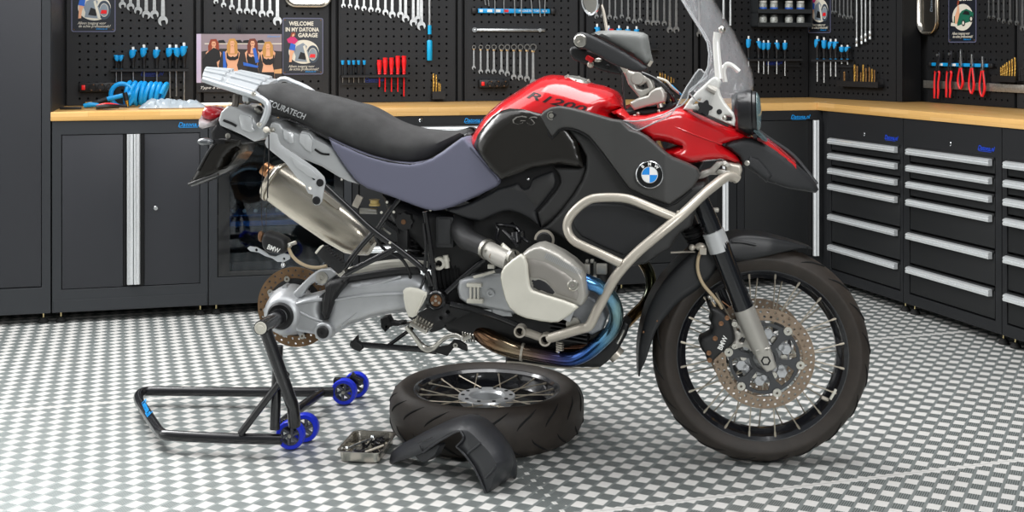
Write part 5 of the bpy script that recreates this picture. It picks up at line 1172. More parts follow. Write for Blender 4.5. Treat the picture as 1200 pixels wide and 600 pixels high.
ty, rm = wheel(fwh, fpt, TR, .112, .262, .086, .055, 'front', 40, .038, LAT_F, FC)
b = MB(); b.lathe([(.013, -.062), (.030, -.062), (.034, -.05), (.062, -.046), (.064, -.036), (.034, -.030), (.028, 0), (.034, .030), (.064, .036), (.062, .046), (.034, .05), (.030, .062), (.013, .062)], FC, LAT_F, 40, closed=True); b.build('hub', M_alu, fwh)
b = MB(); b.lathe([(.020, .040), (.078, .040), (.080, .052), (.070, .058), (.050, .054), (.034, .062), (.020, .062)], FC, LAT_F, 40, closed=True); hc_ = b.build('hub_flange', M_alu, fwh)
for k in range(12):
    a = PI/6*k; b = MB(); c = FC+FX*.062*math.cos(a)+FZ*.062*math.sin(a)+LAT_F*.057; b.cyl(c, c+LAT_F*.007, .0125, .010, n=7); b.build('flange_boss', M_alu if k % 2 else M_bolt, fwh)
for sgn in (1, -1):
    dd = disc(fwh, FC+LAT_F*.072*sgn, LAT_F, .1525, .116, .005, M_disc, 40, 2, .0042)
    b = MB()
    hl = []
    for k in range(6):
        a = PI/3*k+.35; pts = [(.046, -.36), (.045, 0), (.046, .36), (.076, .40), (.098, .30), (.100, 0), (.098, -.30), (.076, -.40)]
        hl.append([(r*math.cos(a+t), r*math.sin(a+t)) for r, t in pts])
    b.plate([circ(0, 0, .108, 72), circ(0, 0, .034, 30)]+hl, .006, lambda x, y, z: FC+FX*x+FZ*y+LAT_F*(.069*sgn+z)); b.build('disc_carrier', mat('carrier_grey', '#47484a', rough=.4, metal=.5), fwh)
    for k in range(6):
        a = PI/3*k+.35+PI/6; c = FC+FX*.110*math.cos(a)+FZ*.110*math.sin(a)+LAT_F*(.072*sgn); b = MB(); b.lathe([(.004, -.005), (.013, -.005), (.013, .007*1), (.004, .007)], c, LAT_F*sgn, 18, closed=True); b.build('disc_bobbin', M_bolt, dd)
    for k in range(6):
        b = MB(); a = PI/3*k+.35; c = FC+FX*.072*math.cos(a)+FZ*.072*math.sin(a)+LAT_F*.058*sgn; b.cyl(c, c+LAT_F*.006*sgn, .019, .016, n=6); b.build('hub_boss', M_alu, fwh)
# valve and balance weight
b = MB(); c = fpt(.226, -.62, .02); b.cyl(c, fpt(.250, -.60, .02), .006); b.build('valve', M_bar, fwh)
b = MB(); c = fpt(.246, -.50, .035); b.box(c, (.008, .010, .036), Matrix.Rotation(.5, 4, 'Y'), ch=.002); b.build('balance_weight', M_guard, fwh)
# forks
lat0, latr = .105, None
T([(815,222,.10),(833,262,.10),(842,285,.10)], .0265, 'fork_upper_tube', M_fork, P=Pf, n=24, sub=0)
T([(842,285,.105),(857,324,.105),(874,367,.105)], .0305, 'fork_tube', M_fork, P=Pf, n=24, sub=0)
T([(835.5,271,.103),(840,282,.103),(844,294,.103)], .0335, 'fork_collar', M_silp, P=Pf, n=28, sub=0)
for sgn in (1,):
    T([(790,222,-.10),(833,318,-.10),(851,360,-.10)], .028, 'left_fork_tube', M_fork, P=Pf, n=20, sub=0)
    T([(851,360,-.10),(878,415,-.10)], .030, 'left_fork_slider', M_aluw, P=Pf, n=20, sub=0)
T([(871.5,361,.105),(884,391,.105),(893,411,.106)], [.0325,.031,.028], 'fork_slider', M_aluw, P=Pf, n=26, sub=0)
fo_ = Solid([(883,404),(888,400),(899,403),(903,407),(907,419),(911,431),(907,434.5),(899,437),(893,431),(888,423),(884.5,413)], .128, .08, edge=.008, R=3, step=3, P=Pf, lat=LAT_F); fo_.build('axle_clamp', M_aluw, ang=40)
b = MB(); q = Pf(897.5, 423, .129); b.lathe([(.0, -.012), (.009, -.012), (.010, 0), (.015, .001), (.016, -.006), (.016, -.014), (0, -.014)], q, LAT_F, 6); b.build('axle_socket', M_blk, fo_.obj, ang=10)
T([(886,411,.131),(893,409,.131),(902,408,.13)], .0025, 'casting_line', M_aluw, fo_.obj, P=Pf)
cbk = Solid([(857,378),(860,374.5),(868,376),(874,384),(880,394),(886,402),(888,414),(882,413),(876,408),(870,407),(862,409.5),(857,407),(857.5,402),(862,399),(861,390),(858,384)], .095, .075, edge=.004, R=2, step=3, P=Pf, lat=LAT_F, holes=[[(863,384),(867,386),(868,390),(864,388)], [(866,399),(870,395),(874,397),(872,402),(867,402)]]); cbk.build('caliper_mount', M_aluw, ang=40)
for x, y in ((860.5, 379.5), (860.5, 405.5)):
    b = MB(); b.lathe([(0, 0), (.0085, 0), (.0085, .006), (.004, .006), (.003, .003), (0, .003)], Pf(x, y, .097), LAT_F, 18); b.build('mount_bolt', M_brz if False else M_bolt, cbk.obj)
fc = Solid([(829.5,355),(833,352),(837,361),(842,361.5),(848,365),(854,371),(858,378),(860,386),(862,395),(861,402),(856,407),(851,411),(843,418),(834,427),(830,424),(828,417),(823,411),(820.5,403),(822,397),(829,394),(834,391),(836,384),(833,377),(835,370),(832,363)], .115, .04, edge=.016, R=5, step=3, P=Pf, lat=LAT_F); fc.build('front_caliper', M_blkm, ang=45)
text_on(fc, 'BMW', 847, 402, 6., -65, M_white, fc.obj, width=17, bold=.02)
for x, y in ((845, 379), (838, 396.5), (830.5, 413.5), (831.5, 422), (852, 372.5)):
    b = MB(); b.lathe([(0, -.01), (.0075, -.01), (.0075, .003), (.003, .003), (0, .001)], fc.hit(x, y), LAT_F, 14); b.build('caliper_bolt', M_brz, fc.obj)
T([(822,292,.09),(818,304,.09),(818,318,.09),(824,333,.09),(835,346,.09),(843,356,.09),(846,362,.09)], .0052, 'front_brake_hose', M_cable, P=Pf)
T([(831,350,.09),(837,358,.09),(839,364,.09)], .0035, 'bleed_hose', M_cable, P=Pf); T([(846,353,.1),(858,362,.1)], .002, 'sensor_wire', M_brz, P=Pf)
b = MB(); b.cyl(Pf(833, 347, .09), Pf(833, 354, .09), .005); b.sphere(Pf(831, 348, .09), .006); b.build('bleed_nipple', M_bolt, bike)
b = MB(); b.sphere(Pf(821, 289, .09), .012, sq=(1.5, 1, 1)); b.sphere(Pf(811, 290, .09), .010); b.box(Pf(824, 294, .1), (.02, .02, .02)); b.build('hose_junction', M_bar, bike)
b = MB(); p0_, p1_ = Pf(812, 268, .04), Pf(818, 284, .04); b.lathe([(.028+.005*math.cos(i*1.5), i/20*.05) for i in range(21)], p1_, p0_-p1_, 20); b.build('steering_bellows', M_blkm, bike, ang=60)
b = MB(); b.box(Pb(838, 246, -.06), (.024, .02, .014), ch=.004); b.build('side_marker', M_guard, bike)
T([(800,255,.0),(812,275,.0),(826,292,.0)], .03, 'telelever_arm', M_blkm, P=Pf, sub=2)
T([(786,296,.05),(806,295,.06),(815,295,.07)], .003, 'sensor_cable', M_bar, P=Pf)
# mudguards
def ushell(outer, inner, hw, name, m, parent=None, P=Pf, lat=LAT_F, crown=1.):
    b = MB(); K = 12; V = []
    n = len(outer)
    po, _ = smooth_path([Vector((x, y, 0)) for x, y in outer], [0]*n, 4); pi_, _ = smooth_path([Vector((x, y, 0)) for x, y in inner], [0]*n, 4)
    hws = [val(hw, p.x, p.y) for p in po]
    for o, i_, h in zip(po, pi_, hws):
        O = P(o.x, o.y, 0); I = P(i_.x, i_.y, h); I0 = I-lat*h
        for k in range(-K, K+1):
            a = k/K
            t = abs(a); lt = math.sin(t*PI/2)**.8*(1 if a >= 0 else -1)*h if t < 1 else h*(1 if a > 0 else -1); s_ = max(0, (t-.55)/.45)
            s_ = s_**1.5
            V.append(O.lerp(I0, s_)+lat*lt)
    W_ = 2*K+1; Fs = [(i*W_+k, i*W_+k+1, (i+1)*W_+k+1, (i+1)*W_+k) for i in range(len(po)-1) for k in range(W_-1)]
    b.add(V, Fs); o = b.build(name, m, parent or bike, ang=50); md = o.modifiers.new('s', 'SOLIDIFY'); md.thickness = .0045; md.offset = 0; return o
M_fend = mat('mudguard_plastic', '#1c1d1f', rough=.4, bump=.1, bscale=1500)
fa = ushell([(843,285),(850,277),(860,273.5),(872,272.5),(890,274),(908,277.5),(925,282),(940,286.5),(949,290)], [(843,306),(850,306),(860,306),(870,305.5),(890,301.5),(908,297.5),(925,293.5),(938,291),(949,290.3)], lambda x, y: ramp(x, [(843,.075),(900,.07),(949,.035)]), 'front_mudguard', M_fend)
fb = ushell([(846,278),(832,281),(818,287),(804,297),(790,310),(777,325),(766,342),(757,362),(751,385),(747.5,410),(748,437)], [(852,306),(841,313),(830,328),(812,343),(798,352),(787,363),(776,376),(768,389),(762,406),(756,424),(749,437)], lambda x, y: ramp(y, [(280,.075),(400,.075),(437,.05)]), 'mudguard_flap', M_fend, fa)
T([(858,283,.078),(872,284,.078),(886,287,.076)], .004, 'mudguard_crease', M_fend, fa, P=Pf)
for x, y in ((770, 376), (754, 389)): MB().sphere(Pf(x, y, .074), .004).build('rivet', M_brz, fb)
# ================================================================ paddock stand
def PY(px, py, Y): r = ray(px, py); return CAM+r*(Y/r.y)
E0 = Mb @ ax(.145); E1w = Mb @ ax(.305)
so = floor_pt(340, 530); S0 = Vector((so.x, so.y, 0))
stand = thing('paddock_stand', 'black tubular paddock stand on blue wheels holding up the rear axle of the motorcycle', 'paddock stand', S0)
def TS(pts, r, name, m, parent=stand, n=14, sub=0, **k):
    b = MB(); b.tube([p-S0 for p in pts], r, n=n, sub=sub, **k); return b.build(name, m, parent)
M_std = mat('stand_black_paint', '#17171a', rough=.25, coat=.4)
sp_ = TS([E0+(E1w-E0)*.05, E1w], .0225, 'spindle', M_std, n=28)
dE = (E1w-E0).normalized(); b = MB(); b.lathe([(0, 0), (.0195, 0), (.0195, .002), (.0165, .003), (.0165, .0015), (.010, .002), (.009, .005), (0, .005)], E1w-S0, dE, 28); b.build('spindle_end', M_guard, sp_)
b = MB(); b.lathe([(.0225, 0), (.028, 0), (.028, .012), (.0225, .012)], E0+(E1w-E0)*.08-S0, dE, 28, closed=True); b.build('spindle_collar', M_std, sp_)
zr = .05
def FP_(x, y, z=zr): return floor_pt(x, y, z)
nl, nr_ = FP_(187, 508), FP_(330, 515); fl_, frr = FP_(170, 459), FP_(391, 459.5)
cl = FP_(165, 467)
fr = [nr_, FP_(260, 513.5), FP_(200, 510.5), FP_(190, 508), FP_(184, 502), FP_(170, 481), FP_(163, 470), FP_(163, 463), FP_(170, 459), FP_(190, 458.5), FP_(300, 459.5), frr]
TS(fr, .0168, 'base_frame', M_std, sub=4)
wn_, wf_ = FP_(341, 509, .046), FP_(404, 459, .046)
TS([FP_(326, 500), FP_(352, 478), FP_(378, 459)], .0168, 'cross_tube', M_std)
up0 = E1w-dE*.03; TS([up0+Vector((0, 0, -.005)), PY(338, 462, 3.86), PY(343.5, 478, 3.88), PY(345, 498, 3.90)], .0200, 'main_upright', M_std, n=18, sub=3)
post_t = PY(326, 405, 3.90); TS([post_t, PY(322, 503, 3.89)], .0160, 'rear_upright', M_std)
TS([PY(336, 437, 3.86), PY(282, 508, 3.885)], .0115, 'brace', M_std)
b = MB(); q = FP_(391, 456, .05)-S0; b.box(q+Vector((.03, 0, .025)), (.06, .03, .03), ch=.004); b.build('wheel_bracket', M_std, stand)
b = MB(); q = FP_(338, 500, .06)-S0; b.box(q+Vector((0, .035, .0)), (.045, .05, .04), ch=.004); b.build('wheel_bracket', M_std, stand)
M_wb = mat('blue_wheel_rubber', '#1a2fc4', rough=.35); M_wh = mat('grey_wheel_hub', '#4a4c55', rough=.4)
def caster(c, lab):
    w = MB(); R = .046; axv = Vector((.10, 1, 0)).normalized(); c = c-S0
    w.lathe([(R*.70, -.016), (R*.94, -.016), (R, -.010), (R*.985, 0), (R, .010), (R*.94, .016), (R*.70, .016)], c, axv, 40, closed=True); wo = w.build('wheel', M_wb, stand)
    h = MB(); h.lathe([(0, -.013), (R*.22, -.013), (R*.22, .013), (0, .013)], c, axv, 20); h.lathe([(R*.62, -.012), (R*.72, -.012), (R*.72, .012), (R*.62, .012)], c, axv, 36, closed=True)
    u, w_ = h.frame((0, 0, 0), axv)[1:]
    for k in range(6):
        a = k*PI/3; p = c+(u*math.cos(a)+w_*math.sin(a))*R*.2; q = c+(u*math.cos(a+.35)+w_*math.sin(a+.35))*R*.66; h.tube([p-axv*.010, (p+q)/2-axv*.011+(u*math.cos(a+.5)+w_*math.sin(a+.5))*.002, q-axv*.010], .0045, n=8)
        h.tube([p, q], .0045, n=8)
    h.build('wheel_hub', M_wh, wo); b = MB(); b.cyl(c-axv*.02, c-axv*.012, .006, n=10); b.build('wheel_axle', M_bolt, wo)
for px, py in ((341, 509), (357.5, 500.5), (403.5, 458.5), (417.5, 450.5)): caster(floor_pt(px, py, .047), '')
b = MB(); q = (wf_-S0)+Vector((.035, .06, .03)); b.box(q, (.05, .05, .02), Matrix.Rotation(.5, 4, 'Y'), ch=.003); b.build('mudguard_bracket', M_std, stand)
t = textmesh('Datona.nl', .03, shear=.3, bold=.0008, ext=.0003); v0, v1 = FP_(166, 467, .066), FP_(180, 492, .066); dr = (v1-v0).normalized(); nz_ = Vector((-.7, -.35, .65)).normalized(); nz_ = (nz_-dr*nz_.dot(dr)).normalized(); yy = nz_.cross(dr)
M = Matrix.Identity(4); o3 = (v0+v1)/2-S0+nz_*.006
xs = [v.x for v in t.v]; kk = (v1-v0).length*.62/(max(xs)-min(xs))
for i in range(3): M[i][0] = dr[i]*kk; M[i][1] = yy[i]*kk*.9; M[i][2] = nz_[i]; M[i][3] = o3[i]
t.xf(M); t.build('logo', M_logo, stand, ang=0)
# ================================================================ lying rear wheel
WC = Vector(((570.5-600)/352, 4.12, .081))
lw = thing('spoked_wheel', 'spoked rear wheel with a wide black tyre lying flat on the floor under the engine', 'wheel', (WC.x, WC.y, 0))
def lput(r, a, lt): return Vector((r*math.cos(a), r*math.sin(a), .081+lt))
wheel(lw, lput, .323, .160, .238, .132, .088, 'rear', 40, .035, Vector((0, 0, 1)), Vector((0, 0, .081)))
b = MB(); b.lathe([(.052, .034), (.060, .042), (.094, .042), (.096, .036), (.092, .02), (.070, .0), (.070, -.04), (.052, -.04)], (0, 0, .081), (0, 0, 1), 48, closed=True); hb_ = b.build('hub', mat('machined_hub', '#c6c8ca', rough=.28, metal=.6), lw, ang=30)
for k in range(10):
    a = 2*PI*k/10; c = lput(.080, a, .0425); b = MB(); b.cyl(c, c+Vector((0, 0, .0015)), .0065, n=14); b.build('hub_hole', M_dark, hb_)
# ================================================================ metal tray with parts
TZ = .036; tq = [floor_pt(x, y, TZ) for x, y in ((398, 527.5), (449, 530), (465, 507.5), (425, 503.5))]
tc_ = sum(tq, Vector())/4; T0 = Vector((tc_.x-.010, tc_.y-.006, 0)); ux = (tq[1]-tq[0]).normalized(); uy = Vector((-ux.y, ux.x, 0)); wx = (tq[1]-tq[0]).length/2; wy = abs((tq[3]-tq[0]).dot(uy))/2
sk_ = ((tq[3]-tq[0])/2-uy*wy).dot(ux)
tray = thing('parts_tray', 'small stainless steel tray of loose bolts on the floor beside the lying wheel', 'tray', T0, math.atan2(ux.y, ux.x))
def rr(a, c, rad, z, n=6):
    o = []
    for (sx, sy, a0) in ((1, 1, 0), (-1, 1, PI/2), (-1, -1, PI), (1, -1, 3*PI/2)):
        for i in range(n+1):
            t_ = a0+PI/2*i/n; o.append(Vector((sx*(a-rad)+rad*math.cos(t_), sy*(c-rad)+rad*math.sin(t_), z)))
    return o
b = MB(); L_ = [rr(wx-.014, wy-.014, .016, .001), rr(wx-.007, wy-.007, .02, .005), rr(wx-.003, wy-.003, .022, TZ-.002), rr(wx+.004, wy+.004, .026, TZ-.001), rr(wx+.004, wy+.004, .026, TZ+.001), rr(wx-.004, wy-.004, .021, TZ), rr(wx-.009, wy-.009, .018, .006), rr(wx-.016, wy-.016, .014, .003)]
n_ = len(L_[0]); V = [p for l in L_ for p in l]; Fs = [tuple(range(n_-1, -1, -1)), tuple(range((len(L_)-1)*n_, len(L_)*n_))]
for i in range(len(L_)-1):
    for k in range(n_): Fs.append((i*n_+k, i*n_+(k+1) % n_, (i+1)*n_+(k+1) % n_, (i+1)*n_+k))
b.add(V, Fs); b.build('tray_body', mat('stainless_tray', '#b5b1a8', rough=.25, metal=1), tray, ang=40)
random.seed(3)
def TW(x, y, z): return T0+ux*x+uy*y+Vector((0, 0, z))
M_bdk = mat('blackened_bolt', '#26262a', rough=.4, metal=.6)
for i in range(22):
    x, y = random.uniform(-wx+.04, wx-.035), random.uniform(-wy+.035, wy-.03); a = random.uniform(0, PI); L = random.uniform(.022, .036)
    p = Vector((-L/2*math.cos(a), -L/2*math.sin(a), .006)); q = -p+Vector((0, 0, .012)); b = MB(); b.cyl(p, q, .0035, n=10); b.cyl(q, q+(q-p).normalized()*.006, .007, n=6)
    bl = i % 5 == 1; tag(b.build('bolt', M_bolt if bl else M_bdk, loc=TW(x, y, .004+.004*(i % 3))), ('shiny steel' if bl else 'blackened steel')+' bolt lying loose in the metal tray', 'bolt', 'shiny bolts in the tray' if bl else 'black bolts in the tray')
b = MB(); b.tube([Vector((-.035, -.03, 0)), Vector((0, 0, .006)), Vector((.035, .03, .012))], .004, n=10); b.sphere((.037, .032, .013), .009); b.sphere((-.037, -.032, .0), .008)
tag(b.build('swivel_wrench', M_chrome, loc=TW(-wx*.35, .0, .024)), 'bright double ended wrench leaning across the metal tray', 'wrench')
tag(MB().cyl((-.035, -.02, 0), (.03, .02, .012), .0035, n=10).build('long_bolt', M_bar, loc=TW(wx*.35, -wy*.15, .012)), 'longest plain steel pin lying in the metal tray', 'pin')
# ================================================================ rear hugger on the floor
A_, B_ = floor_pt(456, 543), floor_pt(570, 578); HG = Frame(A_.x, A_.y, math.degrees(math.atan2((B_-A_).y, (B_-A_).x)))
hug = thing('wheel_hugger', 'black plastic rear mudguard standing on the floor in front of the lying wheel', 'mudguard', HG.o, HG.rz)
def Ph(X_, Y_, d): return HG.loc(390+X_/5.4545, 470+Y_/5.4545, d)
trip = [((372,404),(356,396),(385,335)), ((440,378),(420,340),(445,285)), ((500,362),(490,300),(530,240)), ((565,335),(565,262),(610,195)), ((660,275),(665,222),(740,130)), ((745,213),(735,192),(820,100)), ((812,196),(815,180),(890,88)), ((835,225),(880,212),(960,108)), ((800,285),(945,280),(1050,185)), ((820,325),(995,335),(1110,260)), ((860,370),(1025,385),(1145,330)), ((905,440),(1040,420),(1155,400)), ((940,510),(1020,490),(1120,490)), ((960,560),(1000,545),(1060,545)), ((975,590),(985,590),(1010,575))]
n0 = len(trip); ch = [[], [], []]
for j in range(3):
    ch[j], _ = smooth_path([Vector((t_[j][0], t_[j][1], 0)) for t_ in trip], [0]*n0, 4)
b = MB(); V = []; Wh = .105
for i in range(len(ch[0])):
    I, R1, Cc = Ph(ch[0][i].x, ch[0][i].y, .0), Ph(ch[1][i].x, ch[1][i].y, .0), Ph(ch[2][i].x, ch[2][i].y, .03+(Wh-.03)*min(1, i/28))
    R1.y = .006; row = [I, I.lerp(R1, .5), R1]
    for k in range(1, 7):
        t_ = k/6; p = R1.lerp(Cc, t_); bul = math.sin(PI*t_)*.012; nrm_ = (Cc-R1).cross(Vector((1, 0, 0)) if i < 24 else Vector((0, 0, 1))); p += Vector((0, 0, bul)) if i < 30 else Vector((bul, 0, bul*.4)); row.append(p)
    fI = Vector(((Cc.x*.8+I.x*.2), Cc.y+.030, max(.004, Cc.z*.92+I.z*.08-.03))); row += [Cc+(fI-Cc)*.4+Vector((.003, 0, .006)), fI]; V += row
W_ = len(row); Fs = [(i*W_+k, i*W_+k+1, (i+1)*W_+k+1, (i+1)*W_+k) for i in range(len(ch[0])-1) for k in range(W_-1)]
b.add(V, Fs); M_hug = mat('hugger_plastic', '#2c2d30', rough=.36, bump=.1, bscale=1500); ho = b.build('mudguard_shell', M_hug, hug, ang=35); md = ho.modifiers.new('s', 'SOLIDIFY'); md.thickness = .004; md.offset = 0
def TH(pts, r, name, m=M_hug, d=-.003):
    b = MB(); b.tube([Ph(x, y, d) for x, y in pts], r, n=8, sub=3); b.build(name, m, hug)
TH([(790,290),(835,240),(822,205),(800,192),(700,245),(640,283),(575,330)], .003, 'edge_bead'); TH([(862,335),(905,300),(945,268)], .003, 'moulded_rib', d=-.002); TH([(975,492),(1015,450),(1042,412)], .003, 'moulded_rib', d=-.002); TH([(790,290),(850,350),(905,430),(945,510),(975,588)], .0032, 'edge_bead')
bb = MB(); bb.plate([[(p.x, p.z) for p in [Ph(x, y, 0) for x, y in ((490,360),(560,335),(640,285),(650,300),(620,360),(575,395),(540,402),(510,380))]]], .03, lambda x, z, k: Vector((x, .02+k, z))); bb.build('mounting_lug', M_hug, hug, ang=30, bevel=.002)
TH([(545,270),(562,262),(600,248),(635,232)], .0015, 'seam', M_std); TH([(556,285),(566,310),(572,325)], .0015, 'seam', M_std)
# ================================================================ tools on the panels
ORD = ['first', 'second', 'third', 'fourth', 'fifth', 'sixth', 'seventh', 'eighth', 'ninth', 'tenth', 'eleventh', 'twelfth', 'thirteenth', 'fourteenth', 'fifteenth']
class Wall:
    def __init__(s, fr, d): s.fr = fr; s.d = d
    def at(s, px, py, out=0.):
        p = s.fr.loc(px, py, s.d-out); return p.x, p.z
    def loc(s, px, py, out=0.):
        x, z = s.at(px, py, out); return s.fr.w(x, s.d-out, z)
    def m(s, px, py, dpx, vert=True):   # pixel size -> metres
        a = s.fr.loc(px, py, s.d); q = s.fr.loc(px, py+dpx, s.d) if vert else s.fr.loc(px+dpx, py, s.d)
        return abs(a.z-q.z) if vert else abs(a.x-q.x)
WA = Wall(BR, PD-.001); WC_ = Wall(CF, -.001); WR = Wall(RR, PD-.013)
def wrench_mesh(w, L, th=.006, ring=True, tilt=.26, sw=None):
    """hanging combination wrench: jaw centre at origin, shaft up, wall at y=0 (front is -y)"""
    R = w/2; sw = sw or w*.20; b = MB(); n = 20; slot = w*.24
    P = []; a0 = math.asin(min(.99, sw/R)); base = PI/2
    def rot(x, y): return (x*math.cos(tilt)-y*math.sin(tilt), x*math.sin(tilt)+y*math.cos(tilt))
    P.append((-sw*.8, L)); 
    sa = math.asin(slot/R); aL0 = base+a0; aL1 = 3*PI/2-sa+tilt
    for i in range(n+1): a = aL0+(aL1-aL0)*i/n; P.append((R*math.cos(a), R*math.sin(a)*1.08))
    P += [rot(-slot, -R*.1), rot(-slot*.55, R*.12), rot(slot*.55, R*.12), rot(slot, -R*.1)]
    aR0 = 3*PI/2+sa+tilt; aR1 = 2*PI+base-a0
    for i in range(n+1): a = aR0+(aR1-aR0)*i/n; P.append((R*math.cos(a), R*math.sin(a)*1.08))
    P.append((sw*.8, L))
    b.plate([P], th, lambda x, z, k: Vector((x, -.002-k, z)))
    if ring: b.plate([circ(0, L+w*.38, w*.46, 20), circ(0, L+w*.38, w*.26, 6)], th*1.5, lambda x, z, k: Vector((x, -.001-k, z)))
    return b
def wrench_row(W, xs, ys, ws, lab, grp, L=None, m=None, skip=(), dark=False):
    for i, (x, y, wpx) in enumerate(zip(xs, ys, ws)):
        w = W.m(x, y, wpx); ztop = 1.60; xx, zz = W.at(x, y); Li = min((L or .24)*(w/.04)**.5 if False else (L+.006*i if L else .2), ztop-zz)
        b = wrench_mesh(w, Li, tilt=random.uniform(.18, .34)*(1 if random.random() < .85 else -1)); n = len(xs)
        tag(b.build('combination_wrench', m or M_tool, loc=W.loc(x, y), rz=W.fr.rz, ang=30), 'chrome wrench, %s from the left of the %d %s' % (ORD[i], n, lab), 'wrench', grp)
def sc(seq, k0, s): return [k0+v/s for v in seq]
wrench_row(WA, [143.5,153,162,171.5,181,191], [6,8,12.5,17.5,17,24.5], [8,8.5,9,9.5,9.5,11], 'above the air hose', 'wrenches above the air hose', .24)
wrench_row(WA, [253,262,271.6,280.4,289.3,297.3,307,316.3,325], [2,6,8.7,13,13,14,16.3,16,24.7], [5.5,6,6.5,7,7,7.5,8,8,10], 'above the calendar', 'wrenches above the calendar', .18)
wrench_row(WA, sc([113,185,260,335,410,487,567,640,728,785,868,920,955], 390, 9.23), sc([62,65,82,92,105,112,135,160,160,200,245,210,280], 0, 9.23), [5,5,5.8,6,6.2,6.4,7,8,7.4,8.6,8.4,8,9.8], 'above the red screwdrivers', 'wrenches above the red screwdrivers', .16)
wrench_row(WA, sc([165,228,283,350,405,465,525,582,635,705,760,800,862,915,975], 670, 8), sc([135,155,150,160,170,155,180,200,190,210,215,215,220,280,280], 0, 8), [4.5,5,4.6,5.6,5,5,5.6,6,5.4,6.5,6.6,6,6.2,7.5,7.8], 'above the handguard', 'wrenches above the handguard', .17)
wrench_row(WC_, sc([200,220,246,272,297,320], 940, 5.4545), sc([78,78,97,105,112,112], 0, 5.4545), [4,4,4.6,4.6,5,5], 'on the corner panel', 'wrenches on the corner panel', .16)
wrench_row(WR, sc([880,925,972,1020,1080,1143,1196], 1050, 8), sc([160,160,185,200,205,215,265], 0, 8), [4.5,4.5,5.5,5.5,6,6,7], 'at the far right', 'wrenches at the far right', .17)
b = wrench_mesh(.03, .2); tag(b.build('combination_wrench', M_tool, loc=WA.loc(818.5, 40), rz=BR.rz, ang=30), 'single wrench hanging behind the left edge of the windscreen', 'wrench')
# ratchet wrenches: ring end up, fully in view
xs = sc([112,172,233,288,354,405,463,520,578,632], 540, 7.5); ye = sc([258,292,290,292,295,310,340,345,355,385], 45, 7.5); rp = [2.1,2.5,2.6,2.8,3,3,3.1,3.2,3.3,3.8]
M_band = mat('gold_band', '#c8a878', rough=.3, metal=.8)
for i in range(10):
    yt = 55; w = WA.m(xs[i], yt, rp[i]*2); L = WA.m(xs[i], yt, ye[i]-yt-rp[i]); b = wrench_mesh(w*1.05, L-w*.1, ring=False, sw=w*.22)
    root = b.build('ratchet_wrench', M_tool, loc=WA.loc(xs[i], ye[i]), rz=BR.rz, ang=30); tag(root, 'short ratchet wrench, %s from the left of the ten by the tank' % ORD[i], 'wrench', 'ratchet wrenches left of the fuel tank')
    q = MB(); q.plate([circ(0, L+w*.45, w*.58, 24), circ(0, L+w*.45, w*.36, 12)], .010, lambda x, z, k: Vector((x, -.001-k, z))); q.build('ring_head', mat('smoky_chrome', '#8d8a86', rough=.25, metal=1), root, ang=30)
    q = MB(); q.box((0, -.006, L-w*.18), (w*.55, .010, w*.30), ch=.001); q.build('collar', M_band, root)
# long bar wrench and magnetic strip with hanging keys
def hbar(W, x0, y0, x1, y1, name, m, lab, cat, th=.012, ch=.002, h=None):
    a = W.at(x0, y0); c = W.at(x1, y1); L = c[0]-a[0]; H = h or abs(a[1]-c[1])
    return tag(MB().box((L/2, -th/2, 0), (L, th, H), ch=ch).build(name, m, loc=W.fr.w(a[0], W.d, (a[1]+c[1])/2), rz=W.fr.rz, ang=30), lab, cat)
o = hbar(WA, 553, 33.6, 638, 37, 'extension_bar', M_tool, 'long chrome bar fixed level above the ratchet wrenches', 'wrench', .014)
L_ = WA.fr.loc(638, 35, WA.d).x-WA.fr.loc(553, 35, WA.d).x
b = MB(); b.plate([circ(.012, .001, .014, 20), circ(.012, .001, .006, 12)], .016, lambda x, z, k: Vector((x, -k, z))); b.build('bar_eye', M_chrome, o, ang=30)
b = MB(); b.cyl((L_-.03, -.018, 0), (L_-.03, -.005, 0), .010); b.build('bar_pivot', M_tool, o)
def magbar(W, x0, x1, y0, y1, lab):
    a = W.at(x0, y0); c = W.at(x1, y1); L = c[0]-a[0]; H = a[1]-c[1]
    r = thing('magnetic_tool_bar', lab, 'tool holder', W.fr.w(a[0], W.d, (a[1]+c[1])/2), W.fr.rz)
    MB().box((L/2, -.010, 0), (L, .016, H), ch=.003).build('blue_rail', M_blue, r)
    for x in (-.02, L+.02): MB().box((x, -.010, 0), (.030, .020, H*1.3), ch=.004).build('end_bracket', M_blk, r)
    return r, L, H
r, L, H = magbar(WA, 559.5, 643.5, 10, 15.8, 'blue magnetic bar with thin chrome keys on it, high left of the mirror')
for f, wd, c in ((.04, .018, M_white), (.16, .028, M_white), (.275, .026, M_white), (.39, .024, M_red)): MB().box((L*f, -.0186, 0), (wd, .001, H*.6)).build('sticker', c, r, ang=0)
text_obj('MAGNETIC TOOL BAR', .016, wallM(L*.76, -.0185, 0), M_white, r, width=L*.40)
kx = [((270,-20),(291,58)), ((318,-20),(330,70)), ((400,-20),(400,163)), ((505,-20),(507,165)), ((626,-20),(635,190)), ((712,-20),(710,190)), ((817,-20),(840,190)), ((918,-20),(932,197)), ((992,-20),(981,190))]
for i, (a, c) in enumerate(kx):
    p = WA.loc(540+a[0]/10, a[1]/10-6, .022); q = WA.loc(540+c[0]/10, c[1]/10, .022); b = MB(); b.cyl((0, 0, 0), p-q, .0034 if i > 3 else .0028, n=10); b.cyl((p-q), (p-q)+Vector((0, 0, .01)), .006, n=10)
    tag(b.build('hex_key', M_tool, loc=q), 'thin chrome key, %s from the left of nine on the blue bar' % ORD[i], 'hex key', 'keys on the blue magnetic bar')
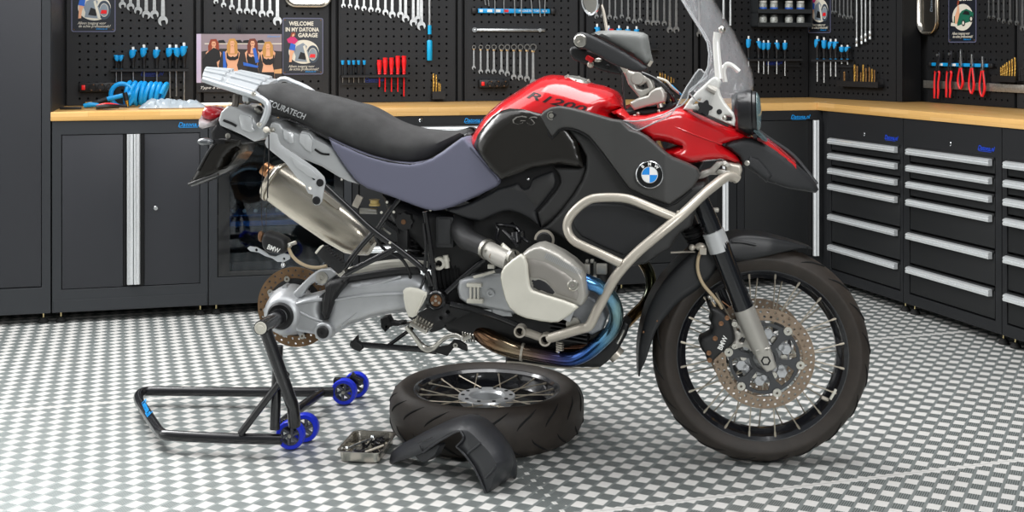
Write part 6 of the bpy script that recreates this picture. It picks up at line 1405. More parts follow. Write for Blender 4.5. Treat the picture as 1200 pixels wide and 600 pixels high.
# ------------------------------------------------ screwdrivers
def screwdriver(W, x, ytop, yh, yend, lab, grp, style='blue', out=.03, wpx=6.):
    H = W.m(x, ytop, yh-ytop); S = W.m(x, ytop, yend-yh); r = W.m(x, ytop, wpx)/2
    o = thing('screwdriver', lab, 'screwdriver', W.loc(x, yh, out), W.fr.rz, grp)
    if style == 'red':
        MB().lathe([(0, 0), (r*.75, 0), (r*.55, H*.08), (r*.75, H*.14), (r*.62, H*.2), (r*.9, H*.55), (r*1.0, H*.75), (r*.85, H*.88), (r*.95, H*.97), (r*.7, H), (0, H)], n=16).build('handle', M_red, o, ang=50)
        MB().cyl((0, 0, 0), (0, 0, -S), r*.26, n=10).build('shaft', M_red, o)
    elif style == 'precision':
        MB().lathe([(0, 0), (r*.45, 0), (r*.55, H*.1), (r*.55, H*.7), (0, H*.7)], n=12).build('handle', M_blk, o)
        MB().lathe([(0, H*.7), (r*.7, H*.72), (r*1.0, H), (0, H)], n=14).build('end_cap', M_blue, o); MB().cyl((0, 0, 0), (0, 0, -S), r*.22, n=8).build('shaft', M_tool, o)
    else:
        MB().lathe([(0, 0), (r*.45, 0), (r*.5, H*.12), (r*.42, H*.2), (r*.8, H*.45), (r*.95, H*.62), (r*.88, H*.8), (r*.6, H*.86), (0, H*.86)], n=16).build('grip', M_blk, o, ang=50)
        sgn = random.choice((-1, 1)); b = MB(); b.lathe([(0, H*.40), (r*.35, H*.40), (r*.85, H*.55), (r*1.0, H*.66), (r*.95, H*.80), (0, H*.80)], (sgn*r*.16, -r*.14, 0), n=16); b.lathe([(0, H*.78), (r*1.05, H*.78), (r*1.05, H*.86), (0, H*.88)], n=16); b.build('blue_shell', M_blue, o, ang=50)
        if style == 'blue': MB().lathe([(0, H*.86), (r*.38, H*.86), (r*.42, H*.93), (r*.36, H), (0, H)], n=12).build('end_cap', M_white, o)
        MB().lathe([(0, 0), (r*.5, 0), (r*.5, -.004), (0, -.004)], n=12).build('collar', M_blue, o); MB().cyl((0, 0, -.003), (0, 0, -S), r*.26, n=10).build('shaft', M_tool, o)
def rack(W, x0, y0, x1, y1, lab, lg=None, dep=.05, m=None):
    a = W.at(x0, y0); c = W.at(x1, y1); L = c[0]-a[0]; H = a[1]-c[1]
    r = thing('tool_rack', lab, 'tool rack', W.fr.w(a[0], W.d, c[1]), W.fr.rz)
    b = MB(); b.box((L/2, -.0015, H/2), (L, .003, H)); b.box((L/2, -dep/2, H-.0015), (L, dep, .003)); b.box((L/2, -dep+.0015, H-.007), (L, .003, .014)); b.box((L/2, -.02, .002), (L, .004, .004)); b.build('bracket', M_peg, r, ang=0)
    if lg: logo(r, lg*L, H*.5, min(.12, L*.3), M_logo_d, y=-.004)
    return r
sx_ = [136.2,142.3,156,168.8,183.7,199,206.5,215.7]; st_ = [62.3,62.3,55,52.4,55,52.4,52.4,50]; se_ = [96,98,104,101,103,114.5,112.5,118]
rack(WA, 130, 80.5, 221, 92, 'dark wall rack of blue handled screwdrivers on the leftmost panel', .52)
for i in range(8): screwdriver(WA, sx_[i], st_[i], 80.5, se_[i], 'blue screwdriver, %s from the left of the eight above the air hose' % ORD[i], 'screwdrivers above the air hose', 'blue' if i > 1 else 'blunt', wpx=7.8 if i > 1 else 5.4)
rack(WA, 399, 87.7, 477, 98.8, 'dark wall rack of red and small blue screwdrivers above the seat', .5)
for i, x in enumerate([401.7,409,414.5,420.3,427]): screwdriver(WA, x, 70.8, 88.5, 97, 'small black screwdriver with blue cap, %s from the left of five above the seat' % ORD[i], 'small screwdrivers above the seat', 'precision', wpx=4)
for i, (x, yt, ye_) in enumerate(zip([444.7,451.4,458.8,466.2,473.4], [70.2,67.6,67.6,65.5,65.5], [101.7,107.5,107.5,107.5,112.8])): screwdriver(WA, x, yt, 87, ye_, 'red screwdriver, %s from the left of the five above the seat' % ORD[i], 'red screwdrivers above the seat', 'red', wpx=6)
rack(WA, 870, 68.7, 936, 77.7, 'dark wall rack of blue screwdrivers right of the windscreen, below the jars', .55)
for i, (x, yt, ye_) in enumerate(zip([877.3,889,895,900.4,910.3,919.9], [42.3,45,47.3,47.3,47,47.3], [78,85.3,86.7,86.7,86.7,88.7])): screwdriver(WA, x, yt, 68.7, ye_, 'blue screwdriver, %s from the left of the six below the jar rack' % ORD[i], 'screwdrivers below the jar rack', wpx=5.6)
rack(WC_, 958, 69, 1001, 79, 'dark wall rack of blue screwdrivers on the corner panel')
for i, (x, yt, ye_) in enumerate(zip([957.8,965.7,973.5,979.4,986.4,993.2], [42.5,44,45.8,45.8,52.8,52.8], [95.7,96.8,89.3,89.8,74.8,75.5])): screwdriver(WC_, x, yt, 68.8, ye_, 'blue screwdriver, %s from the left of the six on the corner panel' % ORD[i], 'screwdrivers on the corner panel', wpx=6)
rack(WA, 690, 56, 770, 66, 'dark wall rack behind the handguard')
for i, (x, yt) in enumerate(zip([699.8,713.5,725.5,735.6,746], [28,30,30,31,31])): screwdriver(WA, x, yt, 56, 75, 'blue screwdriver, %s from the left of the five behind the handguard' % ORD[i], 'screwdrivers behind the handguard', wpx=6)
# ------------------------------------------------ drill bits
M_gold = mat('gold_drill_bit', '#c29a4a', rough=.35, metal=.7); M_gold2 = mat('brown_drill_bit', '#8c6a40', rough=.4, metal=.6)
def drill(W, x, yt, yb, lab, grp, wpx=2., m=None, out=.03):
    r = W.m(x, yt, wpx)/2; L = W.m(x, yt, yb-yt); b = MB(); b.cyl((0, 0, 0), (0, 0, L*.35), r*.9, n=10); n = 22
    for ph in (0, PI): b.tube([(r*.45*math.cos(i*.62+ph), r*.45*math.sin(i*.62+ph), L*.33+L*.62*i/n) for i in range(n+1)]+[(0, 0, L)], r*.55, n=6)
    tag(b.build('drill_bit', m or M_gold, loc=W.loc(x, yb, out), rz=W.fr.rz, ang=40), lab, 'drill bit', grp)
def holder(W, x0, y0, x1, y1, lab):
    a = W.at(x0, y0); c = W.at(x1, y1); L = c[0]-a[0]; H = a[1]-c[1]; b = MB(); b.box((L/2, -.024, .004), (L, .048, .008)); b.box((L/2, -.046, H*.35), (L, .003, H*.7)); b.box((L/2, -.0015, H/2), (L, .003, H)); tag(b.build('drill_bit_holder', M_blk, loc=W.fr.w(a[0], W.d, c[1]), rz=W.fr.rz, ang=0), lab, 'holder')
holder(WA, 505, 103, 520, 115.7, 'small black holder of gold drill bits above the seat front')
for i, (x, yt, w) in enumerate(((508,86.5,2.4),(511.2,88,2.2),(514.2,97,1.6),(516,98,1.4))): drill(WA, x, yt, 112, 'gold drill bit, %s from the left of the four above the seat' % ORD[i], 'drill bits above the seat', w)
holder(WC_, 987.7, 91.7, 1036, 102.7, 'long black holder of gold drill bits on the corner panel')
for i, (x, yt, w) in enumerate(((989.5,84.3,2.4),(1001.5,76,2.6),(1004.5,77.5,2.2),(1008.7,85,2),(1011.5,76,2.2),(1014.8,80,2.2),(1018.8,79,2.2),(1021.8,81,2),(1024.7,82,2))): drill(WC_, x, yt, 100.5, 'gold drill bit, %s from the left of the nine on the corner panel' % ORD[i], 'drill bits on the corner panel', w, M_gold if i % 3 == 1 else M_gold2)
holder(WR, 1171, 85, 1199, 96.5, 'black holder of gold drill bits right of the pliers')
for i, x in enumerate((1173,1175.2,1177.6,1180,1183,1186,1189.3)): drill(WR, x, 79-i*1.9, 95, 'gold drill bit, %s from the left of the seven right of the pliers' % ORD[i], 'drill bits right of the pliers', 2.2)
for i, x in enumerate((1194.5, 1196.8, 1199)): drill(WR, x, 80-i, 95, 'dark drill bit, %s from the left of the three at the right edge' % ORD[i], 'dark drill bits at the right edge', 1.8, M_blkm)
holder(WA, 771, 94, 793, 103, 'black holder of gold drill bits between the handguard and the windscreen')
for i, (x, yt) in enumerate(((773.5,85),(776.2,85.5),(779.4,87),(783,89),(786.4,90.5),(789.5,92))): drill(WA, x, yt, 101, 'gold drill bit, %s from the left of six between handguard and windscreen' % ORD[i], 'drill bits between handguard and windscreen', 2., M_gold2 if i % 2 else M_gold)
# ------------------------------------------------ torque handle, long socket bars
o = thing('torque_wrench', 'long chrome torque wrench with a blue handle hanging above the seat', 'torque wrench', WA.loc(503.5, 71, .02), BR.rz)
H = WA.m(503.5, 50, 24); H2 = WA.m(503.5, 50, 41)
MB().cyl((0, 0, H2*.98), (0, 0, .56), .0082, n=16).build('shaft', M_tool, o); MB().lathe([(0, 0), (.012, 0), (.0145, .004), (.0145, H*.92), (.011, H), (0, H)], n=20).build('handle', mat('cyan_handle', '#0fa3d6', rough=.35), o); MB().cyl((0, 0, H), (0, 0, H*1.28), .0095, n=16).build('black_collar', M_blk, o); MB().cyl((0, 0, H*1.28), (0, 0, H*1.72), .0102, n=16).build('upper_sleeve', mat('cyan_handle', ''), o)
for i, (x, y) in enumerate(((1004,54.6),(1009.8,51.7),(1014.4,49),(1019.7,46.2))):
    o = thing('extension_rod', 'long chrome rod with sleeve end, %s from the left of four' % ORD[i], 'extension rod', WC_.loc(x, y, .02), CF.rz, 'extension rods on the corner panel')
    MB().cyl((0, 0, .04), (0, 0, .42), .0055, n=12).build('rod', M_tool, o); MB().lathe([(0, 0), (.0085, 0), (.0085, .015), (.007, .018), (.0085, .021), (.0085, .045), (.006, .05), (0, .05)], n=16).build('socket_end', M_tool, o)
for i, (x, y) in enumerate(((848,22),(856,30))):
    tag(MB().cyl((0, 0, 0), (0, 0, .2), .010, .008, n=14).build('socket_bar', M_tool, loc=WA.loc(x, y, .02), rz=BR.rz), 'thick chrome bar, %s one hanging behind the windscreen' % ('left' if i == 0 else 'right'), 'bar', 'bars behind the windscreen')
# ------------------------------------------------ sockets strips
def power(W, x0, y0, x1, y1, lab):
    a = W.at(x0, y0); c = W.at(x1, y1); L = c[0]-a[0]; H = a[1]-c[1]
    r = thing('power_strip', lab, 'power strip', W.fr.w(a[0], W.d, c[1]), W.fr.rz); MB().box((L/2, -.02, H/2), (L, .038, H), ch=.004).build('housing', M_blk, r)
    MB().box((L*.12, -.041, H*.5), (L*.10, .010, H*.5), ch=.002).build('red_switch', mat('red_switch', '#e82020', rough=.35), r)
    for f in (.37, .61, .85):
        q = MB(); q.lathe([(H*.40, 0), (H*.36, .006), (H*.30, .006), (H*.30, -.003), (0, -.003)], (L*f, -.040, H*.5), (0, -1, 0), 24); s_ = q.build('outlet', mat('outlet_black', '#1c1c1e', rough=.3), r)
        for sg in (-1, 1): MB().box((L*f+sg*H*.1, -.0425, H*.5+sg*H*.28), (.006, .010, .006)).build('earth_clip', M_brz, s_)
power(WA, 93.5, 96.7, 136, 107.4, 'black power strip with a red switch left of the blue air hose'); power(WA, 560, 93.3, 594.5, 102.3, 'black power strip with a red switch left of the fuel tank')
# ------------------------------------------------ signs, calendar
M_sign = mat('sign_enamel', '#1b1f28', rough=.3, coat=.3); M_signb = mat('sign_border', '#5a5c74', rough=.4); M_cream = mat('print_cream', '#d6d2c4', rough=.5)
M_skin = mat('print_skin', '#dba583', rough=.5); M_hair = mat('print_auburn', '#8a3a22', rough=.5); M_pink = mat('print_pink', '#c02a6a', rough=.5); M_pblue = mat('print_blue', '#2a62c0', rough=.5); M_pgrey = mat('print_grey', '#7f8b96', rough=.5); M_pgreen = mat('print_green', '#12604a', rough=.5); M_pdk = mat('print_black', '#101216', rough=.5); M_blond = mat('print_blond', '#b98a48', rough=.5)
def flat(root, pts, m, y, name, scale=1.):
    b = MB(); b.plate([pts], .0006, lambda x, z, k: Vector((x, y+.0006-k, z))); return b.build(name, m, root, ang=0)
def sign(W, x0, x1, yb, lab, kind, hpx=66.7, texts=True):
    a = W.at(x0, yb); c = W.at(x1, yb); L = c[0]-a[0]; H = W.m(x0, yb-10, hpx); r = thing('wall_sign', lab, 'sign', W.fr.w(a[0], W.d, a[1]), W.fr.rz)
    q = lambda pts: [(u*L, v*H) for u, v in pts]
    b = MB(); b.plate([rounded([(0, 0), (L, 0), (L, H), (0, H)], L*.06)], .002, lambda x, z, k: Vector((x, -k-.001, z))); b.build('board', M_signb, r, ang=0)
    b = MB(); m_ = L*.025; b.plate([rounded([(m_, m_), (L-m_, m_), (L-m_, H-m_), (m_, H-m_)], L*.05)], .0006, lambda x, z, k: Vector((x, -.0034-k+.0006, z))); b.build('face', M_sign, r, ang=0)
    for (u, v) in ((.06, .04), (.94, .04), (.06, .96), (.94, .96)): MB().sphere((u*L, -.004, v*H), .0035).build('screw', M_brz, r)
    y = -.0042
    text_obj('WELCOME', .03, wallM(L*.46, y, H*.895), M_cream, r, width=L*.60, bold=.001); text_obj('IN MY DATONA', .03, wallM(L*.48, y, H*.79), M_cream, r, width=L*.82, bold=.001); text_obj('GARAGE', .03, wallM(L*.62, y, H*.69), M_cream, r, width=L*.48, bold=.001)
    text_obj('Alleen toegang voor', .02, wallM(L*.46, y, H*.145), M_cream, r, width=L*.64, shear=.3); text_obj('de echte professionals!', .02, wallM(L*.52, y, H*.095), M_cream, r, width=L*.72, shear=.3); text_obj('Datona.nl', .012, wallM(L*.68, y, H*.052), M_logo, r, width=L*.26, shear=.3)
    flat(r, [(L*.52+L*.37*math.cos(t), H*.40+H*.21*math.sin(t)) for t in [2*PI*i/36 for i in range(36)]], M_cream, y, 'pale_disc')
    if kind == 'bike':
        b = MB(); b.plate([circ(L*.74, H*.36, L*.15, 28, ry=H*.155), circ(L*.74, H*.36, L*.10, 24, ry=H*.11)], .0006, lambda x, z, k: Vector((x, y-k, z))); b.build('printed_tyre', mat('print_tyre', '#3a4653', rough=.5), r, ang=0); flat(r, circ(L*.74, H*.36, L*.09, 20, ry=H*.10), M_pgrey, y-.0003, 'printed_rim')
        flat(r, q([(.30,.24),(.62,.22),(.70,.34),(.58,.44),(.60,.50),(.50,.56),(.34,.50),(.28,.40),(.32,.32)]), M_pgrey, y-.0008, 'printed_engine'); flat(r, q([(.38,.28),(.56,.26),(.60,.36),(.44,.40)]), M_pdk, y-.0016, 'printed_shadow'); flat(r, q([(.60,.22),(.66,.24),(.55,.52),(.50,.50)]), M_cream, y-.002, 'printed_fork'); flat(r, q([(.66,.30),(.80,.30),(.80,.36),(.68,.36)]), M_red, y-.002, 'printed_red'); flat(r, q([(.22,.36),(.30,.46),(.28,.50),(.18,.44)]), M_red, y-.002, 'printed_tank')
        flat(r, q([(.16,.22),(.22,.21),(.24,.34),(.30,.44),(.24,.48),(.18,.42)]), M_skin, y-.0024, 'printed_legs'); flat(r, q([(.16,.44),(.30,.42),(.32,.52),(.20,.56)]), M_pblue, y-.003, 'printed_skirt'); flat(r, q([(.14,.56),(.30,.54),(.38,.60),(.30,.66),(.20,.67),(.10,.62)]), M_pink, y-.003, 'printed_blouse'); flat(r, circ(.25*L, .70*H, .045*L, 14), M_skin, y-.003, 'printed_face'); flat(r, q([(.19,.67),(.22,.74),(.30,.745),(.32,.70),(.28,.72),(.24,.71),(.22,.66)]), M_hair, y-.0036, 'printed_hair'); flat(r, q([(.17,.18),(.22,.18),(.22,.225),(.17,.22)]), M_pdk, y-.003, 'printed_shoe')
    else:
        flat(r, q([(.20,.30),(.30,.26),(.86,.34),(.92,.46),(.80,.50),(.66,.53),(.50,.50),(.40,.44),(.22,.42)]), M_pgreen, y-.001, 'printed_car'); flat(r, q([(.52,.45),(.78,.43),(.76,.485),(.62,.505)]), M_pdk, y-.0016, 'printed_window')
        for u in (.56, .84): flat(r, circ(u*L, (.31 if u < .7 else .37)*H, .06*L, 18, ry=.05*H), M_pdk, y-.002, 'printed_wheel'); flat(r, circ(u*L, (.31 if u < .7 else .37)*H, .035*L, 16, ry=.03*H), M_cream, y-.0026, 'printed_hubcap')
        flat(r, q([(.10,.27),(.34,.25),(.34,.30),(.12,.32)]), M_cream, y-.0016, 'printed_bumper'); flat(r, q([(.26,.30),(.34,.30),(.42,.44),(.40,.58),(.36,.60),(.32,.50),(.26,.42)]), M_skin, y-.0026, 'printed_figure'); flat(r, q([(.34,.60),(.40,.60),(.42,.66),(.36,.67)]), M_hair, y-.003, 'printed_hair')
    return r
sign(WA, 83.5, 135.5, 37.5, 'dark garage sign with a printed motorcycle in the top left above the power strip', 'bike', 72); sign(WA, 331, 378.8, 87.5, 'dark garage sign with a printed motorcycle, hanging right of the calendar', 'bike', 66.7); sign(WC_, 947.5, 973.8, 38.8, 'narrow looking garage sign with a printed motorcycle on the corner panel', 'bike', 65); sign(WR, 1112, 1144.6, 50, 'garage sign with a printed green car above the red pliers', 'car', 73)
def calendar():
    a = WA.at(230.3, 108); c = WA.at(330, 39); L = c[0]-a[0]; H = c[1]-a[1]; r = thing('wall_calendar', 'wall calendar with a photo of four women above the motorcycle tail', 'calendar', BR.w(a[0], WA.d-.007, a[1]), BR.rz)
    MB().box((L/2, -.003, H/2), (L, .004, H)).build('sheet', mat('calendar_black', '#17171a', rough=.35), r, ang=0)
    y = -.0056; U = lambda x: x/857*L; Vv = lambda v: H-(v+9)/600*H*.99   # positions read from the picture
    q = lambda pts: [(U(x), Vv(v)) for x, v in pts]
    f = lambda n, pts, m, k=0: flat(r, q(pts), m, y-.0007*k, n)
    f('printed_room', [(0,0),(857,0),(857,500),(0,500)], mat('print_mauve_grey', '#8d8087', rough=.45)); f('printed_panel', [(0,0),(45,0),(45,500),(0,500)], mat('print_lilac', '#c3b6d0', rough=.45), 1); f('printed_rail', [(80,95),(857,95),(857,105),(80,105)], M_cream, 1)
    f('printed_shelf', [(50,180),(240,150),(640,160),(857,180),(857,480),(50,480)], mat('print_dark', '#2a2626', rough=.45), 1)
    for x in (250, 420, 500, 645): f('printed_hat', [(x-45,95),(x-30,65),(x+20,60),(x+45,95)], M_pdk, 2)
    def woman(cx, hy, hair, top, gloves=None):
        f('printed_body', [(cx-75,190),(cx-40,155),(cx+40,155),(cx+78,195),(cx+62,270),(cx+48,320),(cx+66,400),(cx+70,470),(cx-70,470),(cx-62,400),(cx-46,320),(cx-62,270),(cx-78,195)], M_skin, 3); f('printed_briefs', [(cx-64,395),(cx+64,395),(cx+68,470),(cx-68,470)], M_pdk, 4); f('printed_hair', [(cx-50,hy+120),(cx-55,hy+40),(cx-30,hy-30),(cx+25,hy-35),(cx+52,hy+10),(cx+55,hy+120),(cx+25,hy+130),(cx-20,hy+130)], hair, 4)
        f('printed_face', [(cx-22,hy+20),(cx-15,hy-8),(cx+15,hy-8),(cx+24,hy+20),(cx+10,hy+58),(cx-8,hy+58)], M_skin, 5); f('printed_neck', [(cx-15,hy+50),(cx+18,hy+50),(cx+25,hy+120),(cx-22,hy+120)], M_skin, 5)
        f('printed_eyes', [(cx-14,hy+12),(cx-4,hy+11),(cx-4,hy+15),(cx+5,hy+15),(cx+5,hy+11),(cx+15,hy+12),(cx+14,hy+19),(cx-13,hy+19)], hair, 6); f('printed_lips', [(cx-7,hy+38),(cx+8,hy+38),(cx+4,hy+43),(cx-4,hy+43)], M_hair, 6)
        f('printed_top', top, M_pdk, 6)
        if gloves:
            for g in gloves: f('printed_glove', g, M_pblue, 7)
    M_auburn = mat('print_auburn', ''); M_br = mat('print_brown', '#6b3324', rough=.5)
    woman(170, 85, M_auburn, [(100,200),(170,140),(230,170),(240,260),(200,290),(225,400),(70,400),(60,260)]); woman(355, 80, M_blond, [(300,190),(306,190),(318,225),(345,238),(360,228),(378,238),(402,225),(414,190),(420,190),(418,250),(385,270),(330,270),(300,250)], [[(262,180),(282,180),(300,350),(265,350)]]); woman(560, 80, M_br, [(505,195),(512,195),(525,230),(550,240),(562,228),(580,240),(600,228),(612,195),(618,195),(618,250),(605,320),(625,400),(495,400),(515,320),(500,250)], [[(560,150),(590,140),(625,290),(590,300)], [(465,290),(620,330),(610,350),(470,325)]]); woman(715, 110, M_blond, [(655,210),(662,210),(675,250),(705,262),(718,250),(735,262),(765,250),(772,215),(780,215),(780,300),(740,320),(690,318),(660,290)])
    f('printed_counter', [(780,370),(857,360),(857,410),(780,410)], mat('print_tan', '#c89a6a', rough=.5), 2)
    text_obj('Type a life', .02, wallM(L*.17, -.0056, H*.075), M_white, r, width=L*.26, shear=.35); text_obj('Datona.nl', .012, wallM(L*.90, y-.006, H*.945), M_logo, r, width=L*.15, shear=.3)
    b = MB()
    for i in range(40): b.cyl((L*(i+.5)/40, -.008, H-.001), (L*(i+.5)/40, .0, H+.004), .0012, n=6)
    b.build('wire_binding', M_bdk, r); b = MB(); b.tube([(L/2, -.002, H+.03), (L/2, -.018, H+.026), (L/2, -.018, H+.004)], .004, n=8, sub=3); b.cyl((L/2, 0, H+.028), (L/2, -.006, H+.028), .012, n=14); b.build('hook', M_bdk, r)
calendar()
# ------------------------------------------------ magnetic trays on the wall
def walltray(W, x0, x1, yb, hh, lab, txt=True):
    a = W.at(x0, yb); c = W.at(x1, yb); L = c[0]-a[0]; r = thing('magnetic_tray', lab, 'tray', W.fr.w((a[0]+c[0])/2, W.d, a[1]+hh/2), W.fr.rz)
    b = MB(); rad = min(L, hh)*.42; Ls = [(L/2, hh/2, rad, -.024), (L/2-.005, hh/2-.005, rad*.95, -.026), (L/2-.010, hh/2-.010, rad*.9, -.012), (L/2-.016, hh/2-.016, rad*.85, -.006), (L/2-.016, hh/2-.016, rad*.8, -.002), (L/2-.006, hh/2-.006, rad*.9, -.001)]
    V = []; n = 0
    for (w_, h_, rd_, y) in Ls:
        l = [Vector((p.x, y, p.y)) for p in rr(w_, h_, min(rd_, w_*.98, h_*.98), 0)]; n = len(l); V += l
    Fs = [(i*n+k, i*n+(k+1) % n, (i+1)*n+(k+1) % n, (i+1)*n+k) for i in range(len(Ls)-1) for k in range(n)]+[tuple(range(3*n, 4*n))]
    b.add(V, Fs); b.build('dish', mat('dish_steel', '#c4beb4', rough=.2, metal=1), r, ang=40)
    return r, L
walltray(WA, 333, 388, 8.3, .14, 'oval steel dish above the garage sign beside the calendar, cut by the top edge')
r, L = walltray(WR, 1078.5, 1101.5, 41, .32, 'tall oval steel dish left of the green car sign')
t = textmesh('Datona.nl', .03, shear=.2); t.xf(wallM(L*.12, -.0066, 0.02) @ Matrix.Rotation(PI/2, 4, 'Z')); t.build('etched_logo', M_pgrey, r, ang=0)
# ------------------------------------------------ jar rack
a = WA.at(880, 31.5); c = WA.at(943.8, 31.5); L = c[0]-a[0]; z1 = WA.at(880, 15)[1]-a[1]; r = thing('jar_rack', 'dark wall rack of small lidded jars right of the windscreen', 'rack', BR.w(a[0], WA.d, a[1]), BR.rz)
b = MB(); D = .09
for (cc, s) in (((L/2, -D/2, .004), (L, D, .008)), ((L/2, -D/2, z1), (L, D, .008)), ((L/2, -D+.002, .014), (L, .003, .020)), ((L/2, -D+.002, z1+.010), (L, .003, .020)), ((.002, -D/2, z1), (.004, D, z1*2)), ((L-.002, -D/2, z1), (.004, D, z1*2)), ((L/2, -.001, z1), (L, .002, z1*2)), ((L/2, -D/2, z1*2), (L, D, .006))): b.box(cc, s)
b.build('rack_frame', mat('rack_grey', '#26292b', rough=.45), r, ang=0)
M_jar = mat('jar_plastic', '#a8aaa4', rough=.2, noise=.45, nscale=90, coat=.4)
for row in range(2):
    for i, x in enumerate((889.5, 902.3, 919.8, 933.3)):
        xx = WA.at(x, 20)[0]-a[0]; o = thing('parts_jar', 'small jar of screws, %s from the left on the %s rack shelf' % (ORD[i], 'lower' if row == 0 else 'upper'), 'jar', BR.w(a[0]+xx, WA.d-.05, a[1]+.009+row*z1), BR.rz, 'jars in the wall rack')
        MB().lathe([(0, 0), (.021, 0), (.023, .004), (.023, .044), (.019, .050), (0, .050)], n=20).build('jar_body', M_jar, o)
        if row: MB().lathe([(0, .012), (.0236, .012), (.0236, .022), (0, .022)], n=20).build('label_band', mat('jar_label_blue', '#3a6ac8', rough=.4), o)
        MB().lathe([(0, .050), (.022, .050), (.022, .060), (0, .061)], n=20).build('lid', M_white if row else mat('jar_lid_dark', '#3a3d3c', rough=.4), o)
# ------------------------------------------------ pliers on the right
r, L, H = magbar(WR, 1094.7, 1160.7, 73.3, 79, 'blue magnetic bar with five red handled pliers near the right edge')
for f in (.18, .42): MB().box((L*f, -.0186, 0), (.03, .001, H*.7)).build('sticker', M_white, r, ang=0)
def pliers(x, yt, yj, yb, lab, long=False, out=.03):
    s = WR.m(x, 80, 1.); o = thing('pliers', lab, 'pliers', WR.loc(x, yj, out), RR.rz, 'red pliers on the magnetic bar'); Hh = s*(yb-yj); Hj = s*(yj-yt)
    w = s*3.0
    if long:
        b = MB(); b.tube([(-w*.4, 0, 0), (w*.3, 0, Hj*.45), (w*1.4, 0, Hj*.85)], [w*.35, w*.5, w*.45], n=10, sub=3, sx=.6); b.tube([(w*1.2, 0, 0), (w*1.3, 0, Hj*.5), (w*1.7, 0, Hj*.8), (w*1.2, 0, Hj), (w*.3, 0, Hj*.95)], [w*.3, w*.4, w*.45, w*.4, w*.3], n=10, sub=3, sx=.6); b.build('jaws', M_bdk, o)
        b = MB(); b.cyl((w*1.0, -w*.6, Hj*.86), (w*1.0, w*.3, Hj*.86), w*.55, n=14); b.build('jaw_head', M_tool, o)
        hs = ((-w*.6, -w*1.1, -w*1.2), (w*1.4, w*1.2, w*.9))
    else:
        b = MB(); b.plate([[(-w*.55, 0), (-w*.6, Hj*.25), (-w*.2, Hj*.6), (w*.05, Hj), (w*.35, Hj), (w*.65, Hj*.55), (w*.75, Hj*.25), (w*.6, 0)]], w*.7, lambda a_, z, k: Vector((a_, -w*.35+k, z))); b.build('jaws', M_tool, o, ang=30, bevel=.001); MB().cyl((0, -w*.5, Hj*.2), (0, w*.4, Hj*.2), w*.35, n=14).build('pivot', M_bdk, o)
        hs = ((-w*.35, -w*1.25, -w*.2), (w*.5, w*1.35, w*.3))
    for k, (xa, xm, xb) in enumerate(hs):
        b = MB(); b.tube([(xa, 0, .0), (xa*1.3, 0, -Hh*.06), (xm, 0, -Hh*.45), (xm, 0, -Hh*.75), (xb, 0, -Hh)], [w*.5, w*.42, w*.52, w*.55, w*.42], n=12, sub=4); h = b.build('handle', M_red, o)
        b = MB(); b.tube([(xa+w*.28, w*.2, -Hh*.05), (xm+w*.32, w*.2, -Hh*.5), (xb+w*.3, w*.2, -Hh*.98)], w*.4, n=10, sub=3); b.build('black_inlay', M_blk, h)
pliers(1097.5, 61.5, 84, 115, 'red handled water pump pliers, leftmost on the blue bar', True); pliers(1111.5, 60, 84, 114, 'red handled water pump pliers, second from the left on the blue bar', True)
pliers(1125.5, 58, 80, 104, 'long nosed pliers with short red handles, middle of the blue bar'); pliers(1138.5, 63.5, 80, 109.5, 'red handled bent nose pliers, second from the right on the blue bar'); pliers(1151, 66, 83, 113, 'red handled side cutters, rightmost on the blue bar')
# metal ledge under the pliers
a = WR.at(1084, 100); c = WR.at(1200, 104); L = c[0]-a[0]+.12; z = WR.at(1140, 96.6)[1]; z0 = WR.at(1140, 105.8)[1]
m_l = mat('chequered_ledge', '#a8a49c', rough=.35, metal=.8, noise=.25, nscale=90, bump=.6, bscale=120)
tag(MB().box((L/2, -.006, (z+z0)/2), (L, .010, z-z0), ch=.001).build('metal_ledge', m_l, loc=RR.w(a[0], WR.d, 0), rz=RR.rz), 'chequered metal strip along the wall behind the red plier handles', 'strip')
# ================================================================ on the left worktop
WT = TOP+.001
def on_top(px, py, z=0.): return floor_pt(px, py, WT+z)
def wt(px, d, z=0.): x = BR.loc(px, 120, d).x; return BR.w(x, d, WT+z)
M_hose = mat('blue_air_hose', '#159ae0', rough=.3)
cx0 = wt(143, .42); hs_ = thing('air_hose', 'coiled bright blue air hose on the left worktop', 'hose', cx0, BR.rz)
s_ = WA.m(150, 110, 1.)
b = MB(); pts = []
n = 150
for i in range(n+1):
    t = i/n; a = t*2*PI*7.5; R = s_*(12.2-1.0*t); pts.append(Vector((s_*(4+42*t)+s_*4.5*math.sin(a+.6)*(1-.2*math.sin(a*.37)), R*math.cos(a)*.75, R+R*math.sin(a)+.014)))
b.tube(pts, .0115, n=10); b.build('coil', M_hose, hs_)
b = MB(); pts = [Vector((s_*(0)+s_*12.5*math.cos(a)*(1-.15*a/8), -.035+.006*a*.5, s_*13.5+s_*13*math.sin(a))) for a in [i*.3 for i in range(-6, 24)]]; b.tube(pts, .0115, n=10); b.build('front_loop', M_hose, hs_)
b = MB(); b.tube([(s_*10, -.055, s_*15), (s_*2, -.06, s_*13.5), (-s_*17, -.06, s_*9)], .0115, n=10, sub=3); b.build('hose_end', M_hose, hs_)
b = MB(); b.cyl((-s_*15, -.06, s_*9.5), (-s_*32, -.06, s_*3.5), .013, .015, n=14); b.build('bend_protector', M_blk, hs_); b = MB(); b.cyl((-s_*31, -.06, s_*4), (-s_*38, -.06, s_*3.), .015, n=12); b.build('brass_coupling', mat('brass', '#c89a3c', rough=.3, metal=1), hs_)
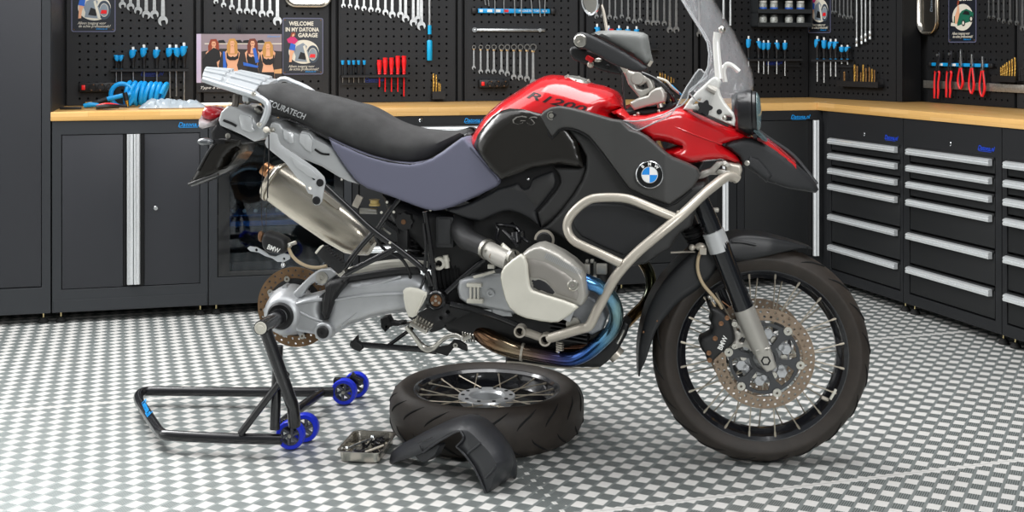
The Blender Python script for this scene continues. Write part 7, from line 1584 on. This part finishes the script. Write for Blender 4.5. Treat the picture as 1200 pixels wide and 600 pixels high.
b = MB(); b.cyl((s_*4, -.075, s_*17), (s_*6, -.075, s_*8), .012, n=14); ho2 = b.build('hose_sleeve', M_blk, hs_); MB().cyl((s_*6, -.075, s_*8), (s_*7, -.075, s_*1), .0095, n=12).build('brass_nipple', mat('brass', ''), hs_)
b = MB(); b.tube([(0, 0, .012), (.03, 0, .018), (.07, 0, .016)], [.010, .013, .008], n=10, sub=3); b.box((.10, 0, .012), (.05, .02, .016), ch=.003)
tag(b.build('air_fitting', M_blue, loc=wt(98, .30), rz=BR.rz), 'small blue plastic fitting on the worktop left of the air hose', 'fitting')
o = thing('side_cutters', 'red and black side cutters lying on the worktop in front of the air hose', 'pliers', wt(113, .16), BR.rz)
b = MB(); b.tube([(0, 0, .012), (.04, .01, .020), (.10, .02, .014)], [.010, .013, .010], n=10, sub=4); b.build('handle', M_red, o); b = MB(); b.tube([(0, -.03, .012), (.05, -.02, .016), (.10, .015, .014)], [.010, .012, .009], n=10, sub=4); b.build('handle', M_blk, o)
b = MB(); b.box((.12, .02, .016), (.04, .03, .014), ch=.004); b.build('jaws', M_bdk, o); b = MB(); b.tube([(.01, .03, .016), (.05, .035, .022), (.09, .03, .016)], .010, n=10, sub=3); b.build('red_guard', M_red, o)
tag(MB().box((.05, 0, .006), (.10, .022, .012), ch=.003).build('utility_knife', M_blk, loc=wt(70, .22), rz=BR.rz), 'flat black utility knife at the left end of the worktop', 'knife')
random.seed(5)
b = MB(); nx, ny = 26, 9; V = []
for i in range(nx+1):
    for j in range(ny+1):
        u = i/nx; v = j/ny; e = math.sin(PI*v)*min(1, 6*u, 6*(1-u)+.2); V.append(Vector((.31*u+random.uniform(-.004, .004), .11*(v-.5)*(1-.25*u)+random.uniform(-.004, .004), .004+e*(.042-.018*u)+random.uniform(0, .012)*e)))
Fs = [(i*(ny+1)+j, (i+1)*(ny+1)+j, (i+1)*(ny+1)+j+1, i*(ny+1)+j+1) for i in range(nx) for j in range(ny)]
b.add(V, Fs); o = b.build('plastic_bag', mat('crumpled_plastic_film', '#a9b7c2', rough=.16, spec=.8, alpha=.72), loc=wt(163, .20), rz=BR.rz, ang=18); tag(o, 'crumpled clear plastic bag lying on the worktop right of the air hose', 'plastic bag')
o = thing('grease_tube', 'long white tube lying on the worktop behind the tail light', 'tube', wt(221, .24, .014), BR.rz)
MB().cyl((0, 0, 0), (.19, .0, .0), .0095, n=14).build('tube_body', M_white, o); MB().cyl((.19, 0, 0), (.225, 0, 0), .011, .009, n=14).build('tube_cap', M_guard, o)
# ---------------------------------------------------------------- light
w = bpy.data.worlds.new('world'); SC.world = w; w.use_nodes = True
w.node_tree.nodes['Background'].inputs[0].default_value = (.9, .95, 1, 1)
w.node_tree.nodes['Background'].inputs[1].default_value = .35
def area(name, loc, target, sx, sy, e, col=(1, 1, 1)):
    l = bpy.data.lights.new(name, 'AREA'); l.shape = 'RECTANGLE'; l.size = sx; l.size_y = sy; l.energy = e; l.color = col
    o = bpy.data.objects.new(name, l); COL.objects.link(o); o.location = loc
    d = Vector(target)-Vector(loc); o.rotation_euler = d.to_track_quat('-Z', 'Y').to_euler(); return o
area('softbox_overhead_left', (-1.7, 4.0, 3.1), (-1.5, 4.3, 0), 2.4, 2.2, 42)
area('added_sheen_back_left', (-2.9, 5.3, 2.75), (-1.3, 4.1, 0), 2.4, 1.2, 145)  # unseen lamp added to put sheen on the left floor
area('softbox_overhead_centre', (.7, 3.6, 3.1), (1.0, 3.9, .0), 2.6, 1.8, 98)
area('softbox_front_right', (1.9, -1.2, 2.7), (-.6, 4.6, .4), 1.8, 1.8, 120)
area('added_fill_side_left', (-4.3, 3.6, 1.6), (1.5, 4.6, .6), 3.2, 2.2, 26)  # unseen lamp added for the right-hand handles to reflect
SC.view_settings.view_transform = 'Standard'; SC.view_settings.look = 'None'; SC.view_settings.gamma = 1; SC.view_settings.exposure = 0
SC.view_settings.use_curve_mapping = False
